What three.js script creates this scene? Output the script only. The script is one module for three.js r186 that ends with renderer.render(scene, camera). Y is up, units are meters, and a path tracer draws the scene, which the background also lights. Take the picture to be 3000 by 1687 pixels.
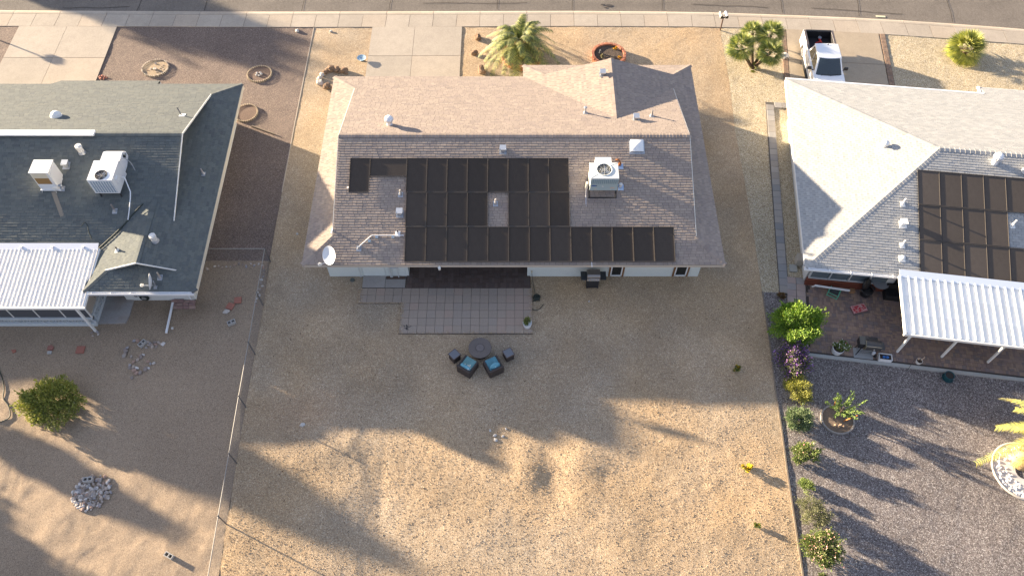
import * as THREE from 'three';
import { mergeGeometries } from 'three/addons/utils/BufferGeometryUtils.js';

// ---------------------------------------------------------------- camera, sky, sun, exposure
const scene = new THREE.Scene();
const camera = new THREE.PerspectiveCamera(39.76, 1024 / 575, 0.5, 600);
camera.position.set(0, 34.5, 22);
camera.lookAt(0, 34.5 - Math.sin(57.3 * Math.PI / 180), 22 - Math.cos(57.3 * Math.PI / 180));

const SUN_AZ = 25.5 * Math.PI / 180, SUN_EL = 10.1 * Math.PI / 180;
const sunDir = new THREE.Vector3(-Math.cos(SUN_AZ) * Math.cos(SUN_EL), Math.sin(SUN_EL), -Math.sin(SUN_AZ) * Math.cos(SUN_EL));
const sun = new THREE.DirectionalLight(new THREE.Color(1.0, 0.81, 0.575), 5);
sun.position.copy(sunDir).multiplyScalar(120);
sun.target.position.set(0, 0, 0);
sun.shadow.radius = 1.7;
sun.castShadow = true;
sun.shadow.mapSize.set(4096, 4096);
Object.assign(sun.shadow.camera, { left: -60, right: 60, top: 60, bottom: -60, near: 1, far: 260 });
scene.add(sun, sun.target);

{ // clear evening sky: blue overhead, pale at the horizon, a warm glow round the low sun
  const w = 256, h = 128, d = new Float32Array(w * h * 4), v = new THREE.Vector3();
  for (let j = 0; j < h; j++) for (let i = 0; i < w; i++) {
    const el = ((j + 0.5) / h - 0.5) * Math.PI, az = ((i + 0.5) / w - 0.5) * 2 * Math.PI;
    v.set(Math.cos(el) * Math.cos(az), Math.sin(el), Math.cos(el) * Math.sin(az));
    const y = Math.max(0, v.y), k = Math.pow(1 - y, 3.2), c = Math.max(0, v.dot(sunDir));
    const g = 0.9 * Math.pow(c, 10) + 0.35 * Math.pow(c, 2.5), o = (j * w + i) * 4;
    d[o] = 0.40 + 0.40 * k + 1.1 * g; d[o + 1] = 0.51 + 0.32 * k + 0.82 * g; d[o + 2] = 0.76 + 0.14 * k + 0.5 * g; d[o + 3] = 1;
  }
  const t = new THREE.DataTexture(d, w, h, THREE.RGBAFormat, THREE.FloatType);
  t.mapping = THREE.EquirectangularReflectionMapping; t.magFilter = t.minFilter = THREE.LinearFilter; t.needsUpdate = true;
  scene.background = t; scene.environment = t;
  scene.backgroundIntensity = scene.environmentIntensity = 0.215;
}
const renderer = new THREE.WebGLRenderer({ antialias: true });
renderer.setSize(1024, 575);
renderer.toneMapping = THREE.LinearToneMapping;
renderer.toneMappingExposure = 5.2;
renderer.shadowMap.enabled = true;

// ---------------------------------------------------------------- helpers
const V3 = (x, y, z) => new THREE.Vector3(x, y, z);
const PI = Math.PI, D2R = PI / 180;
function rng(seed) { let a = seed >>> 0; return () => { a = (a + 0x6D2B79F5) | 0; let t = Math.imul(a ^ (a >>> 15), 1 | a); t = (t + Math.imul(t ^ (t >>> 7), 61 | t)) ^ t; return ((t ^ (t >>> 14)) >>> 0) / 4294967296; }; }
const hash2 = (x, y) => { let h = Math.imul(x, 374761393) + Math.imul(y, 668265263); h = Math.imul(h ^ (h >>> 13), 1274126177); return ((h ^ (h >>> 16)) >>> 0) / 4294967296; };
function vnoise(x, y) { const xi = Math.floor(x), yi = Math.floor(y); let fx = x - xi, fy = y - yi; fx = fx * fx * (3 - 2 * fx); fy = fy * fy * (3 - 2 * fy); const a = hash2(xi, yi), b = hash2(xi + 1, yi), c = hash2(xi, yi + 1), d = hash2(xi + 1, yi + 1); return a + (b - a) * fx + (c - a) * fy + (a - b - c + d) * fx * fy; }
const fbm = (x, y, o = 4) => { let s = 0, a = 0.5, n = 0; for (let i = 0; i < o; i++) { s += a * vnoise(x + i * 17.3, y - i * 9.1); n += a; a *= 0.5; x *= 2.03; y *= 2.03; } return s / n; };
const lin = (r, g, b) => new THREE.Color().setRGB(r, g, b);
function M(r, g, b, rough = 0.85, o = {}) { return new THREE.MeshStandardMaterial({ color: lin(r, g, b), roughness: rough, ...o }); }
const usedNames = {};
function numbered(n) { const k = (usedNames[n] = (usedNames[n] ?? -1) + 1); return k ? `${n}_${String(k).padStart(3, '0')}` : n; }
function shade(o) { o.castShadow = o.receiveShadow = true; return o; }
function tag(o, label, category, group) { o.userData.label = label; o.userData.category = category; if (group) o.userData.group = group; return o; }
function thing(name, label, category, p = [0, 0, 0], turn = 0, group) { const g = new THREE.Group(); g.name = numbered(name); g.position.set(...p); g.rotation.y = turn; scene.add(g); return tag(g, label, category, group); }
function part(parent, name, geo, mat) { const m = shade(new THREE.Mesh(geo, mat)); m.name = name; parent.add(m); return m; }
function single(name, label, category, geo, mat, p = [0, 0, 0], turn = 0, group) { const m = shade(new THREE.Mesh(geo, mat)); m.name = numbered(name); m.position.set(...p); m.rotation.y = turn; scene.add(m); return tag(m, label, category, group); }
function structure(name, geo, mat) { const m = shade(new THREE.Mesh(geo, mat)); m.name = numbered(name); m.userData.kind = 'structure'; scene.add(m); return m; }
function stuff(o) { o.userData.kind = 'stuff'; return o; }
// geometries
const strip = g => { const q = g.index ? g.toNonIndexed() : g; for (const k of Object.keys(q.attributes)) if (!['position', 'normal', 'uv', 'color'].includes(k)) q.deleteAttribute(k); return q; };
function merge(list) { const l = list.map(strip); const hasC = l.some(g => g.attributes.color); for (const g of l) { if (hasC && !g.attributes.color) g.setAttribute('color', new THREE.BufferAttribute(new Float32Array(g.attributes.position.count * 3).fill(1), 3)); if (!g.attributes.uv) g.setAttribute('uv', new THREE.BufferAttribute(new Float32Array(g.attributes.position.count * 2), 2)); } return mergeGeometries(l); }
const mv = (g, x = 0, y = 0, z = 0, rx = 0, ry = 0, rz = 0) => g.applyMatrix4(new THREE.Matrix4().compose(V3(x, y, z), new THREE.Quaternion().setFromEuler(new THREE.Euler(rx, ry, rz, 'YXZ')), V3(1, 1, 1)));
const box = (w, h, d, x = 0, y = 0, z = 0, rx = 0, ry = 0, rz = 0) => mv(new THREE.BoxGeometry(w, h, d), x, y, z, rx, ry, rz);
const cyl = (r0, r1, h, x = 0, y = 0, z = 0, n = 16, rx = 0, rz = 0) => mv(new THREE.CylinderGeometry(r1, r0, h, n), x, y, z, rx, 0, rz);   // r0 bottom, r1 top
const ball = (r, x, y, z, sx = 1, sy = 1, sz = 1, n = 14) => mv(new THREE.SphereGeometry(r, n, Math.ceil(n * 0.7)).scale(sx, sy, sz), x, y, z);
const lathe = (pts, n = 24) => new THREE.LatheGeometry(pts.map(p => new THREE.Vector2(p[0], p[1])), n);
const tube = (pts, r, seg = 0, n = 6, curved = true) => new THREE.TubeGeometry(curved ? new THREE.CatmullRomCurve3(pts.map(p => V3(...p))) : poly3(pts), seg || pts.length * 6, r, n);
function poly3(pts) { const c = new THREE.CurvePath(); for (let i = 1; i < pts.length; i++) c.add(new THREE.LineCurve3(V3(...pts[i - 1]), V3(...pts[i]))); return c; }
function rod(a, b, r, n = 6, r2 = r) { const A = V3(...a), B = V3(...b), d = B.clone().sub(A), g = new THREE.CylinderGeometry(r2, r, d.length(), n); g.applyQuaternion(new THREE.Quaternion().setFromUnitVectors(V3(0, 1, 0), d.clone().normalize())); const c = A.add(B).multiplyScalar(0.5); return g.translate(c.x, c.y, c.z); }
function beam(a, b, w, h) { const A = V3(...a), B = V3(...b), d = B.clone().sub(A), L = d.length(), g = new THREE.BoxGeometry(w, h, L); const m = new THREE.Matrix4().lookAt(B, A, Math.abs(d.y) / L > 0.99 ? V3(1, 0, 0) : V3(0, 1, 0)); g.applyMatrix4(m); const c = A.add(B).multiplyScalar(0.5); return g.translate(c.x, c.y, c.z); }
const rects = {};
function rbox(w, h, d, r = 0.03, x = 0, y = 0, z = 0, ry = 0) { // box with rounded vertical edges and a small bevel
  const s = new THREE.Shape(), a = w / 2 - r, b = d / 2 - r;
  s.absarc(a, b, r, 0, PI / 2); s.absarc(-a, b, r, PI / 2, PI); s.absarc(-a, -b, r, PI, 1.5 * PI); s.absarc(a, -b, r, 1.5 * PI, 2 * PI);
  const bv = Math.min(r * 0.6, h * 0.2), g = new THREE.ExtrudeGeometry(s, { depth: h - 2 * bv, bevelEnabled: true, bevelThickness: bv, bevelSize: bv, bevelOffset: -bv, bevelSegments: 2, curveSegments: 4 });
  g.translate(0, 0, bv - h / 2).rotateX(-PI / 2); return mv(g, x, y, z, 0, ry, 0);
}
function quadGeo(polys, colors) { // list of planar 3D polygons -> geometry (fans), optional colour per polygon
  const p = [], c = [], uv = []; polys.forEach((q, i) => { for (let k = 1; k < q.length - 1; k++) for (const v of [q[0], q[k], q[k + 1]]) { p.push(v.x, v.y, v.z); uv.push(v.x, v.z); if (colors) c.push(...colors[i]); } });
  const g = new THREE.BufferGeometry(); g.setAttribute('position', new THREE.Float32BufferAttribute(p, 3)); g.setAttribute('uv', new THREE.Float32BufferAttribute(uv, 2)); if (colors) g.setAttribute('color', new THREE.Float32BufferAttribute(c, 3)); g.computeVertexNormals(); return g;
}
function prism(poly, y0, y1) { // plan polygon [[x,z]..] raised between two heights
  const s = new THREE.Shape(poly.map(p => new THREE.Vector2(p[0], -p[1]))); const g = new THREE.ExtrudeGeometry(s, { depth: y1 - y0, bevelEnabled: false }); g.rotateX(-PI / 2).translate(0, y0, 0); return g;
}
function uvWorld(g, k = 1) { const p = g.attributes.position, n = g.attributes.normal, u = new Float32Array(p.count * 2); for (let i = 0; i < p.count; i++) { const ax = Math.abs(n.getX(i)), ay = Math.abs(n.getY(i)), az = Math.abs(n.getZ(i)); const [a, b] = ay >= ax && ay >= az ? [p.getX(i), p.getZ(i)] : ax > az ? [p.getZ(i), p.getY(i)] : [p.getX(i), p.getY(i)]; u[2 * i] = a * k; u[2 * i + 1] = b * k; } g.setAttribute('uv', new THREE.BufferAttribute(u, 2)); return g; }
function clipRect(poly, x0, y0, x1, y1) { // clip 2D polygon by a rectangle
  let p = poly; for (const [ax, lim, sg] of [[0, x0, 1], [0, x1, -1], [1, y0, 1], [1, y1, -1]]) { const o = []; for (let i = 0; i < p.length; i++) { const a = p[i], b = p[(i + 1) % p.length], da = (a[ax] - lim) * sg, db = (b[ax] - lim) * sg; if (da >= 0) o.push(a); if ((da > 0 && db < 0) || (da < 0 && db > 0)) { const t = da / (da - db); o.push([a[0] + (b[0] - a[0]) * t, a[1] + (b[1] - a[1]) * t]); } } p = o; if (p.length < 3) return []; } return p;
}
function inside(poly, x, y) { let c = false; for (let i = 0, j = poly.length - 1; i < poly.length; j = i++) { const [xi, yi] = poly[i], [xj, yj] = poly[j]; if ((yi > y) !== (yj > y) && x < (xj - xi) * (y - yi) / (yj - yi) + xi) c = !c; } return c; }
const polyArea = p => { let s = 0; for (let i = 0; i < p.length; i++) { const a = p[i], b = p[(i + 1) % p.length]; s += a[0] * b[1] - a[1] * b[0]; } return s / 2; };
function segHits(a, b, x0, y0, x1, y1) { let t0 = 0, t1 = 1; for (const [p, q] of [[a[0] - b[0], a[0] - x0], [b[0] - a[0], x1 - a[0]], [a[1] - b[1], a[1] - y0], [b[1] - a[1], y1 - a[1]]]) { if (p === 0) { if (q < 0) return false; } else { const t = q / p; if (p < 0) { if (t > t1) return false; t0 = Math.max(t0, t); } else { if (t < t0) return false; t1 = Math.min(t1, t); } } } return t0 < t1; }
const crossesRect = (poly, x0, y0, x1, y1) => poly.some((a, i) => segHits(a, poly[(i + 1) % poly.length], x0, y0, x1, y1));
const at1 = (pts, x) => { for (let i = 1; i < pts.length; i++) if (x <= pts[i][0] || i === pts.length - 1) { const [a, b] = [pts[i - 1], pts[i]], t = (x - a[0]) / (b[0] - a[0]); return a[1] + (b[1] - a[1]) * t; } };

// ---------------------------------------------------------------- textures
function dataTex(n, fn, srgb = true) { const d = new Uint8Array(n * n * 4); for (let j = 0; j < n; j++) for (let i = 0; i < n; i++) { const c = fn(i, j), o = (j * n + i) * 4; d[o] = c[0]; d[o + 1] = c[1]; d[o + 2] = c[2]; d[o + 3] = 255; } const t = new THREE.DataTexture(d, n, n); t.wrapS = t.wrapT = THREE.RepeatWrapping; t.magFilter = THREE.LinearFilter; t.minFilter = THREE.LinearMipmapLinearFilter; t.generateMipmaps = true; if (srgb) t.colorSpace = THREE.SRGBColorSpace; t.needsUpdate = true; return t; }
const toS = v => Math.max(0, Math.min(255, Math.round(255 * (v <= 0.0031308 ? 12.92 * v : 1.055 * Math.pow(Math.max(v, 0), 1 / 2.4) - 0.055))));
// tileable stone field: for every texel the nearest stone's number and how far from its rim
function stoneField(n, cells, seed) { const id = new Uint16Array(n * n), dome = new Float32Array(n * n), cs = n / cells; for (let j = 0; j < n; j++) for (let i = 0; i < n; i++) { const cx = Math.floor(i / cs), cy = Math.floor(j / cs); let b1 = 1e9, b2 = 1e9, k = 0; for (let dy = -1; dy <= 1; dy++) for (let dx = -1; dx <= 1; dx++) { const gx = (cx + dx + cells) % cells, gy = (cy + dy + cells) % cells; const px = (cx + dx + 0.15 + 0.7 * hash2(gx + seed, gy)) * cs, py = (cy + dy + 0.15 + 0.7 * hash2(gx, gy + seed + 77)) * cs; const w = 0.7 + 0.6 * hash2(gx + 5, gy + seed), d = Math.hypot(px - i, py - j) / w; if (d < b1) { b2 = b1; b1 = d; k = gx + gy * cells; } else if (d < b2) b2 = d; } id[j * n + i] = k % 65536; dome[j * n + i] = Math.min(1, (b2 - b1) / cs * 1.3); } return { n, id, dome }; }
const stonesA = stoneField(1024, 170, 3);
const pick = (pal, h) => { let s = 0; for (const p of pal) s += p[3]; let t = h * s; for (const p of pal) { t -= p[3]; if (t <= 0) return p; } return pal[0]; };
function gravelMap(pal, gap, seed) { return dataTex(1024, (i, j) => { const o = j * 1024 + i, k = stonesA.id[o], p = pick(pal, hash2(k, seed)), v = 0.82 + 0.36 * hash2(k, seed + 9), r = stonesA.dome[o] < 0.1 ? gap : 1; return [toS(p[0] * v * r), toS(p[1] * v * r), toS(p[2] * v * r)]; }); }
const stoneBump = dataTex(1024, (i, j) => { const d = stonesA.dome[j * 1024 + i], v = 255 * Math.sqrt(Math.min(1, d)) * (0.55 + 0.45 * hash2(stonesA.id[j * 1024 + i], 4)); return [v, v, v]; }, false);
const noiseTile = (n, f, o, seed) => { const a = new Float32Array(n * n); for (let j = 0; j < n; j++) for (let i = 0; i < n; i++) { let s = 0, w = 0.5, q = f; for (let k = 0; k < o; k++) { const x = i / n * q, y = j / n * q, xi = Math.floor(x), yi = Math.floor(y); let fx = x - xi, fy = y - yi; fx = fx * fx * (3 - 2 * fx); fy = fy * fy * (3 - 2 * fy); const H = (p, r) => hash2(((p % q) + q) % q + seed + k * 31, ((r % q) + q) % q + k * 57); const a0 = H(xi, yi), b0 = H(xi + 1, yi), c0 = H(xi, yi + 1), d0 = H(xi + 1, yi + 1); s += w * (a0 + (b0 - a0) * fx + (c0 - a0) * fy + (a0 - b0 - c0 + d0) * fx * fy); w *= 0.5; q *= 2; } a[j * n + i] = s / (1 - Math.pow(0.5, o)); } return a; };
const nzA = noiseTile(512, 8, 6, 11), nzB = noiseTile(512, 64, 3, 23), nzC = noiseTile(512, 4, 5, 41);
const grainMap = (r, g, b, coarse, fine, cols = null) => dataTex(512, (i, j) => { const o = j * 512 + i, v = 1 + coarse * (nzA[o] - 0.5) * 2 + fine * (nzB[o] - 0.5) * 2 + fine * 0.5 * (hash2(i, j) - 0.5) * 2; const m = cols ? nzC[o] : 0; return [toS((r + (cols ? (cols[0] - r) * m : 0)) * v), toS((g + (cols ? (cols[1] - g) * m : 0)) * v), toS((b + (cols ? (cols[2] - b) * m : 0)) * v)]; });
const fineBump = dataTex(512, (i, j) => { const v = 255 * (0.5 * nzB[j * 512 + i] + 0.5 * hash2(i, j)); return [v, v, v]; }, false);
function rep(t, k) { const c = t.clone(); c.repeat.set(k, k); c.needsUpdate = true; return c; }
const fineB = rep(fineBump, 0.5);

// ---------------------------------------------------------------- ground, street, yards
const gravelPal = {
  tan: [[0.415, 0.314, 0.206, 5], [0.475, 0.368, 0.248, 3], [0.345, 0.254, 0.165, 3], [0.55, 0.45, 0.328, 1.2], [0.28, 0.207, 0.14, 0.8]],
  dirt: [[0.325, 0.245, 0.17, 5], [0.365, 0.28, 0.195, 3], [0.27, 0.20, 0.138, 3], [0.43, 0.34, 0.25, 1], [0.21, 0.155, 0.108, 0.8]],
  plum: [[0.20, 0.152, 0.127, 5], [0.255, 0.195, 0.162, 3], [0.135, 0.10, 0.086, 3], [0.34, 0.27, 0.22, 1.4]],
  cream: [[0.48, 0.40, 0.27, 5], [0.58, 0.50, 0.36, 3], [0.36, 0.29, 0.19, 2], [0.64, 0.58, 0.46, 1], [0.28, 0.22, 0.15, 1]],
  grey: [[0.212, 0.184, 0.175, 5], [0.288, 0.258, 0.248, 3], [0.138, 0.118, 0.114, 3], [0.45, 0.42, 0.40, 1.4], [0.10, 0.083, 0.078, 1.6]],
};
const gMat = (pal, gap, seed, tile, bump) => { const m = rep(gravelMap(gravelPal[pal], gap, seed), 1 / tile); return new THREE.MeshStandardMaterial({ map: m, bumpMap: rep(stoneBump, 1 / tile), bumpScale: bump, roughness: 0.95, vertexColors: true }); };
const matTan = gMat('tan', 0.6, 2, 5.3, 0.02), matPlum = gMat('plum', 0.5, 5, 4.7, 0.026), matCream = gMat('cream', 0.5, 7, 6.1, 0.03), matGrey = gMat('grey', 0.4, 9, 5.9, 0.03);
const matDirt = gMat('dirt', 0.8, 15, 3.7, 0.012);

function patch(name, poly, step, hFn, cFn, mat) { // a relief sheet cut to a plan outline
  const xs = poly.map(p => p[0]), zs = poly.map(p => p[1]), x0 = Math.min(...xs), z0 = Math.min(...zs), nx = Math.ceil((Math.max(...xs) - x0) / step), nz = Math.ceil((Math.max(...zs) - z0) / step);
  const pos = [], col = [], uv = [], idx = [], map = new Int32Array((nx + 1) * (nz + 1)).fill(-1);
  const add = (x, z) => { const c = cFn(x, z); pos.push(x, hFn(x, z), z); col.push(c[0], c[1], c[2]); uv.push(x, z); return pos.length / 3 - 1; };
  const vert = (i, j) => { const k = j * (nx + 1) + i; return map[k] >= 0 ? map[k] : (map[k] = add(x0 + i * step, z0 + j * step)); };
  for (let j = 0; j < nz; j++) for (let i = 0; i < nx; i++) {
    const a = x0 + i * step, b = z0 + j * step, c = a + step, d = b + step;
    if (crossesRect(poly, a, b, c, d)) {
      const q = clipRect(poly, a, b, c, d); if (q.length < 3 || Math.abs(polyArea(q)) < 1e-5) continue;
      const v2 = q.map(p => new THREE.Vector2(p[0], p[1])), tri = THREE.ShapeUtils.triangulateShape(v2, []), id = q.map(p => add(p[0], p[1]));
      for (const t of tri) { const s = (q[t[1]][0] - q[t[0]][0]) * (q[t[2]][1] - q[t[0]][1]) - (q[t[1]][1] - q[t[0]][1]) * (q[t[2]][0] - q[t[0]][0]); s > 0 ? idx.push(id[t[0]], id[t[2]], id[t[1]]) : idx.push(id[t[0]], id[t[1]], id[t[2]]); }
    } else if (inside(poly, a + step / 2, b + step / 2)) { const p = vert(i, j), q = vert(i + 1, j), r = vert(i + 1, j + 1), s = vert(i, j + 1); if ((i + j) & 1) idx.push(p, s, q, q, s, r); else idx.push(p, s, r, p, r, q); }
  }
  const g = new THREE.BufferGeometry(); g.setAttribute('position', new THREE.Float32BufferAttribute(pos, 3)); g.setAttribute('color', new THREE.Float32BufferAttribute(col, 3)); g.setAttribute('uv', new THREE.Float32BufferAttribute(uv, 2)); g.setIndex(idx); g.computeVertexNormals();
  return structure(name, g, mat);
}
const gauss = (x, z, cx, cz, sx, sz = sx) => Math.exp(-((x - cx) ** 2) / (2 * sx * sx) - ((z - cz) ** 2) / (2 * sz * sz));
const lumps = (x, z, a) => a * ((vnoise(x * 2.6, z * 2.6) - 0.5) * 0.007 + (vnoise(x * 5.2 + 9, z * 5.2) - 0.5) * 0.009 + (hash2(Math.round(x * 97), Math.round(z * 97)) - 0.5) * 0.0062 + (fbm(x * 0.9 + 4, z * 0.9, 3) - 0.5) * 0.03);
const far = (v, a, b) => Math.max(0, Math.min(1, (v - a) / (b - a)));
const mainH = (x, z) => { // raked level gravel behind the house, rolling out to low heaps and a swale at the back
  let h = lumps(x, z, 1) - 0.006; const k = far(z, 5.5, 8.5);
  if (k > 0) h += k * (0.10 * gauss(x, z, -1.1, 8.9, 0.9, 0.6) + 0.13 * gauss(x, z, 0.6, 9.2, 0.6, 1.0) - 0.04 * gauss(x, z, -0.2, 8.9, 0.5, 0.7) + 0.13 * gauss(x, z, -7.6, 8.4, 0.8, 0.5) + 0.16 * gauss(x, z, 3.0, 9.0, 0.9, 0.8) - 0.08 * gauss(x, z, 1.9, 10.0, 0.5, 0.9) + 0.12 * gauss(x, z, -8.5, 11.0, 1.2, 0.5)
    + 0.13 * (fbm(x * 0.36 + 3, z * 0.36 + 8, 2) - 0.5) + 0.022 * (vnoise(x * 1.9, z * 1.9) - 0.5));
  h += 0.10 * gauss(x, z, -9.6, 7.0, 1.0, 0.7);
  if (z > 6) { const d = x + 6.0 - 0.02 * z; h -= 0.016 * Math.exp(-d * d / 0.04) * far(z, 7, 9.5); } // old barrow track
  for (let i = 0; i < 9; i++) h -= 0.022 * gauss(x, z, 4.2 + i * 0.62 + 0.1 * Math.sin(i * 5), 12.9 - i * 0.42 + (i % 2) * 0.24, 0.11, 0.07); // footprints
  return h;
};
const mono = v => [v, v, v];
const mainC = (x, z) => { const p = 0.77 + 0.46 * fbm(x * 0.55 + 40, z * 0.55, 5), q = fbm(x * 0.3, z * 0.3 + 70, 3), red = 0.5 * gauss(x, z, -9.6, 6.8, 1.3, 0.8); return [p * (1 + 0.10 * (q - 0.5) * 2 + 0.04 * red), p * (1 - 0.10 * red), p * (1 - 0.16 * (q - 0.5) * 2 - 0.18 * red)]; };
const lotLeft = [[-12.93, -20.36], [-12.92, -12.0], [-12.8, -2.0], [-12.62, 1.0], [-12.55, 6.3], [-12.35, 12.0], [-12.2, 15.5], [-12.0, 19]];
const lotRight = [[13.55, -20.36], [13.45, -15.4], [13.18, -11.15], [13.1, -6.0], [13.0, -2.7], [12.85, 0.1], [12.68, 3.47], [12.53, 5.6], [12.45, 7.74], [12.35, 9.46], [12.26, 11.63], [12.16, 14.2], [12.05, 19]];
const walkEdge = [[-46, -20.75], [-33.42, -20.47], [-16.46, -20.36], [-8.68, -20.37], [-0.45, -20.43], [4.46, -20.47], [12.36, -20.40], [16.45, -20.23], [20.5, -19.98], [23.81, -19.70], [27.64, -19.31], [32.82, -18.72], [46, -17.0]];
const curbLine = [[-46, -21.95], [-33.84, -21.69], [-16.67, -21.54], [-0.45, -21.61], [4.51, -21.63], [12.50, -21.52], [16.62, -21.30], [20.5, -21.08], [24.09, -20.84], [27.98, -20.45], [33.21, -19.85], [46, -18.1]];
const streetLine = curbLine.map(p => [p[0] + 0.03, p[1] - 0.46]);
const edgeZ = (x, line) => at1(line, x);
const between = (x0, x1, line) => [[x0, at1(line, x0)], ...line.filter(p => p[0] > x0 && p[0] < x1), [x1, at1(line, x1)]];

structure('ground', new THREE.PlaneGeometry(420, 420).rotateX(-PI / 2).translate(0, -0.22, 0), M(0.30, 0.235, 0.17, 0.95));
patch('gravel_yard', [...between(-12.93, 13.55, walkEdge), ...lotRight.slice(1), ...lotLeft.slice(1).reverse()], 0.105, mainH, mainC, matTan);
patch('gravel_yard', [...between(-38, -12.935, walkEdge), [-12.925, -12.0], [-12.82, -1.85], [-38, -1.85]], 0.13, (x, z) => lumps(x, z, 1.1) - 0.006, (x, z) => { const p = 0.86 + 0.28 * fbm(x * 0.6, z * 0.6 + 9, 4); return [p, p * 0.99, p * 0.98]; }, matPlum);
const dirtH = (x, z) => lumps(x, z, 1.25) - 0.006 + far(z, 5, 9) * (0.07 * (fbm(x * 0.5 + 20, z * 0.5, 3) - 0.5) + 0.04 * (vnoise(x * 1.7, z * 1.7 + 3) - 0.5) + 0.016 * (vnoise(x * 3.6 + 8, z * 3.6) - 0.5)) - 0.09 * gauss(x, z, -14.0, 12.3, 0.55, 0.45) + 0.05 * gauss(x, z, -13.6, 11.7, 0.5, 0.3) - 0.02 * gauss(x, z, -23.4, 8.3, 0.07, 1.6) - 0.02 * gauss(x, z, -22.5, 9.2, 0.06, 1.2) - 0.02 * gauss(x, z, -22.0, 9.7, 0.06, 1.3);
patch('dirt_yard', [[-38, -1.85], [-12.82, -1.85], [-12.63, 1.0], [-12.56, 6.3], [-12.36, 12.0], [-12.21, 15.5], [-12.01, 19], [-38, 19]], 0.12, dirtH, (x, z) => { const p = 0.9 + 0.2 * fbm(x * 0.5 + 7, z * 0.5, 4), damp = 0.22 * gauss(x, z, -16.5, 0.9, 1.5, 0.7) * fbm(x * 2, z * 2, 3) * 2; return [p * (1 - damp), p * (1 - damp * 1.05), p * (1 - damp * 1.1)]; }, matDirt);
patch('gravel_yard', [...between(13.56, 44, walkEdge), [44, 0.5], [12.86, 0.1], ...lotRight.slice(1, 5).reverse()], 0.13, (x, z) => lumps(x, z, 1.25) - 0.008, (x, z) => mono(0.86 + 0.28 * fbm(x * 0.6 + 3, z * 0.6, 4)), matCream);
patch('gravel_yard', [[12.86, 0.1], [44, 0.5], [44, 19], [12.06, 19], ...lotRight.slice(6, 12).reverse()], 0.115, (x, z) => lumps(x, z, 1.35) - 0.02 + 0.06 * (fbm(x * 0.6, z * 0.6 + 31, 3) - 0.5), (x, z) => mono(0.86 + 0.3 * fbm(x * 0.7 + 13, z * 0.7, 4)), matGrey);
// gravel washed off the beds, loose larger stones
{
  const geo = new THREE.IcosahedronGeometry(1, 0); const P = geo.attributes.position; for (let i = 0; i < P.count; i++) { const k = 0.8 + 0.4 * hash2(Math.round(P.getX(i) * 9), Math.round(P.getY(i) * 9 + P.getZ(i) * 31)); P.setXYZ(i, P.getX(i) * k, P.getY(i) * k * 0.7, P.getZ(i) * k); } geo.computeVertexNormals();
  const r = rng(77), n = 34000, im = new THREE.InstancedMesh(geo, M(1, 1, 1, 0.95), n), m = new THREE.Matrix4(), q = new THREE.Quaternion(), c = new THREE.Color();
  for (let i = 0; i < n; i++) { const x = -12.2 + r() * 24.3, z = 2.6 + r() * 12.8, s = 0.010 + 0.016 * r() * r(); q.setFromEuler(new THREE.Euler(r() * 6, r() * 6, r() * 6)); m.compose(V3(x, mainH(x, z) + s * 0.35, z), q, V3(s, s, s)); im.setMatrixAt(i, m); const p = pick(gravelPal.tan, r()); im.setColorAt(i, c.setRGB(p[0], p[1], p[2])); }
  const lt = new THREE.InstancedMesh(new THREE.PlaneGeometry(1, 0.45).rotateX(-PI / 2), M(1, 1, 1, 0.95, { side: THREE.DoubleSide }), 420); for (let i = 0; i < 420; i++) { const x = -12 + r() * 24, z = 0.6 + r() * 14.6, s = 0.03 + 0.05 * r(); if (x > -8 && x < 1.1 && z < 2.7) { m.makeScale(0, 0, 0); } else { q.setFromEuler(new THREE.Euler((r() - 0.5) * 0.9, r() * 6, (r() - 0.5) * 0.9)); m.compose(V3(x, mainH(x, z) + 0.018, z), q, V3(s, s, s)); } lt.setMatrixAt(i, m); const k = 0.5 + r(); lt.setColorAt(i, c.setRGB(0.10 * k, 0.065 * k, 0.04 * k)); } lt.name = 'leaf_litter'; shade(lt); lt.userData = { kind: 'stuff', label: 'dry brown leaf litter scattered on the back yard gravel', category: 'litter' }; scene.add(lt);
  im.name = 'loose_gravel'; shade(im); im.userData = { kind: 'stuff', label: 'loose tan gravel stones strewn over the middle back yard', category: 'gravel' }; scene.add(im);
}
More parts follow.
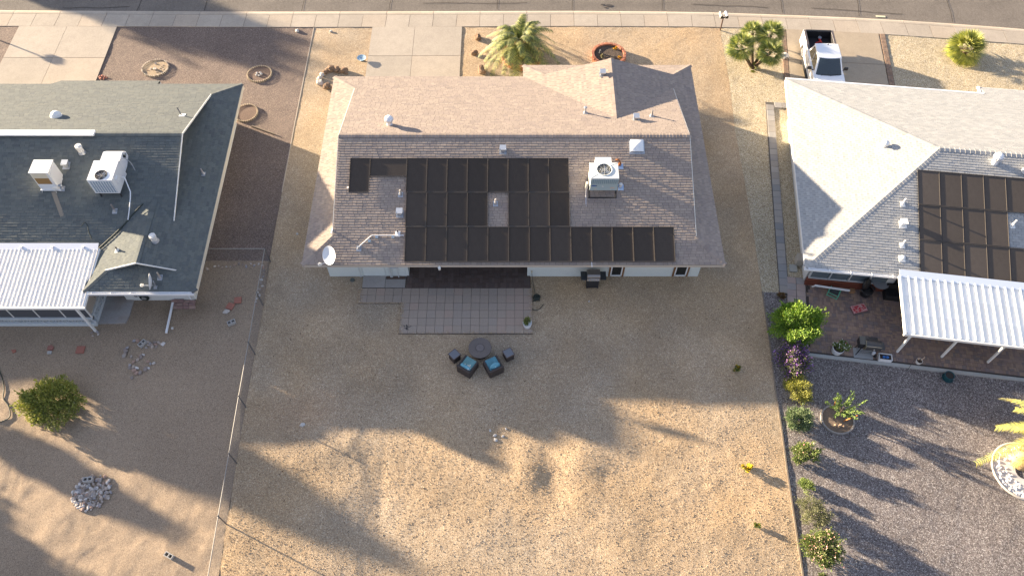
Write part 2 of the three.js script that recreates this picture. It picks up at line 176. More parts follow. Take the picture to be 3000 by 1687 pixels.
{ // street: asphalt with cracks, patches of oil
  const asph = grainMap(0.17, 0.148, 0.125, 0.10, 0.30);
  const up = streetLine.map(p => [p[0], p[1]]), m = new THREE.MeshStandardMaterial({ map: rep(asph, 1 / 3.7), bumpMap: rep(fineBump, 0.5), bumpScale: 0.006, roughness: 0.95, vertexColors: true });
  const poly = [...streetLine, [46, -33], [-46, -33]];
  const st = patch('street', poly, 0.25, (x, z) => -0.12 + 0.02 * far(-z, 22, 27), (x, z) => { const v = 0.9 + 0.2 * fbm(x * 0.8, z * 2.2, 4); return mono(v * (1 - 0.1 * gauss(x, z, 10, -22.8, 14, 0.25))); }, m);
  const cm = M(0.06, 0.05, 0.045, 0.95), r = rng(5); // sealed and open cracks
  for (const [x, z, dx, dz, n] of [[-25, -22.1, 0.05, -1, 5], [-20.5, -22.1, -0.05, -1, 5], [-14, -22.1, 0.04, -1, 5], [-8.2, -22.2, 0.05, -1, 5], [-1, -22.3, 0, -1, 5], [4, -22.2, 0.1, -1, 5], [10, -22.2, 0.05, -1, 5], [18, -21.9, 0.1, -1, 6], [23, -21.6, 0.12, -1, 6], [29, -21.0, 0.15, -1, 8], [-30, -22.4, 1, -0.02, 9], [12, -22.8, 1, 0.08, 10], [20, -22.4, 1, 0.14, 12], [-6, -22.9, 1, 0, 14]]) {
    const pts = []; let px = x, pz = z; for (let i = 0; i <= n; i++) { pts.push([px, pz]); px += dx * 0.5 + (r() - 0.5) * 0.12; pz += dz * 0.5 + (r() - 0.5) * 0.12; }
    const q = []; for (let i = 0; i < n; i++) { const [a, b] = [pts[i], pts[i + 1]], L = Math.hypot(b[0] - a[0], b[1] - a[1]), nx = -(b[1] - a[1]) / L * 0.02, nz = (b[0] - a[0]) / L * 0.02; q.push([V3(a[0] + nx, -0.094, a[1] + nz), V3(b[0] + nx, -0.094, b[1] + nz), V3(b[0] - nx, -0.094, b[1] - nz), V3(a[0] - nx, -0.094, a[1] - nz)]); }
    part(st, 'crack', quadGeo(q), cm);
  }
  const oil = (x, z, s) => part(st, 'oil_stain', new THREE.CircleGeometry(s, 9).rotateX(-PI / 2).scale(1, 1, 0.5).translate(x, -0.094, z), M(0.05, 0.043, 0.04, 0.8)); oil(6.1, -22.75, 0.16); oil(6.5, -22.65, 0.26); oil(6.25, -22.45, 0.12);
  part(st, 'painted_mark', box(0.62, 0.004, 0.16, 24.4, -0.095, -21.55, 0, -0.09), M(0.62, 0.58, 0.4, 0.9));
}
const concreteMap = grainMap(0.415, 0.36, 0.292, 0.10, 0.12), concB = rep(fineBump, 0.7);
const conc = (k = 1, s = 1 / 2.9, w = [1, 1, 1]) => new THREE.MeshStandardMaterial({ map: rep(concreteMap, s), color: lin(k * w[0], k * w[1], k * w[2]), bumpMap: concB, bumpScale: 0.003, roughness: 0.9 });
const slabMats = [conc(1), conc(0.95, 1 / 3.3), conc(0.9, 1 / 2.5), conc(0.97, 1 / 3.1, [1.02, 0.99, 0.96])];
const slab = (poly, y0, y1) => uvWorld(prism(poly, y0, y1));
{ // sidewalk slabs, rolled kerb
  const base = structure('sidewalk', slab([...between(-40, 40, walkEdge).map(p => [p[0], p[1] - 0.03]), ...between(-40, 40, curbLine).map(p => [p[0], p[1] + 0.03]).reverse()], -0.2, 0.005), M(0.12, 0.10, 0.085, 0.95));
  const xs = []; for (let x = -39.2; x < 40; x += 1.545) xs.push(x);
  const curb = structure('kerb', slab([...between(-40, 40, curbLine).map(p => [p[0], p[1] - 0.05]), ...between(-40, 40, streetLine).map(p => [p[0], p[1] + 0.1]).reverse()], -0.22, -0.1), M(0.12, 0.10, 0.085, 0.95));
  for (let i = 0; i < xs.length - 1; i++) {
    const a = xs[i] + 0.012, b = xs[i + 1] - 0.012, sk = x => x + 0.05 * hash2(Math.round(x * 3), 1);
    part(base, 'sidewalk_slab', slab([[a, at1(walkEdge, a) + 0.012], [b, at1(walkEdge, b) + 0.012], [sk(b), at1(curbLine, b) + 0.012], [sk(a), at1(curbLine, a) + 0.012]], -0.1, 0.022 + 0.005 * hash2(i, 8)), slabMats[i % 4]);
    if (i % 2 === 0 && i + 2 < xs.length) { // kerb piece with a rolled section
      const c = xs[i + 2] - 0.012, q = [], z0 = at1(curbLine, a) - 0.012, z1 = at1(curbLine, c) - 0.012, pr = [[0, 0.024], [-0.14, 0.024], [-0.24, 0.01], [-0.34, -0.03], [-0.42, -0.08], [-0.47, -0.1], [-0.47, -0.2]];
      for (let k = 0; k < pr.length - 1; k++) q.push([V3(a, pr[k][1], z0 + pr[k][0]), V3(c, pr[k][1], z1 + pr[k][0]), V3(c, pr[k + 1][1], z1 + pr[k + 1][0]), V3(a, pr[k + 1][1], z0 + pr[k + 1][0])]);
      for (const [x, z] of [[a, z0], [c, z1]]) q.push([...pr.map(p => V3(x, p[1], z + p[0])), V3(x, -0.2, z)]); q.push([V3(a, 0.024, z0), V3(a, -0.2, z0), V3(c, -0.2, z1), V3(c, 0.024, z1)]);
      part(curb, 'kerb_stone', uvWorld(quadGeo(q)), slabMats[(i / 2 + 1) % 4]);
    }
  }
}
function driveway(name, rows, cols, mats) { // rows of z (or corner quads), one slab per field
  const s = structure(name, slab([rows[0][0], rows[0][1], rows[1][1], rows[1][0]], -0.1, 0.018), M(0.16, 0.135, 0.11, 0.95));
  for (let j = 0; j < cols.v.length - 1; j++) for (let i = 0; i < cols.u.length - 1; i++) {
    const P = (u, v) => { const a = rows[0][0], b = rows[0][1], c = rows[1][1], d = rows[1][0]; return [(a[0] * (1 - u) + b[0] * u) * (1 - v) + (d[0] * (1 - u) + c[0] * u) * v, (a[1] * (1 - u) + b[1] * u) * (1 - v) + (d[1] * (1 - u) + c[1] * u) * v]; }, e = 0.0015, f = 0.002;
    part(s, 'concrete_slab', slab([P(cols.u[i] + e, cols.v[j] + f), P(cols.u[i + 1] - e, cols.v[j] + f), P(cols.u[i + 1] - e, cols.v[j + 1] - f), P(cols.u[i] + e, cols.v[j + 1] - f)], -0.05, 0.036), mats[(i + j * 2) % mats.length]);
  }
  return s;
}
driveway('driveway', [[[-32.2, -20.44], [-25.78, -20.40]], [[-32.2, -11.6], [-25.7, -11.6]]], { u: [0, 0.49, 1], v: [0, 0.34, 0.67, 1] }, slabMats);
driveway('driveway', [[[-9.12, -20.36], [-3.25, -20.39]], [[-9.12, -12.2], [-3.25, -12.2]]], { u: [0, 0.475, 1], v: [0, 0.34, 0.67, 1] }, slabMats);
const sandy = [conc(0.86, 1 / 3.3, [1.0, 0.95, 0.86]), conc(0.88, 1 / 2.8, [1.0, 0.95, 0.86])];
driveway('driveway', [[[17.84, -20.14], [23.76, -19.72]], [[16.75, -11.9], [22.75, -11.3]]], { u: [0, 1], v: [0, 0.35, 0.70, 1] }, sandy);
const brickMats = [[0.27, 0.185, 0.13], [0.24, 0.16, 0.112], [0.30, 0.21, 0.148], [0.22, 0.155, 0.118], [0.27, 0.195, 0.145]].map(c => M(...c, 0.9, { bumpMap: fineB, bumpScale: 0.004 }));
for (const [a, b, w] of [[[17.66, -20.1], [16.57, -11.9], 0.33], [[23.8, -19.68], [22.79, -11.3], 0.36]]) { // brick strips each side of the right driveway
  const s = structure('brick_strip', slab(w < 0.35 ? [[a[0] - 0.18, a[1]], [a[0] + 0.14, a[1]], [b[0] + 0.14, b[1]], [b[0] - 0.18, b[1]]] : [[a[0], a[1]], [a[0] + 0.38, a[1]], [b[0] + 0.38, b[1]], [b[0], b[1]]], -0.1, 0.012), M(0.12, 0.09, 0.07, 0.95)), n = 68, o = w < 0.35 ? -0.02 : 0.19;
  const g = new THREE.BoxGeometry(0.155, 0.06, 0.098);
  for (let i = 0; i < n; i++) for (const k of [-1, 1]) { const t = (i + 0.5) / n, m = part(s, 'brick', g, brickMats[Math.floor(hash2(i, k * 7 + w * 100) * 5)]); m.position.set(a[0] + (b[0] - a[0]) * t + o + k * 0.081, 0.008 + 0.006 * hash2(i, k), a[1] + (b[1] - a[1]) * t); m.rotation.y = 0.11; }
}

// ---------------------------------------------------------------- houses
// A roof face: solid deck under courses of overlapping shingles, each shingle a raised piece cut to the face's outline.
// The 300 shingles that show largest become meshes of their own, the rest of a roof one joined mesh.
class Roof {
  constructor(house, name, deckMat, mat, pal, o = {}) { this.h = house; this.mat = mat; this.pal = pal; this.o = { course: 0.143, tab: 0.3, half: true, jit: 0.0, gap: 0.007, thick: 0.013, ...o }; this.sh = []; this.deck = []; this.r = rng(o.seed ?? 1); this.name = name; this.deckMat = deckMat; }
  face(pts, eave) { // pts: [x,y,z] outline; eave: [dx,dz] direction along the courses
    const P = pts.map(p => V3(...p)), n = V3(0, 0, 0); for (let i = 0; i < P.length; i++) { const a = P[i], b = P[(i + 1) % P.length]; n.x += (a.y - b.y) * (a.z + b.z); n.y += (a.z - b.z) * (a.x + b.x); n.z += (a.x - b.x) * (a.y + b.y); } n.normalize(); if (n.y < 0) n.negate();
    const U = V3(eave[0], 0, eave[1]).normalize(), W = n.clone().cross(U); if (W.y < 0) W.negate();
    const p0 = P.reduce((a, b) => a.y < b.y ? a : b), q = P.map(p => { const d = p.clone().sub(p0); return [d.dot(U), d.dot(W)]; });
    for (const t of THREE.ShapeUtils.triangulateShape(q.map(p => new THREE.Vector2(p[0], p[1])), [])) this.deck.push(t.map(i => P[i].clone()), t.map(i => P[i].clone().addScaledVector(n, -0.10)));
    for (let i = 0; i < P.length; i++) { const a = P[i], b = P[(i + 1) % P.length]; this.deck.push([a, b, b.clone().addScaledVector(n, -0.10), a.clone().addScaledVector(n, -0.10)]); }
    const us = q.map(p => p[0]), vs = q.map(p => p[1]), u0 = Math.min(...us) - 0.4, u1 = Math.max(...us), v1 = Math.max(...vs), o = this.o, at = (u, v, h) => p0.clone().addScaledVector(U, u).addScaledVector(W, v).addScaledVector(n, h);
    for (let k = 0, v = -0.004; v < v1; k++, v += o.course) {
      let u = u0 + (o.half ? (k % 2) * o.tab / 2 : this.r() * o.tab);
      while (u < u1) {
        const w = o.tab * (1 + o.jit * (this.r() - 0.5) * 2), a = u, b = u + w - o.gap, c = v, d = Math.min(v + o.course + 0.012, v1 + 0.001), th = o.thick * (0.8 + 0.5 * this.r()); u += w;
        let poly = [[a, c], [b, c], [b, d], [a, d]], cut = crossesRect(q, a, c, b, d);
        if (cut) { poly = clipRect(q, a, c, b, d); if (poly.length < 3 || Math.abs(polyArea(poly)) < 6e-4) continue; if (polyArea(poly) < 0) poly.reverse(); } else if (!inside(q, (a + b) / 2, (c + d) / 2)) continue;
        const hh = y => 0.003 + th * (1 - (y - c) / (d - c)), top = poly.map(p => at(p[0], p[1], hh(p[1]))), f = [top];
        for (let i = 0; i < poly.length; i++) { const j = (i + 1) % poly.length; if (poly[i][1] > d - 0.005 && poly[j][1] > d - 0.005) continue; f.push([top[j], top[i], at(poly[i][0], poly[i][1], -0.004), at(poly[j][0], poly[j][1], -0.004)]); }
        const p = pick(this.pal, this.r()), s = 0.93 + 0.14 * this.r(), mid = at((a + b) / 2, (c + d) / 2, 0), pr = mid.clone().project(camera);
        this.sh.push({ f, c: [p[0] * s, p[1] * s, p[2] * s], near: cut || Math.abs(pr.x) > 0.98 || Math.abs(pr.y) > 0.98 ? 1e9 : mid.distanceTo(camera.position) });
      }
    }
    return this;
  }
  ridge(a, b, w = 0.15, step = 0.2, up = 0.03, dn = 0.035) { // cap shingles lapped along a ridge or hip
    const A = V3(...a), B = V3(...b), L = A.distanceTo(B), d = B.clone().sub(A).normalize(), s = V3(-d.z, 0, d.x).normalize(), n = Math.round(L / step); this.caps ??= [];
    for (let i = 0; i < n; i++) { const p = A.clone().addScaledVector(d, i * L / n), q = A.clone().addScaledVector(d, (i + 1.12) * L / n), lo = up * 0.45, q0 = pick(this.pal, this.r()), sc = 0.85 + 0.2 * this.r(), c = q0.slice(0, 3).map(x => x * sc);
      const pt = (o, k, h) => o.clone().addScaledVector(s, k).add(V3(0, h, 0)), f = [[pt(p, -w, up - dn), pt(p, 0, up), pt(q, 0, lo), pt(q, -w, lo - dn)], [pt(p, 0, up), pt(p, w, up - dn), pt(q, w, lo - dn), pt(q, 0, lo)], [pt(p, -w, up - dn), pt(p, -w, -dn), pt(p, w, -dn), pt(p, w, up - dn), pt(p, 0, up)]];
      this.caps.push({ f, c }); }
    return this;
  }
  build() {
    const off = this.h.position, fix = g => g.translate(-off.x, -off.y, -off.z), geo = l => fix(quadGeo(l.flatMap(s => s.f), l.flatMap(s => s.f.map(() => s.c))));
    const roof = part(this.h, 'roof', fix(quadGeo(this.deck)), this.deckMat); roof.material.side = THREE.DoubleSide;
    const order = [...this.sh].sort((a, b) => a.near - b.near), big = order.slice(0, 300), rest = order.slice(300);
    for (const s of big) part(roof, 'shingle', geo([s]), this.mat);
    stuff(part(roof, 'shingle_field', geo(rest), this.mat));
    if (this.caps) stuff(part(roof, 'ridge_cap', geo(this.caps), this.mat));
    return roof;
  }
}
const wp = (house, name, geo, mat) => part(house, name, geo.translate(-house.position.x, -house.position.y, -house.position.z), mat);
const shingleMat = () => new THREE.MeshStandardMaterial({ vertexColors: true, roughness: 0.93, side: THREE.DoubleSide });
const stucco = (r, g, b) => new THREE.MeshStandardMaterial({ map: rep(grainMap(r, g, b, 0.035, 0.05), 0.5), bumpMap: rep(fineBump, 0.8), bumpScale: 0.004, roughness: 0.92 });
const whitePaint = M(0.78, 0.78, 0.75, 0.6), offWhite = M(0.70, 0.66, 0.57, 0.7), whiteMetal = M(0.80, 0.81, 0.82, 0.38), darkGlass = new THREE.MeshPhysicalMaterial({ color: lin(0.015, 0.02, 0.022), roughness: 0.08 }), galv = M(0.40, 0.42, 0.45, 0.45, { metalness: 0.6 }), blackMetal = M(0.025, 0.025, 0.028, 0.55), rust = M(0.25, 0.09, 0.035, 0.85), bronze = M(0.16, 0.115, 0.07, 0.5, { metalness: 0.5 });
const wallQuad = (x0, z0, x1, z1, y0, y1, t = 0.15) => { const L = Math.hypot(x1 - x0, z1 - z0); return box(L, y1 - y0, t, (x0 + x1) / 2, (y0 + y1) / 2, (z0 + z1) / 2, 0, -Math.atan2(z1 - z0, x1 - x0)); };
const fascia = (h, pts, mat, y1 = 2.47, hh = 0.17) => { const l = []; for (let i = 0; i < pts.length - 1; i++) { const [a, b] = [pts[i], pts[i + 1]]; l.push(wallQuad(a[0], a[1], b[0], b[1], y1 - hh, y1, 0.03)); } return wp(h, 'fascia', uvWorld(merge(l)), mat); };

// ---- middle house: tan shingles, two dutch gables and a front wing
const mid = thing('house', 'middle pale house with tan and grey shingle roof carrying a black panel array', 'house', [0, 0, -6.4]);
const K = 0.32, mS = 2.5;
const tanRoof = new Roof(mid, 'roof', M(0.10, 0.085, 0.08, 0.95), shingleMat(), [[0.312, 0.256, 0.214, 5], [0.297, 0.243, 0.206, 4], [0.33, 0.271, 0.224, 3], [0.277, 0.228, 0.198, 2]], { seed: 4, tab: 0.27, jit: 0.3, half: false, course: 0.14, gap: 0.012, thick: 0.015 });
{
  const F = z => mS + K * (z + 13.0), R = z => mS + K * (0.12 - z), L = x => mS + K * (x + 10.25), E = x => mS + K * (10.4 - x), WL = x => mS + K * (x - 0.65), WF = z => mS + K * (z + 13.95);
  tanRoof
    .face([[-8.83, R(-6.44), -6.44], [-8.83, R(-1.3), -1.3], [-10.25, mS, 0.12], [10.4, mS, 0.12], [9.05, R(-1.23), -1.23], [9.05, R(-6.44), -6.44]], [1, 0])
    .face([[-10.25, mS, -13], [-10.25, mS, 0.12], [-8.83, L(-8.83), -1.3], [-8.6, L(-8.6), -1.53], [-8.6, L(-8.6), -11.35], [-8.83, L(-8.83), -11.58]], [0, 1])
    .face([[-8.83, F(-6.44), -6.44], [9.05, F(-6.44), -6.44], [9.05, F(-11.65), -11.65], [5.525, F(-8.125), -8.125], [0.65, mS, -13], [-10.25, mS, -13], [-8.83, F(-11.58), -11.58]], [1, 0])
    .face([[0.65, mS, -13.95], [0.65, mS, -13], [5.525, WL(5.525), -8.125], [5.525, WL(5.525), -12.76], [1.84, WL(1.84), -12.76]], [0, 1])
    .face([[0.65, mS, -13.95], [10.4, mS, -13.95], [9.21, WF(-12.76), -12.76], [8.97, WF(-12.52), -12.52], [2.08, WF(-12.52), -12.52], [1.84, WF(-12.76), -12.76]], [1, 0])
    .face([[10.4, mS, -13.95], [10.4, mS, 0.12], [9.05, E(9.05), -1.23], [8.8, E(8.8), -1.48], [8.8, E(8.8), -11.40], [5.525, E(5.525), -8.125], [5.525, E(5.525), -12.76], [9.21, E(9.21), -12.76]], [0, 1])
    .ridge([-8.83, 4.60, -6.44], [9.05, 4.60, -6.44], 0.15, 0.17).ridge([5.525, 4.06, -12.76], [5.525, 4.06, -8.125]).ridge([-10.25, 2.5, 0.12], [-8.83, 2.955, -1.3]).ridge([-10.25, 2.5, -13], [-8.83, 2.955, -11.58]).ridge([10.4, 2.5, 0.12], [9.05, 2.935, -1.23]).ridge([10.4, 2.5, -13.95], [9.21, 2.885, -12.76]).ridge([0.65, 2.5, -13.95], [1.84, 2.885, -12.76]).build();
  const wallM = stucco(0.66, 0.70, 0.66);
  wp(mid, 'wall', uvWorld(merge([wallQuad(-9.47, -0.94, -5.5, -0.94, 0, 2.6), wallQuad(-5.42, -0.87, -5.42, -4.4, 0, 2.6), wallQuad(-5.5, -4.4, 0.87, -4.4, 0, 2.6), wallQuad(0.87, -0.87, 0.87, -4.4, 0, 2.6), wallQuad(0.79, -0.94, 9.66, -0.94, 0, 2.6), wallQuad(9.58, -1.0, 9.58, -13.2, 0, 2.6), wallQuad(-9.4, -1.0, -9.4, -12.2, 0, 2.6), wallQuad(-9.4, -12.2, 1.4, -12.2, 0, 2.6), wallQuad(1.4, -13.2, 9.58, -13.2, 0, 2.6), wallQuad(1.4, -12.2, 1.4, -13.2, 0, 2.6)])), wallM);
  wp(mid, 'gable_wall', quadGeo([[V3(-8.62, 2.98, -1.5), V3(-8.62, 2.98, -11.4), V3(-8.62, 4.55, -6.44)], [V3(8.82, 2.98, -1.4), V3(8.82, 2.98, -11.3), V3(8.82, 4.55, -6.44)], [V3(2.1, 2.95, -12.54), V3(8.95, 2.95, -12.54), V3(5.525, 4.0, -12.54)]]), Object.assign(wallM.clone(), { side: THREE.DoubleSide }));
  fascia(mid, [[-10.24, -12.98], [-10.24, 0.11], [10.39, 0.11], [10.39, -13.93], [0.66, -13.93], [0.66, -12.98], [-10.24, -12.98]], M(0.5, 0.44, 0.37, 0.8));
  for (const [p, q] of [[[-8.85, 4.53, -6.44], [-8.85, 2.9, -1.34]], [[-8.85, 4.53, -6.44], [-8.85, 2.9, -11.54]], [[9.07, 4.53, -6.44], [9.07, 2.9, -1.3]], [[9.07, 4.53, -6.44], [9.07, 2.9, -11.5]]]) wp(mid, 'barge_board', beam(p, q, 0.03, 0.14), offWhite);
  wp(mid, 'roof_edge_flashing', box(0.05, 0.05, 0.5, -8.87, 3.06, -1.55, -0.3), whiteMetal);
  // rear wall details
  for (const [x, w] of [[5.38, 0.5], [8.70, 0.52]]) { const f = wp(mid, 'window', merge([box(w + 0.1, 0.06, 0.06, x, 0.15, -0.84), box(w + 0.1, 0.06, 0.06, x, 1.78, -0.84), box(0.06, 1.69, 0.06, x - w / 2 - 0.02, 0.965, -0.84), box(0.06, 1.69, 0.06, x + w / 2 + 0.02, 0.965, -0.84)]), whitePaint); part(f, 'pane', box(w - 0.02, 1.6, 0.02, x, 0.965, -0.855).translate(0, 0, 6.4), darkGlass); for (const s of [-1, 1]) part(f, 'wood_trim', box(0.09, 1.75, 0.05, x + s * (w / 2 + 0.1), 0.95, -0.83).translate(0, 0, 6.4), M(0.2, 0.095, 0.035, 0.75)); }
  wp(mid, 'sliding_door', merge([box(2.4, 2.05, 0.05, -2.2, 1.03, -4.30)]), darkGlass);
  wp(mid, 'wall_door', merge([box(0.04, 2.2, 0.03, -7.72, 1.1, -0.85), box(0.04, 2.2, 0.03, -6.55, 1.1, -0.85), box(1.17, 0.04, 0.03, -7.13, 2.2, -0.85)]), M(0.6, 0.63, 0.6, 0.7));
  const mb = wp(mid, 'meter_box', box(0.42, 0.55, 0.16, -6.0, 1.25, -0.78), M(0.42, 0.47, 0.5, 0.45)); part(mb, 'meter', cyl(0.09, 0.09, 0.12, -6.0, 1.35, -0.66 + 6.4, 14, PI / 2), M(0.5, 0.55, 0.6, 0.2));
  wp(mid, 'conduit', merge([rod([-6.28, 0, -0.79], [-6.28, 2.4, -0.79], 0.035), rod([-6.2, 0, -0.79], [-6.2, 2.4, -0.79], 0.02), rod([-5.88, 0, -0.79], [-5.88, 1.0, -0.79], 0.025), rod([-7.85, 0, -0.82], [-7.85, 2.4, -0.82], 0.02)]), M(0.66, 0.68, 0.66, 0.6));
  wp(mid, 'wall_lamp', merge([box(0.12, 0.22, 0.12, -7.42, 1.6, -0.79), cyl(0.07, 0.03, 0.1, -7.42, 1.76, -0.78, 8)]), M(0.06, 0.05, 0.045, 0.6));
  wp(mid, 'conduit', merge([rod([1.95, 2.25, -0.82], [4.4, 2.22, -0.82], 0.02), box(0.1, 0.1, 0.08, 1.95, 2.25, -0.82), box(0.1, 0.1, 0.08, 4.4, 2.22, -0.82)]), M(0.4, 0.36, 0.32, 0.6));
  wp(mid, 'porch_lamp', merge([cyl(0.06, 0.075, 0.16, -3.55, 2.3, 0.2, 10), box(0.05, 0.05, 0.14, -3.55, 2.4, 0.12)]), M(0.8, 0.8, 0.76, 0.4));
}

// ---- left house: dark olive shingles, rear wing, screened porch under a white ribbed cover
const lft = thing('house', 'left house with dark olive shingle roof and white ribbed porch cover', 'house', [-22, 0, -5.5]);
const olive = new Roof(lft, 'roof', M(0.045, 0.055, 0.05, 0.95), shingleMat(), [[0.118, 0.131, 0.126, 5], [0.109, 0.122, 0.119, 4], [0.128, 0.139, 0.130, 3], [0.098, 0.11, 0.111, 2]], { seed: 9, tab: 0.28, jit: 0.3, half: false, course: 0.14 });
{
  const k = 0.365, e = 2.5, zf = -12.4, zb = -0.55, zr = (zf + zb) / 2, hr = e + k * (zr - zf), xr = z => -15.42 + (z + 12.4) * 0.022; // right eave leans a little
  const F = z => e + k * (z - zf), R = z => e + k * (zb - z), xe = -33.6, E = (x, z) => e + k * (xr(z) - x), gx = -16.8;
  const meet = x => { const A = -15.42 + 0.2728 - x; return [(A + zf) / 0.978, (zb - A) / 1.022]; }; // z where the right slope meets the front and rear slopes at a given x
  const [zgf, zgr] = meet(gx), gi = gx - 0.75, [zif, zir] = meet(gi), ge = z => E(gx, z);
  const wl = -20.46, wz = 1.65, wxz = z => (xr(z) + wl) / 2, wj = -3.172, wg = 0.66, wi = 0.16, wx = wxz(wg), wh = e + k * (wx - wl), wjx = wxz(wj), whj = e + k * (wjx - wl), wst = z => e + k * (wz - z);
  const xa = z => wl + (wst(z) - e) / k, xb = z => xr(z) - (wst(z) - e) / k, ws = wst(wg), xA = xa(wg), xB = xb(wg);
  olive
    .face([[xe, hr, zr], [gx, hr, zr], [gx, ge(zgf), zgf], [xr(zf), e, zf], [-18.75, e, zf], [-20.3, e, zf], [-20.3, F(zf - 0.42), zf - 0.42], [-26.0, F(zf - 0.42), zf - 0.42], [-26.4, e, zf], [xe, e, zf]], [1, 0])
    .face([[xe, hr, zr], [xe, e, zb], [wl, e, zb], [wjx, whj, wj], [gx, E(gx, zgr), zgr], [gx, hr, zr]], [1, 0])
    .face([[xr(zf), e, zf], [xr(wz), e, wz], [xB, ws, wg], [wx, wh, wg], [wjx, whj, wj], [gi, E(gi, zir), zir], [gi, E(gi, zif), zif]], [0.022, 1])
    .face([[wl, e, zb], [wl, e, wz], [xA, ws, wg], [wx, wh, wg], [wjx, whj, wj]], [0, 1])
    .face([[wl, e, wz], [xr(wz), e, wz], [xb(wi), wst(wi), wi], [xa(wi), wst(wi), wi]], [1, 0])
    .ridge([xe, hr, zr], [gx, hr, zr]).ridge([wjx, whj, wj], [wx, wh, wg]).ridge([wl, e, wz], [xA, ws, wg]).ridge([xr(wz), e, wz], [xB, ws, wg]).ridge([xr(zf), e, zf], [gx, ge(zgf), zgf]).build();
  const wallM = stucco(0.72, 0.71, 0.66);
  wp(lft, 'wall', uvWorld(merge([wallQuad(-19.64, 0.52, -16.22, 0.52, 0, 2.6), wallQuad(-16.2, 0.55, -16.42, -11.7, 0, 2.6), wallQuad(-16.4, -11.7, -33, -11.7, 0, 2.6), wallQuad(-19.64, 0.5, -19.64, -1.2, 0, 2.6), wallQuad(-19.7, -1.2, -33, -1.2, 0, 2.6), wallQuad(-33, -11.7, -33, -1.2, 0, 2.6)])), wallM);
  wp(lft, 'gable_wall', quadGeo([[V3(gi + 0.02, E(gi, -5) - 0.05, zir - 0.1), V3(gi + 0.02, E(gi, -5) - 0.05, zif + 0.1), V3(gi + 0.02, hr - 0.11, zr)], [V3(xa(wi), wst(wi) - 0.05, wi + 0.02), V3(xb(wi), wst(wi) - 0.05, wi + 0.02), V3(wx, wh - 0.11, wi + 0.02)], [V3(xe + 0.3, 2.4, zf + 0.5), V3(xe + 0.3, 2.4, zb - 0.5), V3(xe + 0.3, hr - 0.1, zr)]]), Object.assign(wallM.clone(), { side: THREE.DoubleSide }));
  const wh2 = M(0.72, 0.72, 0.69, 0.6);
  fascia(lft, [[-33.6, -12.38], [-26.4, -12.38], [-26.0, -12.79], [-20.3, -12.79], [-20.3, -12.38], [xr(zf) - 0.01, -12.38]], wh2, 2.28);
  wp(lft, 'fascia', uvWorld(merge([wallQuad(xr(zf) - 0.005, zf, xr(wz) - 0.005, wz, 2.22, 2.485, 0.04)])), M(0.62, 0.57, 0.47, 0.75));
  for (const [p, q] of [[[gx + 0.03, hr + 0.01, zr], [gx + 0.03, ge(zgr) + 0.01, zgr + 0.05]], [[gx + 0.03, hr + 0.01, zr], [gx + 0.03, ge(zgf) + 0.01, zgf]], [[wx, wh, wg + 0.03], [xA - 0.02, ws, wg + 0.03]], [[wx, wh, wg + 0.03], [xB + 0.02, ws, wg + 0.03]]]) wp(lft, 'barge_board', beam(p, q, 0.025, 0.09), whitePaint);
  const gut = wp(lft, 'gutter', merge([box(5.05, 0.02, 0.13, -17.72, 2.37, 1.74), box(5.05, 0.13, 0.015, -17.72, 2.43, 1.80), box(5.05, 0.13, 0.015, -17.72, 2.43, 1.675)]), whiteMetal);
  part(gut, 'gutter_strap', merge([0, 1, 2, 3, 4, 5].map(i => box(0.03, 0.02, 0.14, -20.05 + i * 0.93, 2.49, 1.74))).translate(22, 0, 5.5), whiteMetal);
  wp(lft, 'downspout', merge([rod([-16.45, 2.36, 1.74], [-16.3, 2.0, 0.72], 0.045), rod([-16.3, 2.02, 0.72], [-16.3, 0.2, 0.66], 0.045), beam([-16.3, 0.2, 0.66], [-17.18, 0.1, 2.55], 0.09, 0.07)].slice(0, 2)), whiteMetal);
  wp(lft, 'ridge_vent_cover', box(12.3, 0.10, 0.34, -27.35, hr + 0.11, zr + 0.05), M(0.82, 0.83, 0.84, 0.45));
  wp(lft, 'back_door', merge([box(0.9, 2.0, 0.05, -20.3, 1.0, -1.1), box(0.06, 2.1, 0.07, -19.8, 1.05, -1.08)]), M(0.4, 0.4, 0.4, 0.6));
}

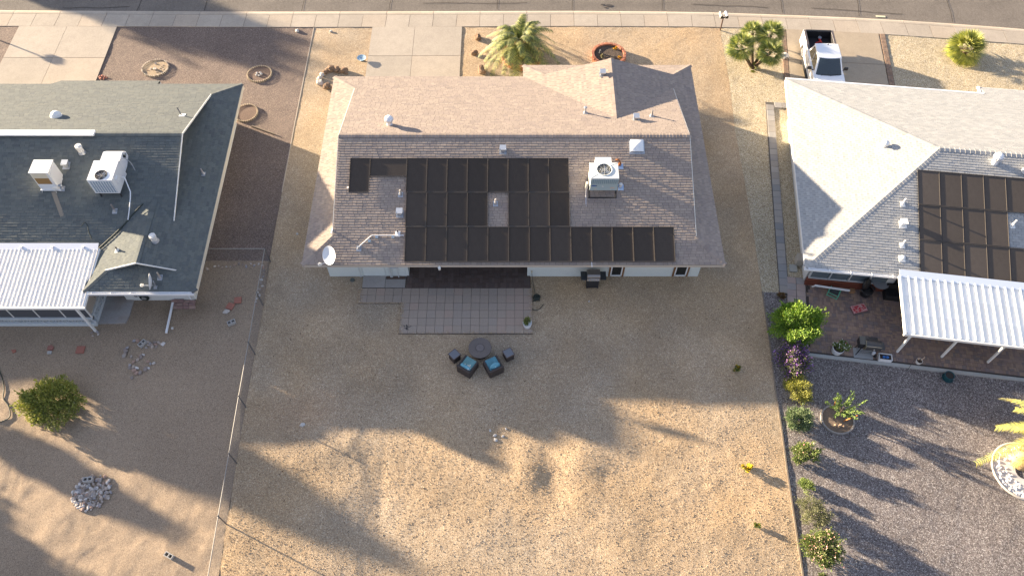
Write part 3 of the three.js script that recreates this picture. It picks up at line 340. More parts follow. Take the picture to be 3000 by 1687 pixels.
// ---- right house: pale grey three-tab shingles on a hip roof, turned a little
const TH = 6.4 * D2R, CT = Math.cos(TH), ST = Math.sin(TH);
const rw = (u, v) => [15.75 + u * CT - v * ST, -12.8 + u * ST + v * CT]; // along the front eave, back from it
const rgt = thing('house', 'right house with pale grey three-tab shingle hip roof and white patio cover', 'house', [rw(11, 6.5)[0], 0, rw(11, 6.5)[1]]);
const pale = new Roof(rgt, 'roof', M(0.10, 0.115, 0.14, 0.95), shingleMat(), [[0.352, 0.354, 0.345, 5], [0.328, 0.332, 0.326, 4], [0.375, 0.373, 0.359, 3]], { seed: 13, tab: 0.29, gap: 0.013, thick: 0.014, course: 0.14 });
const RD = 13.12, RH = 2.5 + 0.32 * RD / 2;
const rp = (u, v, y) => { const w = rw(u, v); return [w[0], y, w[1]]; };
{
  const UE = 26;
  pale.face([rp(0, 0, 2.5), rp(0, RD, 2.5), rp(RD / 2, RD / 2, RH)], [-ST, CT])
    .face([rp(0, RD, 2.5), rp(UE, RD, 2.5), rp(UE, RD / 2, RH), rp(RD / 2, RD / 2, RH)], [CT, ST])
    .face([rp(0, 0, 2.5), rp(RD / 2, RD / 2, RH), rp(UE, RD / 2, RH), rp(UE, -0.85, 2.5 - 0.85 * 0.32), rp(11.15, -0.85, 2.5 - 0.85 * 0.32), rp(11.15, 0, 2.5)], [CT, ST])
    .ridge(rp(RD / 2, RD / 2, RH), rp(UE, RD / 2, RH), 0.16, 0.25, 0.035, 0.05).ridge(rp(0, RD, 2.5), rp(RD / 2, RD / 2, RH)).ridge(rp(0, 0, 2.5), rp(RD / 2, RD / 2, RH)).build();
  const wallM = stucco(0.60, 0.60, 0.58), Q = (a, b, y0, y1, t) => wallQuad(...rw(...a), ...rw(...b), y0, y1, t);
  wp(rgt, 'wall', uvWorld(merge([Q([0.8, 0.8], [0.8, 12.2], 0, 2.6), Q([0.8, 0.8], [25, 0.8], 0, 2.6), Q([4.6, 12.3], [25, 12.3], 0, 2.6), Q([4.6, 12.2], [4.6, 9.5], 0, 2.6)])), wallM);
  const g2 = (a, b) => { const A = rw(...a), B = rw(...b); return merge([wallQuad(A[0], A[1], B[0], B[1], 2.40, 2.50, 0.015), mv(wallQuad(A[0], A[1], B[0], B[1], 2.38, 2.395, 0.12), 0, 0, 0)]); };
  const gut = wp(rgt, 'gutter', merge([wallQuad(...rw(-0.05, RD + 0.14), ...rw(5.15, RD + 0.14), 2.40, 2.50, 0.02), wallQuad(...rw(-0.05, RD + 0.08), ...rw(5.15, RD + 0.08), 2.385, 2.40, 0.13), wallQuad(...rw(-0.05, RD + 0.02), ...rw(5.15, RD + 0.02), 2.40, 2.5, 0.015)]), whiteMetal);
  for (let i = 0; i < 6; i++) { const a = rw(0.15 + i, RD + 0.08); part(gut, 'gutter_strap', box(0.03, 0.02, 0.15, a[0] - rgt.position.x, 2.505, a[1] - rgt.position.z, 0, -TH), whiteMetal); }
  wp(rgt, 'fascia', uvWorld(merge([wallQuad(...rw(-0.015, 0), ...rw(-0.015, RD), 2.3, 2.49, 0.025), wallQuad(...rw(0, -0.015), ...rw(11.15, -0.015), 2.3, 2.49, 0.025), wallQuad(...rw(11.13, 0), ...rw(11.13, -0.86), 2.06, 2.24, 0.025), wallQuad(...rw(11.13, -0.87), ...rw(26, -0.87), 2.06, 2.235, 0.03)])), whitePaint);
  wp(rgt, 'gutter', merge([wallQuad(...rw(0, -0.09), ...rw(11.1, -0.09), 2.42, 2.5, 0.1), wallQuad(...rw(11.05, 0), ...rw(11.05, -0.9), 2.18, 2.28, 0.12)]), whiteMetal);
  // glazed room under the rear eave: low red board wall, windows above
  const rm = wp(rgt, 'room_wall', uvWorld(merge([Q([0.75, 12.35], [4.7, 12.35], 0, 0.55)])), M(0.15, 0.045, 0.025, 0.75));
  for (let i = 0; i < 5; i++) { const a = rw(0.72, 12.45), b = rw(4.7, 12.45); part(rm, 'board', wallQuad(a[0], a[1], b[0], b[1], 0.02 + i * 0.108, 0.118 + i * 0.108, 0.05).translate(-rgt.position.x, 0, -rgt.position.z), [M(0.19, 0.055, 0.03, 0.7), M(0.16, 0.045, 0.025, 0.7)][i % 2]); }
  for (let i = 0; i < 4; i++) { const u0 = 0.78 + i * 0.98, f = wp(rgt, 'window', merge([Q([u0, 12.36], [u0 + 0.06, 12.36], 0.56, 2.3, 0.08), Q([u0, 12.36], [u0 + 0.96, 12.36], 0.56, 0.63, 0.09), Q([u0, 12.36], [u0 + 0.96, 12.36], 2.22, 2.3, 0.09)]), M(0.5, 0.52, 0.53, 0.5)); part(f, 'pane', Q([u0 + 0.06, 12.35], [u0 + 0.94, 12.35], 0.63, 2.22, 0.015).translate(-rgt.position.x, 0, -rgt.position.z), new THREE.MeshPhysicalMaterial({ color: lin(0.12, 0.15, 0.17), roughness: 0.12 })); }
  wp(rgt, 'patio_door', merge([Q([4.95, 12.42], [6.6, 12.42], 0.05, 2.1, 0.04)]), darkGlass);
}
// ground under and beside: patios are in the next part

// ---------------------------------------------------------------- shared small things
const rp5 = (p, off) => [p[0] - off.x, p[1] - off.y, p[2] - off.z];
const rockGeos = [1, 2, 3, 4, 5].map(s => { const g = new THREE.IcosahedronGeometry(1, 1), p = g.attributes.position, m = new Map(); for (let i = 0; i < p.count; i++) { const k = [p.getX(i), p.getY(i), p.getZ(i)].map(v => v.toFixed(3)).join(); if (!m.has(k)) m.set(k, 0.75 + 0.5 * hash2(m.size * 7, s * 91)); const f = m.get(k); p.setXYZ(i, p.getX(i) * f, p.getY(i) * f * 0.72, p.getZ(i) * f * 0.85); } g.computeVertexNormals(); return g; });
const stoneMats = [[0.52, 0.47, 0.42], [0.36, 0.31, 0.27], [0.62, 0.58, 0.54], [0.28, 0.23, 0.20], [0.44, 0.36, 0.30], [0.33, 0.31, 0.31], [0.40, 0.27, 0.21]].map(c => M(...c, 0.9, { bumpMap: fineB, bumpScale: 0.01 }));
const brownRock = M(0.21, 0.135, 0.085, 0.92, { bumpMap: fineB, bumpScale: 0.02 }), whiteRock = M(0.52, 0.50, 0.47, 0.9, { bumpMap: fineB, bumpScale: 0.01 });
function rock(label, x, z, s, mat, k = 0, sy = 1, group) { const m = single('rock', label, 'rock', rockGeos[k % 5], mat, [x, s * sy * 0.4, z], k * 1.7, group); m.scale.set(s, s * sy, s * 0.9); return m; }
function stonePile(name, label, cat, x, z, list, mats = stoneMats, seed = 1) { const g = thing(name, label, cat, [x, 0, z]); list.forEach(([px, pz, s], i) => { const m = part(g, 'stone', rockGeos[i % 5], mats[Math.floor(hash2(i, seed) * mats.length)]); m.position.set(px - x, s * 0.35, pz - z); m.rotation.set(hash2(i, 3) * 0.5, hash2(i, 2) * 6.3, 0); m.scale.set(s, s * 0.8, s * (0.65 + 0.4 * hash2(i, 9))); }); return g; }
const redPaver = [M(0.34, 0.14, 0.10, 0.92, { bumpMap: fineB, bumpScale: 0.006 }), M(0.30, 0.135, 0.105, 0.92, { bumpMap: fineB, bumpScale: 0.006 })];
const blockMat = new THREE.MeshStandardMaterial({ map: rep(grainMap(0.40, 0.385, 0.36, 0.06, 0.18), 1.5), roughness: 0.95 });
function cinder(label, x, z, turn, y = 0) { // hollow block, two cells
  const s = new THREE.Shape(); s.moveTo(-0.2, -0.1); s.lineTo(0.2, -0.1); s.lineTo(0.2, 0.1); s.lineTo(-0.2, 0.1); s.closePath(); for (const c of [-0.095, 0.095]) { const h = new THREE.Path(); h.moveTo(c - 0.072, -0.066); h.lineTo(c - 0.072, 0.066); h.lineTo(c + 0.072, 0.066); h.lineTo(c + 0.072, -0.066); h.closePath(); s.holes.push(h); }
  const g = new THREE.ExtrudeGeometry(s, { depth: 0.19, bevelEnabled: false }); g.rotateX(-PI / 2); return single('cinder_block', label, 'block', g, blockMat, [x, y, z], turn, 'hollow concrete blocks in the left yard');
}
function ventPipe(label, x, y, z, o = {}) { // plumbing vent through a roof: flashing and pipe
  const g = thing('vent_pipe', label, 'vent', [x, y, z]), m = o.mat ?? galv; part(g, 'flashing', merge([box(0.24, 0.012, 0.28, 0, 0.02, 0.02, o.tilt ?? 0.31), cyl(0.1, 0.055, 0.13, 0, 0.09, 0, 12)]), o.flash ?? m); part(g, 'pipe', cyl(0.04, 0.04, o.h ?? 0.4, 0, (o.h ?? 0.4) / 2, 0, 10), o.pipe ?? m); if (o.cap) part(g, 'cap', merge([cyl(0.09, 0.06, 0.05, 0, (o.h ?? 0.4) + 0.03, 0, 12), cyl(0.06, 0.085, 0.05, 0, (o.h ?? 0.4) - 0.02, 0, 12)]), m); return g;
}
function boxVent(label, x, y, z, tilt = 0.31) { // sheet metal exhaust hood with a slanted top
  const g = thing('roof_vent', label, 'vent', [x, y, z]); part(g, 'flashing', box(0.36, 0.012, 0.4, 0, 0.02, 0.03, tilt), galv); part(g, 'neck', box(0.22, 0.24, 0.2, 0, 0.12, 0), galv); part(g, 'hood', merge([box(0.32, 0.025, 0.30, 0, 0.27, 0.02, 0.15), box(0.32, 0.07, 0.02, 0, 0.235, 0.17), box(0.02, 0.08, 0.28, -0.15, 0.235, 0.03), box(0.02, 0.08, 0.28, 0.15, 0.235, 0.03)]), M(0.48, 0.51, 0.55, 0.4, { metalness: 0.5 })); return g;
}
function turbine(label, x, y, z, s = 1) { // whirlybird vent: neck, vaned globe, cap
  const g = thing('turbine_vent', label, 'vent', [x, y, z]); part(g, 'neck', cyl(0.15 * s, 0.15 * s, 0.34 * s, 0, 0.12 * s, 0, 20), whiteMetal); const gl = part(g, 'globe', lathe([[0.12, 0.27], [0.2, 0.32], [0.225, 0.42], [0.2, 0.52], [0.12, 0.59]].map(p => [p[0] * s, p[1] * s]), 22), M(0.7, 0.73, 0.77, 0.3, { metalness: 0.4, side: THREE.DoubleSide })); for (let i = 0; i < 18; i++) { const a = i / 18 * 2 * PI; part(gl, 'vane', mv(new THREE.TorusGeometry(0.135 * s, 0.012 * s, 4, 8, PI).rotateZ(-PI / 2), 0.095 * s * Math.cos(a), 0.43 * s, 0.095 * s * Math.sin(a), 0, -a, 0), whiteMetal); } part(g, 'cap', ball(0.14 * s, 0, 0.585 * s, 0, 1, 0.35, 1), whiteMetal); return g;
}
function dish(label, p, face, s, o = {}) { // satellite dish: shallow bowl on a mast, feed arm
  const g = thing('satellite_dish', label, 'dish', p), pts = []; for (let i = 0; i <= 8; i++) pts.push([0.40 * s * i / 8, 0.10 * s * (i / 8) ** 2]); for (let i = 8; i >= 0; i--) pts.push([0.40 * s * i / 8 * 0.995, 0.10 * s * (i / 8) ** 2 - 0.012]);
  const bowl = lathe(pts, 28).scale(0.86, 1, 1); const q = new THREE.Quaternion().setFromUnitVectors(V3(0, 1, 0), V3(...face).normalize()); bowl.applyQuaternion(q).translate(0, 0.5 * s + (o.up ?? 0), 0); part(g, 'reflector', bowl, M(0.62, 0.65, 0.68, 0.45));
  const f = V3(...face).normalize(); part(g, 'mast', merge([rod([0, 0, 0], [-f.x * 0.08, 0.5 * s + (o.up ?? 0), -f.z * 0.08], 0.025, 8), box(0.16, 0.02, 0.2, 0, 0.02, 0, 0.3)]), galv);
  const a = V3(0, 0.5 * s + (o.up ?? 0), 0).addScaledVector(V3(f.x, -0.1, f.z).normalize(), 0.05).add(V3(0, -0.36 * s * 0.9, 0)), b = a.clone().addScaledVector(V3(...(o.arm ?? [f.x, 0.3, f.z])).normalize(), 0.5 * s);
  part(g, 'feed_arm', rod(a.toArray(), b.toArray(), 0.018, 6), M(0.55, 0.57, 0.6, 0.5)); part(g, 'receiver', merge([box(0.16 * s, 0.09 * s, 0.09 * s, b.x, b.y, b.z, 0, 0.4), cyl(0.045 * s, 0.035 * s, 0.1 * s, b.x, b.y + 0.07 * s, b.z, 10)]), M(0.72, 0.70, 0.64, 0.5)); return g;
}
function hose(name, label, pts, r, mat, cat = 'hose') { return single(name, label, cat, tube(pts, r, pts.length * 8, 6), mat); }
const hoseGreen = M(0.03, 0.04, 0.032, 0.6);

const streakMap = dataTex(256, (i, j) => { const n = nzA[(j % 512) * 512 + (i * 2) % 512], s = nzA[((j >> 3) % 512) * 512 + (i * 2) % 512], v = 1 - 0.12 * Math.max(0, s - 0.48) * 3 * (0.6 + 0.8 * n) - (hash2(i >> 1, j >> 1) > 0.994 ? 0.4 : 0); return [toS(v), toS(v * 0.985), toS(v * 0.95)]; }); // run-off dirt and specks

// ---------------------------------------------------------------- left lot
{ // rings of scalloped edging and stones
  const ring = (label, x, z, rx, rz, mats, soil, pit, seed) => { const g = thing('tree_ring', label, 'tree ring', [x, 0, z]), n = Math.round((rx + rz) * PI / 0.125); for (let i = 0; i < n; i++) { const a = i / n * 2 * PI, m = part(g, 'edging_stone', new THREE.CylinderGeometry(0.043, 0.05, 0.12, 8), mats[Math.floor(hash2(i, seed) * mats.length)]); m.position.set(rx * Math.cos(a), 0.05, rz * Math.sin(a)); m.scale.z = 0.8; m.rotation.y = -a; } part(g, 'soil', new THREE.CircleGeometry(1, 28).rotateX(-PI / 2).scale(rx - 0.03, 1, rz - 0.03).translate(0, 0.045, 0), soil); pit?.(g); return g; };
  const cc = [M(0.50, 0.45, 0.37, 0.9), M(0.42, 0.36, 0.29, 0.9), M(0.25, 0.21, 0.18, 0.9)], warm = [M(0.46, 0.38, 0.27, 0.9), M(0.38, 0.31, 0.22, 0.9)];
  const tanSoil = new THREE.MeshStandardMaterial({ map: rep(gravelMap(gravelPal.tan, 0.5, 21), 1.0), bumpMap: stoneBump, bumpScale: 0.02, roughness: 0.95 }), plumSoil = new THREE.MeshStandardMaterial({ map: rep(gravelMap(gravelPal.plum, 0.5, 22), 1.0), bumpMap: stoneBump, bumpScale: 0.02, roughness: 0.95, color: lin(0.9, 0.8, 0.75) });
  ring('oval ring of pale edging stones around tan sand by the left driveway', -22.33, -16.46, 0.80, 0.74, cc, tanSoil, g => { part(g, 'tree_stump', cyl(0.10, 0.09, 0.1, 0.02, 0.09, 0.12, 12), M(0.45, 0.38, 0.3, 0.9)); part(g, 'sprinkler_ring', new THREE.TorusGeometry(0.07, 0.02, 6, 14).rotateX(PI / 2).translate(0.05, 0.13, 0.14), M(0.6, 0.55, 0.5, 0.7)); for (let i = 0; i < 9; i++) { const m = part(g, 'stone', rockGeos[i % 5], stoneMats[i % 7]); m.position.set((hash2(i, 1) - 0.5) * 1.1, 0.06, (hash2(i, 2) - 0.5) * 1.0); m.scale.setScalar(0.035 + 0.03 * hash2(i, 5)); } }, 4);
  ring('oval ring of cream edging around brown gravel beside the left lot line', -15.72, -15.93, 0.74, 0.70, warm, plumSoil, g => { for (let i = 0; i < 5; i++) { const m = part(g, 'stone', rockGeos[i % 5], whiteRock); m.position.set(-0.03 + 0.16 * Math.cos(i * 1.3), 0.08, 0.05 + 0.14 * Math.sin(i * 1.3)); m.scale.setScalar(0.075); } }, 5);
  ring('tan edging ring half hidden behind the left roof corner', -15.95, -12.57, 0.68, 0.70, warm, plumSoil, null, 6);
}
single('garden_edging', 'dark curved edging strip beside the left house corner', 'edging', merge([[-15.4, -11.5], [-14.9, -11.28], [-14.4, -11.05], [-13.95, -10.85]].map((p, i, l) => i ? wallQuad(l[i - 1][0], l[i - 1][1], p[0], p[1], -0.05, 0.09, 0.07) : box(0.07, 0.1, 0.07, p[0], 0.03, p[1]))), M(0.2, 0.16, 0.12, 0.9));
stonePile('brick_heap', 'small heap of broken red bricks at the left driveway corner', 'bricks', -25.42, -15.65, [[-25.6, -15.7, 0.09], [-25.45, -15.75, 0.1], [-25.28, -15.68, 0.09], [-25.5, -15.55, 0.1], [-25.3, -15.5, 0.08], [-25.15, -15.62, 0.07]], redPaver, 3);
rock('pale flat stone by the sidewalk in the plum gravel', -13.97, -19.97, 0.16, whiteRock, 1, 0.7);
rock('small white stone near the sidewalk in the tan strip', -11.77, -19.92, 0.1, whiteRock, 2, 0.8);
single('lot_edging', 'thin concrete lot edging between plum and tan front gravel', 'edging', uvWorld(merge([wallQuad(-12.93, -20.3, -12.92, -12.0, -0.08, 0.014, 0.05), wallQuad(-12.92, -12.0, -12.86, -6.5, -0.08, 0.012, 0.045)])), M(0.42, 0.36, 0.29, 0.9));
// off to the left: a neighbour's mailbox by the walk
function mailbox(label, p, turn, boxes) { const g = thing('mailbox', label, 'mailbox', p, turn); part(g, 'post', rod([0, 0, 0], [-0.03, 1.02, 0.02], 0.045, 8), M(0.09, 0.05, 0.035, 0.8)); part(g, 'arm', box(0.5, 0.05, 0.06, 0, 1.0, 0), M(0.05, 0.04, 0.035, 0.8)); boxes.forEach(([x, m]) => { const s = new THREE.Shape(); s.moveTo(-0.085, 0); s.lineTo(0.085, 0); s.lineTo(0.085, 0.12); s.absarc(0, 0.12, 0.085, 0, PI); s.closePath(); const b = part(g, 'mailbox_body', new THREE.ExtrudeGeometry(s, { depth: 0.48, bevelEnabled: false, curveSegments: 8 }).translate(x, 1.03, -0.36), m); part(b, 'door', new THREE.ExtrudeGeometry(s, { depth: 0.02, bevelEnabled: false, curveSegments: 8 }).scale(1.02, 1.02, 1).translate(x, 1.027, 0.125), M(0.03, 0.03, 0.03, 0.5)); }); return g; }
mailbox('brown mailbox post left of the far left driveway', [-34.4, 0, -19.75], 0.1, [[-0.15, M(0.1, 0.1, 0.1, 0.5)], [0.15, M(0.5, 0.5, 0.5, 0.4)]]);

// roof items of the left house
const lz = z => z < -6.475 ? 2.5 + 0.365 * (z + 12.4) : 2.5 + 0.365 * (-0.55 - z);
{ const g = thing('roof_vent', 'white domed vent on the left house front slope', 'vent', [-24.15, lz(-8.42) - 0.02, -8.42]); part(g, 'flashing', cyl(0.3, 0.3, 0.03, 0, 0.03, 0, 24, -0.33), whiteMetal); part(g, 'dome', lathe([[0.26, 0.02], [0.29, 0.08], [0.27, 0.14], [0.2, 0.24], [0.1, 0.3], [0.001, 0.32]], 24), whitePaint); }
{ const g = thing('vent_pipe', 'bent grey vent pipe near the left house front rake', 'vent', [-17.55, lz(-8.5), -8.5]); part(g, 'flashing', merge([box(0.3, 0.02, 0.3, 0.06, 0.02, 0, -0.33)]), whiteMetal); part(g, 'pipe', tube([[0, 0, 0], [-0.02, 0.25, -0.02], [-0.06, 0.5, -0.05]], 0.035, 10, 8), M(0.18, 0.18, 0.19, 0.6)); }
function flue(label, x, y, z, r, h) { const g = thing('flue', label, 'flue', [x, y, z]); part(g, 'flashing', cyl(r * 1.4, r * 1.05, 0.12, 0, 0.06, 0, 20), galv); part(g, 'pipe', cyl(r, r, h, 0, h / 2, 0, 20), M(0.66, 0.64, 0.6, 0.5)); part(g, 'cap', merge([cyl(r * 1.15, r * 1.15, 0.14, 0, h + 0.02, 0, 20), cyl(r * 0.7, r * 0.7, 0.05, 0, h + 0.1, 0, 20)]), M(0.74, 0.72, 0.68, 0.5)); return g; }
flue('round white flue between the left roof ridge and rooftop units', -21.75, lz(-5.55), -5.5, 0.14, 0.42);
flue('short white round flue on the left house wing slope', -17.3, 2.5 + 0.365 * (-15.17 + 17.3), -0.75, 0.14, 0.36);
boxVent('small metal hood vent between the two left rooftop units', -22.45, lz(-4.9), -4.85, 0.33);
ventPipe('thin vent pipe with white cap beside the left cooler', -22.5, lz(-3.75), -3.7, { h: 0.25, tilt: 0.33, cap: true });
ventPipe('slim vent pipe below the left rooftop air conditioner', -19.75, lz(-2.65), -2.6, { h: 0.5, tilt: 0.33, pipe: M(0.25, 0.22, 0.2, 0.7) });
ventPipe('thin dark vent pipe on the sunlit left wing slope', -19.15, 2.5 + 0.365 * (20.46 - 19.15), -0.4, { h: 0.3, tilt: 0, flash: whitePaint, pipe: M(0.1, 0.1, 0.1, 0.7) });
ventPipe('vent pipe behind the dish on the left rear roof skirt', -16.85, 2.5 + 0.365 * (1.65 - 1.05), 1.0, { h: 0.42, tilt: 0.33, pipe: M(0.45, 0.38, 0.3, 0.7) });
ventPipe('vent pipe on the dark right slope of the left house', -16.1, 2.5 + 0.365 * 0.85, -5.4, { h: 0.4, tilt: 0, pipe: M(0.4, 0.35, 0.33, 0.7) });
function fanTop(g, r, x, y, z, mGrille) { part(g, 'fan_well', lathe([[r, 0], [r * 0.97, -0.02], [r * 0.93, -0.2], [0.001, -0.22]], 28).translate(x, y + 0.012, z), M(0.035, 0.035, 0.04, 0.8, { side: THREE.DoubleSide })); const h = part(g, 'fan', cyl(0.07, 0.07, 0.1, x, y - 0.09, z, 12), M(0.2, 0.19, 0.18, 0.6)); for (let i = 0; i < 4; i++) { const a = i * PI / 2 + 0.5; part(h, 'fan_blade', mv(new THREE.BoxGeometry(r * 0.75, 0.012, r * 0.5), x + Math.cos(a) * r * 0.45, y - 0.08, z + Math.sin(a) * r * 0.45, 0.35, -a, 0), M(0.36, 0.38, 0.4, 0.4, { metalness: 0.5 })); } const gr = []; for (let i = 0; i < 4; i++) gr.push(new THREE.TorusGeometry(r * (0.3 + i * 0.22), 0.006, 4, 28).rotateX(PI / 2).translate(x, y + 0.025, z)); for (let i = 0; i < 8; i++) { const a = i * PI / 4; gr.push(rod([x, y + 0.025, z], [x + r * Math.cos(a), y + 0.02, z + r * Math.sin(a)], 0.006, 4)); } part(g, 'fan_guard', merge(gr), mGrille); }
{ // left packaged air conditioner
  const W = 1.22, Dp = 1.25, H0 = 0.5, Hh = 1.0, y0 = 3.42, g = thing('air_conditioner', 'white rooftop air conditioner with round fan on the left house', 'air conditioner', [-20.0, y0, -3.82]);
  const cab = M(0.72, 0.74, 0.75, 0.5), s = new THREE.Shape(); s.moveTo(-W / 2, -Dp / 2); s.lineTo(W / 2, -Dp / 2); s.lineTo(W / 2, Dp / 2); s.lineTo(-W / 2, Dp / 2); s.closePath(); const ho = new THREE.Path(); ho.absarc(0, -0.30, 0.30, 0, 2 * PI, true); s.holes.push(ho);
  part(g, 'cabinet', merge([box(W, Hh - 0.06, 0.03, 0, H0 + Hh / 2 - 0.03, -Dp / 2 + 0.015), box(0.03, Hh - 0.06, Dp - 0.06, -W / 2 + 0.015, H0 + Hh / 2 - 0.03, 0), box(0.03, Hh - 0.06, Dp - 0.06, W / 2 - 0.015, H0 + Hh / 2 - 0.03, 0), box(W, Hh - 0.06, 0.03, 0, H0 + Hh / 2 - 0.03, Dp / 2 - 0.015), box(W - 0.06, 0.03, Dp - 0.06, 0, H0 + 0.02, 0)]), cab);
  part(g, 'top_panel', new THREE.ExtrudeGeometry(s, { depth: 0.05, bevelEnabled: false, curveSegments: 24 }).rotateX(-PI / 2).translate(0, H0 + Hh - 0.055, 0), M(0.8, 0.81, 0.82, 0.45));
  fanTop(g, 0.3, 0, H0 + Hh, 0.30, M(0.2, 0.2, 0.22, 0.5));
  const gr = part(g, 'grille', box(W - 0.14, Hh - 0.2, 0.012, 0, H0 + Hh / 2 - 0.02, Dp / 2 + 0.008), M(0.28, 0.36, 0.44, 0.5)); for (let j = 0; j < 2; j++) for (let i = 0; i < 9; i++) part(gr, 'louvre', box(0.03, 0.36, 0.03, -0.52 + i * 0.13, H0 + 0.3 + j * 0.4, Dp / 2 + 0.018), cab);
  part(g, 'duct_hood', merge([box(0.95, 0.78, 0.62, 0.12, H0 + 0.53, -Dp / 2 - 0.31), box(0.95, 0.5, 0.3, 0.12, H0 + 0.42, -Dp / 2 - 0.74), box(0.95, 0.3, 0.3, 0.12, H0 + 0.7, -Dp / 2 - 0.66, -0.75)]), M(0.8, 0.81, 0.82, 0.45));
  for (const [x, z, l] of [[-0.5, 0.5, 0.72], [0.5, 0.5, 0.72], [-0.5, -0.5, 0.4], [0.5, -0.5, 0.4]]) part(g, 'leg', box(0.05, l, 0.05, x, H0 - l / 2 + 0.0, z), blackMetal);
  part(g, 'base_rail', box(1.3, 0.05, 0.08, 0.05, -0.1, 0.86, 0.33), rust);
  part(g, 'side_box', box(0.06, 0.3, 0.22, W / 2 + 0.03, H0 + 0.6, 0.25), cab);
  part(g, 'power_conduit', tube([[0.55, H0 + 0.9, -0.55], [0.75, H0 + 1.0, -0.75], [0.95, H0 + 0.7, -0.85], [1.02, H0 + 0.0, -0.8]], 0.022, 16, 6), M(0.35, 0.37, 0.4, 0.5));
}
single('roof_pipe', 'white condensate pipe zigzagging down the left roof from the air conditioner', 'pipe', tube([[-19.38, 4.3, -3.9], [-19.2, 4.3, -3.9], [-19.15, 4.1, -3.75], [-18.95, 3.85, -3.35], [-18.95, 3.70, -3.1], [-18.98, 3.42, -2.6], [-19.05, 3.13, -2.15]], 0.028, 60, 6, false), whiteMetal);
single('roof_cable', 'black drain hose running down the left roof valley', 'hose', tube([[-18.4, 3.40, -2.95], [-18.75, 3.27, -2.55], [-19.1, 3.09, -2.1], [-19.6, 2.92, -1.45], [-20.1, 2.74, -0.95], [-20.4, 2.62, -0.66]], 0.035, 40, 6), hoseGreen);
single('roof_cable', 'loop of black cable lying on the left rear roof slope', 'cable', tube([[-21.35, 2.98, -1.85], [-21.2, 3.06, -2.05], [-21.05, 3.0, -1.9], [-20.95, 2.9, -1.6], [-20.75, 2.78, -1.25]], 0.02, 30, 5), hoseGreen);
{ // old evaporative cooler
  const g = thing('evaporative_cooler', 'old white boxy cooler with rusty stained panel on the left roof', 'cooler', [-23.05, 3.42, -4.0]); const cab = M(0.74, 0.73, 0.70, 0.6);
  part(g, 'cabinet', rbox(0.92, 1.25, 0.82, 0.03, 0, 0.92, 0), cab); part(g, 'top_lid', box(0.96, 0.03, 0.86, 0, 1.56, 0), M(0.78, 0.77, 0.73, 0.55));
  part(g, 'side_panel', merge([box(0.012, 0.95, 0.6, 0.466, 0.95, 0), box(0.02, 0.03, 0.66, 0.47, 0.42, 0)]), M(0.68, 0.67, 0.65, 0.6)); part(g, 'front_panel', box(0.74, 0.34, 0.012, -0.04, 1.34, 0.416), M(0.66, 0.60, 0.46, 0.75)); part(g, 'rust_panel', box(0.7, 0.42, 0.012, -0.04, 0.95, 0.416), M(0.32, 0.19, 0.07, 0.9)); part(g, 'drip_tray', merge([box(0.8, 0.35, 0.012, -0.04, 0.52, 0.416), box(1.0, 0.06, 0.9, 0, 0.28, 0)]), M(0.72, 0.75, 0.77, 0.5));
  part(g, 'float_cover', cyl(0.13, 0.13, 0.05, 0.28, 0.45, 0.44, 16, PI / 2), whitePaint);
  for (const [x, z, l] of [[-0.42, 0.35, 0.55], [0.42, 0.35, 0.55], [-0.42, -0.35, 0.25], [0.42, -0.35, 0.25]]) part(g, 'leg', box(0.04, l, 0.04, x, 0.28 - l / 2, z), M(0.4, 0.4, 0.38, 0.6));
  part(g, 'service_line', tube([[-0.42, 0.3, 0.42], [-0.5, -0.05, 0.6], [-0.1, -0.12, 0.75], [0.2, 0.05, 0.55], [0.3, 0.35, 0.47]], 0.018, 24, 6), M(0.5, 0.5, 0.48, 0.5));
}
single('plank', 'grey weathered wooden plank sloping down the left roof below the old cooler', 'plank', beam([-22.95, 3.62, -3.55], [-22.35, 3.16, -2.35], 0.2, 0.04), M(0.25, 0.215, 0.17, 0.9));
dish('white satellite dish edge-on at the left rear eave', [-17.02, 2.56, 1.45], [-0.93, 0.25, 0.2], 1.0, { arm: [-1, 0.15, 0.1] });
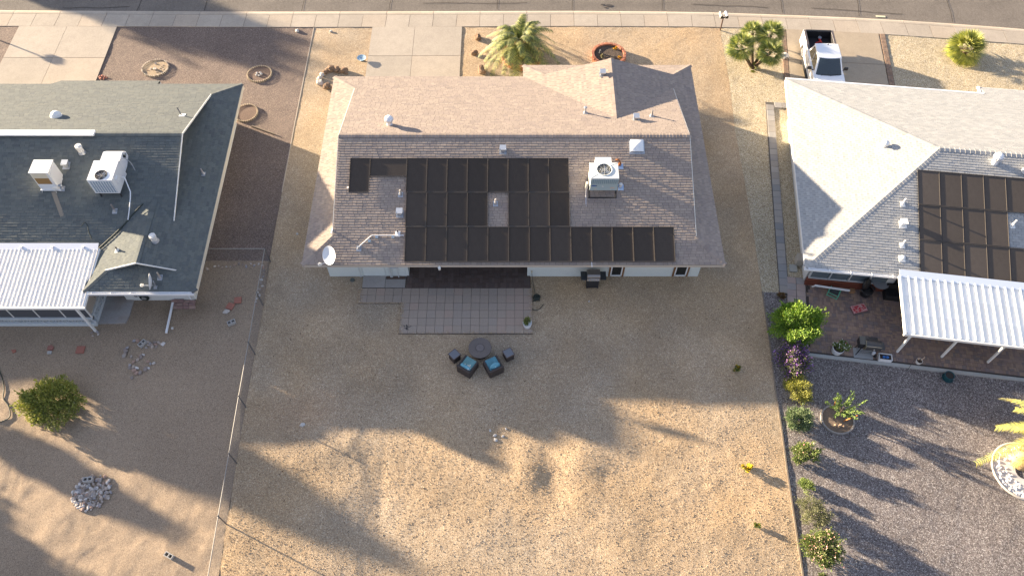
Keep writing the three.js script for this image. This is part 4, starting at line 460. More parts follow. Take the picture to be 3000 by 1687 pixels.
{ // ribbed porch cover: white pans, side by side, falling to a gutter beam
  const g = thing('porch_cover', 'white ribbed metal porch cover on the left house', 'porch cover', [-24.4, 0, 1]), w = 0.203, pans = [], n = 40, mats = [[0.82, 0.81, 0.80], [0.79, 0.78, 0.77], [0.84, 0.83, 0.81]].map(c => new THREE.MeshStandardMaterial({ map: streakMap, color: lin(...c), roughness: 0.45 }));
  const pr = [[0, 0.045], [0.03, 0.045], [0.045, 0], [w - 0.045, 0], [w - 0.03, 0.045], [w - 0.001, 0.045]], q = []; const y0 = z => 2.72 - (z + 0.75) * 0.105; for (let i = 0; i < 5; i++) q.push([V3(pr[i][0], y0(-0.75) + pr[i][1], -0.75), V3(pr[i + 1][0], y0(-0.75) + pr[i + 1][1], -0.75), V3(pr[i + 1][0], y0(2.48) + pr[i + 1][1], 2.48), V3(pr[i][0], y0(2.48) + pr[i][1], 2.48)]); const gp = quadGeo(q).translate(0, 0, -1);
  for (let i = 0; i < n; i++) { const m = part(g, 'roof_pan', gp, mats[Math.floor(hash2(i, 6) * 3)]); m.material.side = THREE.DoubleSide; m.position.x = -20.28 + 24.4 - (i + 1) * w; }
  part(g, 'fascia_beam', box(8.3, 0.14, 0.07, -24.3 + 24.4, 2.38, 2.53 - 1), whitePaint); part(g, 'side_beam', beam([-20.24 + 24.4, 2.66, -1.7], [-20.24 + 24.4, 2.34, 1.52], 0.07, 0.14), whitePaint); part(g, 'header_flashing', box(8.2, 0.03, 0.36, -24.4 + 24.4, 2.77, -1.78, 0.25), M(0.7, 0.72, 0.78, 0.45)); for (let i = 0; i < 5; i++) part(g, 'bracket', box(0.1, 0.06, 0.12, -21.0 + 24.4 - i * 1.52, 2.80, -1.72), M(0.5, 0.52, 0.6, 0.5));
  for (const x of [-20.72, -28.2]) part(g, 'post', box(0.1, 2.32, 0.1, x + 24.4, 1.16, 2.42 - 1), whitePaint);
}
{ // screened porch: low block wall, lattice band, screens and a beige end panel
  const g = thing('screened_porch', 'screened porch with lattice block wall under the left white cover', 'porch', [-24.4, 0, 1]), L = (x, z) => [x + 24.4, z - 1], wm = stucco(0.62, 0.66, 0.67), x0 = -28.4, x1 = -20.72, zf = 2.02;
  part(g, 'base_wall', merge([box(x1 - x0, 0.22, 0.2, ...[L((x0 + x1) / 2, 0)[0], 0.11, zf - 1]), box(0.2, 0.22, 2.2, x1 - 0.1 + 24.4, 0.11, 0.85 - 1)]), wm);
  part(g, 'rail', merge([box(x1 - x0, 0.09, 0.2, (x0 + x1) / 2 + 24.4, 0.66, zf - 1), box(0.2, 0.09, 2.2, x1 - 0.1 + 24.4, 0.66, 0.85 - 1)]), wm);
  const lat = [], lb = M(0.56, 0.60, 0.62, 0.8); for (let i = 0; i < 24; i++) { const x = x0 + 0.16 + i * 0.32; const c = part(g, 'lattice_block', merge([box(0.03, 0.42, 0.12, -0.145, 0, 0), box(0.045, 0.46, 0.1, 0, 0, 0, 0, 0, 0.62), box(0.045, 0.46, 0.1, 0, 0, 0, 0, 0, -0.62)]), lb); c.position.set(x + 24.4, 0.42, zf - 1); } for (let i = 0; i < 6; i++) { const c = part(g, 'lattice_block', merge([box(0.12, 0.42, 0.03, 0, 0, -0.145), box(0.1, 0.46, 0.045, 0, 0, 0, 0.62), box(0.1, 0.46, 0.045, 0, 0, 0, -0.62)]), lb); c.position.set(x1 - 0.1 + 24.4, 0.42, 0 + i * 0.33 - 1); }
  const scr = M(0.085, 0.09, 0.10, 0.9); for (let i = 0; i < 6; i++) part(g, 'screen', box(1.22, 1.62, 0.015, x0 + 0.64 + i * 1.28 + 24.4, 1.52, zf - 1), scr); for (let i = 0; i <= 6; i++) part(g, 'mullion', box(0.05, 1.62, 0.06, x0 + i * 1.28 + 24.4, 1.52, zf - 1), whitePaint);
  part(g, 'side_panel', box(0.03, 1.65, 0.95, x1 - 0.1 + 24.4, 1.53, 0.45 - 1), M(0.46, 0.41, 0.35, 0.85)); part(g, 'side_panel', box(0.03, 1.65, 0.95, x1 - 0.1 + 24.4, 1.53, 1.46 - 1), M(0.44, 0.39, 0.33, 0.85)); part(g, 'mullion', box(0.06, 1.7, 0.08, x1 - 0.1 + 24.4, 1.53, 1.98 - 1), whitePaint); part(g, 'dark_floor', box(7.4, 0.04, 2.0, -24.6 + 24.4, 0.03, 0), M(0.12, 0.11, 0.1, 0.9));
}
structure('porch_slab', slab([[-20.72, -1.0], [-19.7, -1.0], [-19.6, 0.6], [-19.28, 0.62], [-19.26, 1.5], [-19.36, 1.97], [-20.7, 2.0]], -0.08, 0.06), new THREE.MeshStandardMaterial({ map: rep(grainMap(0.36, 0.37, 0.375, 0.16, 0.1, [0.30, 0.25, 0.21]), 0.45), roughness: 0.85 }));
{ const g = thing('downspout', 'white downspout extension lying on the dirt by the left house', 'downspout', [-17.2, 0, 1.6]); part(g, 'trough', beam([-0.05, 0.09, -1.05], [0.03, 0.07, 0.95], 0.1, 0.07), whiteMetal); part(g, 'elbow', beam([0.02, 0.35, -1.12], [-0.05, 0.1, -1.0], 0.1, 0.08), whiteMetal); }
{ const g = thing('hose_reel', 'coiled dark garden hose hanging on the left rear wall', 'hose', [-18.62, 0.42, 0.64]); for (let i = 0; i < 4; i++) part(g, 'coil', new THREE.TorusGeometry(0.23 - i * 0.028, 0.022, 6, 26).rotateX(-0.12).translate(0.01 * i, 0.02 * i - 0.05, 0.02 + i * 0.03), hoseGreen); part(g, 'loose_end', tube([[-0.2, 0.1, 0.03], [-0.4, 0.05, 0.04], [-0.42, 0.2, 0.04], [-0.3, 0.1, 0.04]], 0.018, 16, 5), hoseGreen); }
{ const g = thing('brick_stack', 'low stack of plum bricks under the left rear eave', 'bricks', [-16.75, 0, 0.85]); const bm = [M(0.30, 0.19, 0.165, 0.9), M(0.26, 0.165, 0.15, 0.9), M(0.35, 0.24, 0.20, 0.9)]; for (let i = 0; i < 14; i++) { const m = part(g, 'brick', new THREE.BoxGeometry(0.29, 0.08, 0.14), bm[i % 3]); m.position.set(-0.45 + (i % 4) * 0.31 + (i > 7 ? 0.06 : 0), 0.04 + (i > 11 ? 0.09 : 0), -0.14 + Math.floor((i % 12) / 4) * 0.17); m.rotation.y = (hash2(i, 3) - 0.5) * 0.2; } }
[[-13.98, 0.62, 0.36, 0.1, 'red square paver nearest the fence in the left yard'], [-14.3, 0.98, 0.36, -0.35, 'red square paver tilted beside a pale stone in the left yard'], [-21.17, 3.48, 0.4, 0.02, 'red square paver alone in the left yard dirt']].forEach(([x, z, s, t, l]) => single('paver', l, 'paver', rbox(s, 0.06, s, 0.02, 0, 0.045, 0), redPaver[0], [x, 0, z], t, 'loose pavers in the left yard'));
single('paver', 'chipped pale red paver next to a small grey block', 'paver', prism([[-0.14, -0.1], [0.02, -0.17], [0.16, -0.05], [0.12, 0.12], [-0.13, 0.1]], 0, 0.07), redPaver[1], [-22.68, 0, 3.38], 0, 'loose pavers in the left yard');
single('paver', 'broken red paver shard left of the other pavers', 'paver', prism([[-0.12, -0.08], [0.1, -0.1], [0.14, 0.02], [0.02, 0.1]], 0, 0.06), redPaver[0], [-24.45, 0, 3.56], 0, 'loose pavers in the left yard');
single('paver', 'small grey block beside the chipped red paver', 'block', rbox(0.2, 0.09, 0.15, 0.015, 0, 0.05, 0), blockMat, [-22.63, 0, 3.64], 0.1);
rock('pinkish pointed stone beside the two red pavers', -14.44, 1.3, 0.16, stoneMats[0], 2, 0.8);
rock('small grey stone beside the white downspout extension', -16.95, 2.25, 0.08, stoneMats[2], 1, 1);
cinder('hollow concrete block near the red pavers by the fence', -14.03, 1.97, 0.5); cinder('hollow concrete block among the scattered rocks in the left yard', -18.18, 3.17, 0.95, 0.02); cinder('hollow concrete block on the round bed of stones', -18.82, 10.08, 0.12, 0.1); cinder('hollow concrete block in the sunny dirt casting a long shadow', -14.5, 13.35, -0.45);
stonePile('rock_cluster', 'scattered pale rocks around a dug spot in the left yard', 'rocks', -18.2, 3.9, [[-18.67, 2.96], [-18.5, 2.97], [-18.92, 3.37], [-18.95, 3.51], [-18.93, 3.65], [-18.94, 3.81], [-18.59, 3.84], [-18.16, 3.79], [-18.1, 3.86], [-18.02, 3.74], [-18.23, 4.01], [-18.41, 4.13], [-17.71, 4.11], [-17.56, 4.24], [-17.4, 4.2], [-18.53, 4.34], [-18.34, 4.42], [-18.5, 4.46], [-18.15, 4.47], [-18.25, 4.6], [-17.6, 4.46], [-17.72, 4.52], [-18.27, 4.98], [-17.93, 4.72], [-18.1, 4.74], [-17.57, 3.17], [-17.76, 3.23], [-17.98, 3.34], [-17.34, 3.12], [-17.64, 3.05], [-17.85, 3.1], [-17.5, 3.3], [-17.45, 3.05], [-17.9, 3.2], [-17.2, 3.15], [-17.68, 3.32], [-18.0, 3.02]].map((p, i) => [...p, 0.07 + 0.065 * hash2(i, 31)]), stoneMats, 8);
{ const l = [], r = rng(12); for (let i = 0; i < 230; i++) { const a = r() * 6.283, q = Math.sqrt(r()); l.push([-18.6 + q * 0.86 * Math.cos(a), 10.6 + q * 0.84 * Math.sin(a), 0.045 + 0.06 * r()]); } stonePile('rock_bed', 'round bed of many river stones in the left yard', 'rocks', -18.6, 10.6, l, stoneMats, 5); }
{ const l = []; for (let i = 0; i < 26; i++) { const t = i / 25; l.push(t < 0.5 ? [-15.6 + t * 2 * 2.6, -1.55 + (hash2(i, 1) - 0.5) * 0.25, 0.05 + 0.05 * hash2(i, 4)] : [-12.98 + (hash2(i, 2) - 0.5) * 0.2, -1.5 + (t - 0.5) * 2 * 2.4, 0.05 + 0.05 * hash2(i, 5)]); } stonePile('rock_row', 'row of small rocks along the chain link fence corner', 'rocks', -13.6, -1.3, l, stoneMats, 6); }
rock('pair-sized tan stone at the left house wall corner', -15.95, -1.3, 0.1, stoneMats[4], 3, 1);
stonePile('rock_footing', 'few stones around the left porch post foot', 'rocks', -20.8, 2.5, [[-20.9, 2.5, 0.08], [-20.65, 2.45, 0.09], [-20.55, 2.6, 0.07], [-20.8, 2.68, 0.06]], stoneMats, 9);
hose('garden_hose', 'green garden hose snaking across dirt at the left frame edge', [[-24.9, 0.03, 4.4], [-24.5, 0.03, 5.0], [-24.2, 0.03, 5.6], [-24.08, 0.03, 6.05], [-23.7, 0.03, 6.45], [-23.45, 0.03, 7.0], [-23.75, 0.03, 7.25], [-24.2, 0.03, 7.3]], 0.025, hoseGreen);
{ // chain link fence along the lot line with a return to the left house
  const path = [[-16.15, -1.79], [-12.72, -1.79], [-12.66, 0.9], [-12.58, 3.7], [-12.52, 6.5], [-12.44, 9.25], [-12.36, 12.0], [-12.28, 14.6], [-12.2, 17.2]], g = thing('chain_link_fence', 'galvanized chain link fence with top rail along the left lot line', 'fence', [-12.5, 0, 6]), O = p => [p[0] + 12.5, p[1], p[2] - 6], gm = M(0.15, 0.145, 0.14, 0.7, { metalness: 0.2 }), rail = M(0.30, 0.285, 0.26, 0.6, { metalness: 0.2 });
  path.forEach(p => part(g, 'post', merge([rod(O([p[0], 0, p[1]]), O([p[0], 1.2, p[1]]), 0.03, 8), ball(0.035, ...O([p[0], 1.22, p[1]]), 1, 1, 1, 8)]), gm));
  for (let i = 0; i < path.length - 1; i++) { const [a, b] = [path[i], path[i + 1]], L = Math.hypot(b[0] - a[0], b[1] - a[1]), d = [(b[0] - a[0]) / L, (b[1] - a[1]) / L]; part(g, 'top_rail', rod(O([a[0], 1.18, a[1]]), O([b[0], 1.18, b[1]]), 0.021, 8), rail);
    const w = []; for (let s = -1.12; s < L; s += 0.1) for (const k of [1, -1]) { let p0 = s, q0 = s + 1.12, y0 = 0.05, y1 = 1.17; if (p0 < 0) { y0 += -p0; p0 = 0; } if (q0 > L) { y1 -= q0 - L; q0 = L; } if (y1 - y0 < 0.02) continue; const A = k > 0 ? y0 : 1.22 - y0, B = k > 0 ? y1 : 1.22 - y1; w.push(strip(rod(O([a[0] + d[0] * p0, A, a[1] + d[1] * p0]), O([a[0] + d[0] * q0, B, a[1] + d[1] * q0]), 0.0022, 3))); } stuff(part(g, 'wire_mesh', merge(w), gm)); }
}

// ---------------------------------------------------------------- middle lot
const mz = z => z > -6.44 ? 2.5 + 0.32 * (0.12 - z) : 2.5 + 0.32 * (z + 13.0);
const SLA = Math.atan(0.32), ord = ['first', 'second', 'third', 'fourth', 'fifth', 'sixth', 'seventh', 'eighth', 'ninth', 'tenth', 'eleventh', 'twelfth', 'thirteenth'];
const panelTex = dataTex(256, (i, j) => { const s = (i % 6 < 1 ? 0.8 : 1) * (0.82 + 0.36 * hash2(i, j)), d = 0.9 + 0.2 * nzA[(j * 2) * 512 + i * 2]; const v = s * d; return [toS(0.066 * v), toS(0.056 * v), toS(0.048 * v)]; });
const panelMats = [1, 1.14, 0.86, 1.06, 0.94].map(k => new THREE.MeshPhysicalMaterial({ map: panelTex, color: lin(k, k * 0.96, k * 0.93), roughness: 0.9, specularIntensity: 0.35 })), frameMat = M(0.085, 0.065, 0.045, 0.75), frameDark = M(0.085, 0.073, 0.062, 0.7);
function solarPanel(label, group, w, l, mat, rail = true, fm = frameMat, rh = 0.065) { // dark absorber sheet in a raised frame; base at its middle, lying flat
  const g = thing('solar_module', label, 'solar panel', [0, 0, 0], 0, group); part(g, 'absorber', box(w - 0.05, 0.03, l - 0.05, 0, 0.02, 0), mat);
  part(g, 'frame', merge([box(w - 0.004, 0.06, 0.025, 0, 0.03, -l / 2 + 0.014), box(w - 0.004, 0.06, 0.025, 0, 0.03, l / 2 - 0.014)]), frameDark); if (rail) { part(g, 'side_rail', box(0.015, rh, l - 0.01, -w / 2 + 0.01, 0.01 + rh / 2, 0), fm); part(g, 'side_rail', box(0.026, 0.05, l - 0.01, w / 2 - 0.016, 0.03, 0), frameDark); } return g;
}
{
  const rows = [['upper', -5.17, -3.43, [[-8.14, 1.0], ...[...Array(8)].map((_, i) => [-5.29 + i * 1.018, 1.018])]], ['middle', -3.41, -1.71, [0, 1, 2, 3, 5, 6, 7].map(i => [-5.26 + i * 1.0155, 1.0155])], ['lower', -1.69, 0.02, [...Array(13)].map((_, i) => [-5.24 + i * 1.0158, 1.0158])]];
  for (const [rn, za, zb, list] of rows) list.forEach(([x, w], i) => { const l = (zb - za) / Math.cos(SLA), zc = (za + zb) / 2; let lab; if (rn === 'upper') lab = i === 0 ? 'single upright black panel at the left end of the array' : `${ord[i - 1]} of the eight upright panels in the upper row from left`; else if (rn === 'middle') lab = i < 4 ? `${ord[i]} black panel from left in the middle row` : `${ord[i - 4]} black panel right of the gap in the middle row`; else lab = `${ord[i]} black panel from left in the lower eave row`; const g = solarPanel(lab, 'black panels on the middle roof', w, l, panelMats[Math.floor(hash2(i, za * 10 | 0) * 5)]); g.position.set(x + w / 2, mz(zc) + 0.075, zc); g.rotation.x = SLA; });
  const g = solarPanel('wide landscape black panel at the upper left of the array', 'black panels on the middle roof', 1.84, 0.96, panelMats[1]); g.position.set(-6.21, mz(-4.7) + 0.075, -4.7); g.rotation.x = SLA;
  single('panel_pipe', 'white supply pipe bending down the roof left of the panels', 'pipe', tube([[-5.3, 3.02, -1.28], [-6.9, 3.02, -1.28], [-7.5, 2.84, -0.72]], 0.022, 40, 6, false), whiteMetal);
  for (const [x, z, l] of [[-6.65, -1.22, 'pipe support block nearest the bend of the white pipe'], [-5.85, -1.22, 'pipe support block nearest the panels on the white pipe'], [-7.0, -1.02, 'pipe support block below the bend of the white pipe']]) single('pipe_block', l, 'block', box(0.14, 0.08, 0.14, 0, 0.04, 0, SLA), M(0.4, 0.46, 0.48, 0.7), [x, mz(z), z], 0, 'pipe support blocks');
  single('panel_clip', 'small round junction cap at the left end panel', 'cap', cyl(0.05, 0.05, 0.05, 0, 0.03, 0, 12), whiteMetal, [-8.2, mz(-3.7), -3.7]);
}
{ // packaged air conditioner on a steel stand
  const W = 1.38, Dp = 1.02, g = thing('air_conditioner', 'pale rooftop air conditioner on black stand right of the panels', 'air conditioner', [4.5, 3.55, -3.72]), y0 = 0.56, Hh = 0.9; const cab = M(0.66, 0.68, 0.64, 0.5), lo = M(0.36, 0.45, 0.46, 0.5);
  const s = new THREE.Shape(); s.moveTo(-W / 2, -Dp / 2); s.lineTo(W / 2, -Dp / 2); s.lineTo(W / 2, Dp / 2); s.lineTo(-W / 2, Dp / 2); s.closePath(); const ho = new THREE.Path(); ho.absarc(0.0, 0.05, 0.36, 0, 2 * PI, true); s.holes.push(ho);
  part(g, 'cabinet', merge([box(W - 0.03, Hh - 0.07, 0.03, 0, y0 + Hh / 2 - 0.03, -Dp / 2 + 0.03), box(0.03, Hh - 0.07, Dp - 0.08, -W / 2 + 0.03, y0 + Hh / 2 - 0.03, 0), box(0.03, Hh - 0.07, Dp - 0.08, W / 2 - 0.03, y0 + Hh / 2 - 0.03, 0), box(W - 0.06, 0.03, Dp - 0.08, 0, y0 + 0.02, 0)]), cab);
  part(g, 'front_panel', box(W - 0.03, Hh - 0.07, 0.03, 0, y0 + Hh / 2 - 0.03, Dp / 2 - 0.02), lo);
  part(g, 'top_panel', new THREE.ExtrudeGeometry(s, { depth: 0.06, bevelEnabled: true, bevelThickness: 0.01, bevelSize: 0.01, bevelOffset: -0.01, bevelSegments: 1, curveSegments: 28 }).rotateX(-PI / 2).translate(0, y0 + Hh - 0.065, 0), cab); part(g, 'fan_ring', new THREE.TorusGeometry(0.375, 0.025, 6, 32).rotateX(PI / 2).translate(0, y0 + Hh + 0.015, -0.05), cab);
  for (const [a, b] of [[[-0.66, -0.48], [-0.29, -0.3]], [[0.66, -0.48], [0.29, -0.3]], [[-0.66, 0.48], [-0.29, 0.2]], [[0.66, 0.48], [0.29, 0.2]]]) part(g, 'top_crease', beam([a[0], y0 + Hh + 0.006, a[1]], [b[0], y0 + Hh + 0.006, b[1]], 0.02, 0.012), M(0.55, 0.57, 0.54, 0.5));
  fanTop(g, 0.355, 0, y0 + Hh - 0.01, -0.05, M(0.5, 0.52, 0.5, 0.4));
  const gr = part(g, 'louvre_panel', box(W - 0.1, 0.3, 0.01, 0, y0 + 0.66, Dp / 2 + 0.0), M(0.22, 0.30, 0.34, 0.5)); for (let i = 0; i < 14; i++) part(gr, 'louvre', box(0.035, 0.29, 0.02, -0.6 + i * 0.092, y0 + 0.66, Dp / 2 + 0.012), lo);
  const em = part(g, 'emblem', new THREE.CircleGeometry(0.11, 20).scale(1.1, 0.42, 1).translate(-0.5, y0 + 0.36, Dp / 2 + 0.004), M(0.035, 0.09, 0.30, 0.5)); part(em, 'emblem_tail', mv(new THREE.CircleGeometry(0.05, 3), -0.37, y0 + 0.36, Dp / 2 + 0.0045), M(0.02, 0.04, 0.10, 0.5));
  part(g, 'caution_label', box(0.22, 0.10, 0.004, 0.42, y0 + 0.2, Dp / 2 + 0.0), M(0.50, 0.42, 0.36, 0.8)); part(g, 'rating_label', box(0.10, 0.09, 0.004, -0.4, y0 + 0.12, Dp / 2 + 0.0), M(0.52, 0.46, 0.40, 0.8)); part(g, 'handle_plate', merge([box(0.10, 0.04, 0.01, -0.05, y0 + 0.28, Dp / 2 + 0.0), box(0.05, 0.03, 0.01, -0.09, y0 + 0.36, Dp / 2)]), M(0.62, 0.62, 0.58, 0.5));
  part(g, 'duct', merge([box(0.78, 0.62, 0.5, 0.02, y0 + 0.42, -Dp / 2 - 0.25), mv(new THREE.CylinderGeometry(0.5, 0.5, 0.78, 20, 1, false, PI, PI / 2).rotateZ(PI / 2), 0.02, y0 + 0.25, -Dp / 2 - 0.02)]), M(0.76, 0.77, 0.78, 0.45));
  for (const x of [-0.66, 0.66]) { part(g, 'leg', rod([x, 0, 0.52], [x, y0, 0.46], 0.025, 6), blackMetal); part(g, 'leg', rod([x, 0.33, -0.5], [x, y0, -0.45], 0.025, 6), blackMetal); part(g, 'foot_rail', beam([x, 0.33, -0.5], [x, 0.02, 0.52], 0.05, 0.05), blackMetal); } part(g, 'base_rail', box(1.42, 0.05, 0.05, 0, 0.03, 0.53), blackMetal);
  part(g, 'disconnect_box', box(0.10, 0.36, 0.14, -W / 2 - 0.12, y0 + 0.14, 0.28), M(0.62, 0.58, 0.5, 0.5));
  part(g, 'conduit', tube([[-0.82, y0 - 0.05, 0.3], [-0.82, 0.15, 0.45], [-0.82, -0.05, 0.75], [-0.78, -0.42, 1.62]], 0.02, 40, 6, false), M(0.55, 0.56, 0.62, 0.4, { metalness: 0.4 }));
}
single('roof_conduit', 'thin grey conduit end poking over the rear eave above the grill', 'conduit', rod([3.88, 2.56, -0.02], [3.9, 2.46, 0.22], 0.02, 6), whiteMetal);
{ const g = thing('skylight', 'white domed square skylight near the ridge of the middle roof', 'skylight', [6.33, mz(-5.85), -5.85]); g.rotation.x = SLA; part(g, 'curb', box(0.66, 0.12, 0.6, 0, 0.06, 0), M(0.5, 0.53, 0.56, 0.5)); part(g, 'dome', mv(new THREE.CylinderGeometry(0.02, 0.46, 0.14, 4).rotateY(PI / 4), 0, 0.19, 0), M(0.80, 0.80, 0.78, 0.35)); part(g, 'flashing', box(0.78, 0.012, 0.74, 0, 0.02, 0.06), galv); }
{ const g = thing('vent_pipe', 'copper colored pipe elbow behind the middle air conditioner', 'vent', [5.42, mz(-4.85), -4.85]); part(g, 'flashing', box(0.28, 0.02, 0.3, 0.04, 0.02, 0.08, SLA), M(0.35, 0.45, 0.6, 0.4, { metalness: 0.5 })); part(g, 'pipe', merge([tube([[0, 0, 0], [0, 0.25, 0], [-0.1, 0.4, -0.02], [-0.24, 0.36, -0.04]], 0.045, 16, 8), cyl(0.08, 0.08, 0.12, 0, 0.1, 0, 12)]), M(0.34, 0.14, 0.055, 0.45, { metalness: 0.4 })); }
{ const g = thing('roof_vent', 'small round capped vent right of the middle air conditioner', 'vent', [5.42, mz(-3.75), -3.75]); part(g, 'flashing', box(0.28, 0.02, 0.32, 0.02, 0.02, 0.05, SLA), M(0.35, 0.45, 0.6, 0.4, { metalness: 0.5 })); part(g, 'cap', merge([cyl(0.07, 0.07, 0.16, 0, 0.1, 0, 12), ball(0.1, 0, 0.2, 0, 1, 0.7, 1)]), M(0.66, 0.66, 0.64, 0.5)); }
boxVent('metal hood vent just below the middle ridge above the panels', -0.46, mz(-5.62), -5.62, SLA); boxVent('metal hood vent left of the middle panel row', -5.56, mz(-2.4), -2.4, SLA);
ventPipe('vent pipe left of the upper panels under the wide panel', -5.56, mz(-3.36), -3.36, { tilt: SLA, h: 0.36, pipe: M(0.55, 0.5, 0.42, 0.5) }); ventPipe('vent pipe in the gap between the middle row panels', -0.82, mz(-2.9), -2.9, { tilt: SLA, h: 0.36, pipe: M(0.6, 0.55, 0.48, 0.5) }); ventPipe('black topped vent pipe beside the white supply pipe', -5.62, mz(-1.4), -1.4, { tilt: SLA, h: 0.34, pipe: M(0.15, 0.14, 0.14, 0.6), flash: whiteMetal }); ventPipe('stubby vent at the lower end of the white supply pipe', -7.5, mz(-0.68), -0.68, { tilt: SLA, h: 0.14, pipe: whiteMetal });
turbine('white turbine vent on the sunny front slope near the ridge', -6.36, mz(-7.5) - 0.03, -7.5, 1.0);
ventPipe('thin capped vent pipe on the sunny front slope near the wing', 3.9, mz(-8.74), -8.74, { tilt: -SLA, h: 0.4, cap: true }); ventPipe('thin dark vent pipe near the right front rake', 7.39, mz(-8.4), -8.4, { tilt: -SLA, h: 0.42, pipe: M(0.25, 0.24, 0.23, 0.6) }); boxVent('low hood vent on the sunny front slope near the right end', 6.52, mz(-8.1), -8.1, -SLA); boxVent('white hood vent on the front wing left slope', 5.0, 2.5 + 0.32 * 4.35, -11.65, 0);
dish('grey satellite dish at the left rear corner of the middle roof', [-8.75, 2.53, -0.02], [-0.45, 0.72, 0.5], 1.15, { arm: [-0.9, 0.1, 0.5] });

// patios behind the middle house
const weave = dataTex(64, (i, j) => { const q = (i >> 5) ^ (j >> 5), a = q ? i % 32 : j % 32, gr = a % 11 < 1 || i % 32 === 0 || j % 32 === 0 ? 0.72 : 1, v = gr * (0.9 + 0.2 * hash2(i, j + 9)); return [toS(0.325 * v), toS(0.275 * v), toS(0.23 * v)]; });
const weaveB = dataTex(64, (i, j) => { const q = (i >> 5) ^ (j >> 5), a = q ? i % 32 : j % 32, v = a % 11 < 1 || i % 32 === 0 || j % 32 === 0 ? 60 : 220; return [v, v, v]; }, false);
{
  const base = structure('tile_patio', slab([[-7.86, -0.1], [0.99, -0.1], [1.02, 2.57], [-5.64, 2.57], [-5.64, 0.79], [-7.87, 0.79]], -0.1, 0.035), M(0.07, 0.06, 0.055, 0.95)), tg = uvBox(rbox(0.431, 0.06, 0.431, 0.012, 0, 0, 0)), mats = [[1.06, 1.03, 1.0], [1.02, 1.0, 0.98], [1.1, 1.06, 1.03], [1.04, 1.03, 1.03]].map(c => new THREE.MeshStandardMaterial({ map: weave, color: lin(...c), bumpMap: weaveB, bumpScale: 0.004, roughness: 0.93 }));
  function uvBox(g) { const p = g.attributes.position, u = new Float32Array(p.count * 2); for (let i = 0; i < p.count; i++) { u[2 * i] = p.getX(i) / 0.44 + 0.5; u[2 * i + 1] = p.getZ(i) / 0.44 + 0.5; } g.setAttribute('uv', new THREE.BufferAttribute(u, 2)); return g; }
  const pinkish = new THREE.MeshStandardMaterial({ map: weave, color: lin(1.15, 1.05, 1.01), bumpMap: weaveB, bumpScale: 0.004, roughness: 0.93 });
  for (let j = 0; j < 6; j++) for (let i = -5; i < 15; i++) { if (i < 0 && j > 1) continue; const x = -5.41 + i * 0.444, z = 0.12 + j * 0.444; if (x > 0.95 || x < -7.75) continue; const m = part(base, 'patio_tile', tg, (i > 10 || hash2(i, j) > 0.86) ? (hash2(i, j + 4) > 0.5 ? pinkish : mats[2]) : mats[Math.floor(hash2(i + 9, j) * 4)]); m.position.set(x, 0.038 + 0.006 * hash2(i, j + 3), z); m.rotation.y = (hash2(i, j + 7) < 0.5 ? 0 : PI / 2) + (hash2(i, j + 8) - 0.5) * 0.02; }
  { const r = rng(91), n = 900, im = new THREE.InstancedMesh(rockGeos[0], M(1, 1, 1, 0.95), n), mm = new THREE.Matrix4(), qq = new THREE.Quaternion(), c = new THREE.Color(), ed = [[-5.64, 2.57, 1.02, 2.57], [1.02, 2.57, 0.99, -0.1], [-5.64, 0.79, -5.64, 2.57], [-7.87, 0.79, -5.64, 0.79], [-7.87, -0.1, -7.87, 0.79]]; for (let i = 0; i < n; i++) { const e = ed[Math.floor(r() * 5)], t = r(), k = r() * r() * 0.3, cx = -2.5, cz = 1, x0 = e[0] + (e[2] - e[0]) * t, z0 = e[1] + (e[3] - e[1]) * t, L = Math.hypot(cx - x0, cz - z0), x = x0 + (cx - x0) / L * k, z = z0 + (cz - z0) / L * k, s = 0.012 + 0.014 * r(); qq.setFromEuler(new THREE.Euler(r() * 6, r() * 6, 0)); mm.compose(V3(x, 0.068 + s * 0.5, z), qq, V3(s, s, s)); im.setMatrixAt(i, mm); const p = pick(gravelPal.tan, r()); im.setColorAt(i, c.setRGB(p[0], p[1], p[2])); } im.name = 'spilled_gravel'; shade(im); im.userData = { kind: 'stuff', label: 'tan gravel spilled over the rim of the tile patio', category: 'gravel' }; scene.add(im); }
  const g = base, sm = M(0.035, 0.033, 0.033, 0.85), r = rng(8); for (let i = 0; i < 9; i++) { const a = r() * 6.28, l = 0.08 + 0.16 * r(); part(g, 'stain', prism([[-0.012, 0], [0.012, 0], [0.02, l], [-0.02, l * 0.9]], 0, 0.003).rotateY(a).translate(-5.26 + (r() - 0.5) * 0.16, 0.0725, 2.24 + (r() - 0.5) * 0.16), sm); }
  const bk = structure('brick_patio', slab([[-5.52, -4.3], [0.9, -4.3], [0.96, -0.115], [-5.47, -0.115]], -0.1, 0.04), M(0.05, 0.035, 0.03, 0.95)), bm = [[0.115, 0.081, 0.068], [0.10, 0.07, 0.058], [0.135, 0.097, 0.082], [0.107, 0.08, 0.07]].map(c => M(...c, 0.92, { bumpMap: fineB, bumpScale: 0.005 })), bgV = rbox(0.148, 0.05, 0.298, 0.008), bgH = rbox(0.298, 0.05, 0.148, 0.008);
  for (let j = 0; j < 6; j++) for (let i = 0; i < 21; i++) { const v = (i + j) % 2; for (let k = 0; k < 2; k++) { const m = part(bk, 'brick', v ? bgV : bgH, bm[Math.floor(hash2(i * 3 + k, j) * 4)]); m.position.set(-5.31 + i * 0.304 + (v ? (k - 0.5) * 0.152 : 0), 0.04 + 0.004 * hash2(i, j + k), -0.275 - j * 0.304 + (v ? 0 : (k - 0.5) * 0.152)); } }
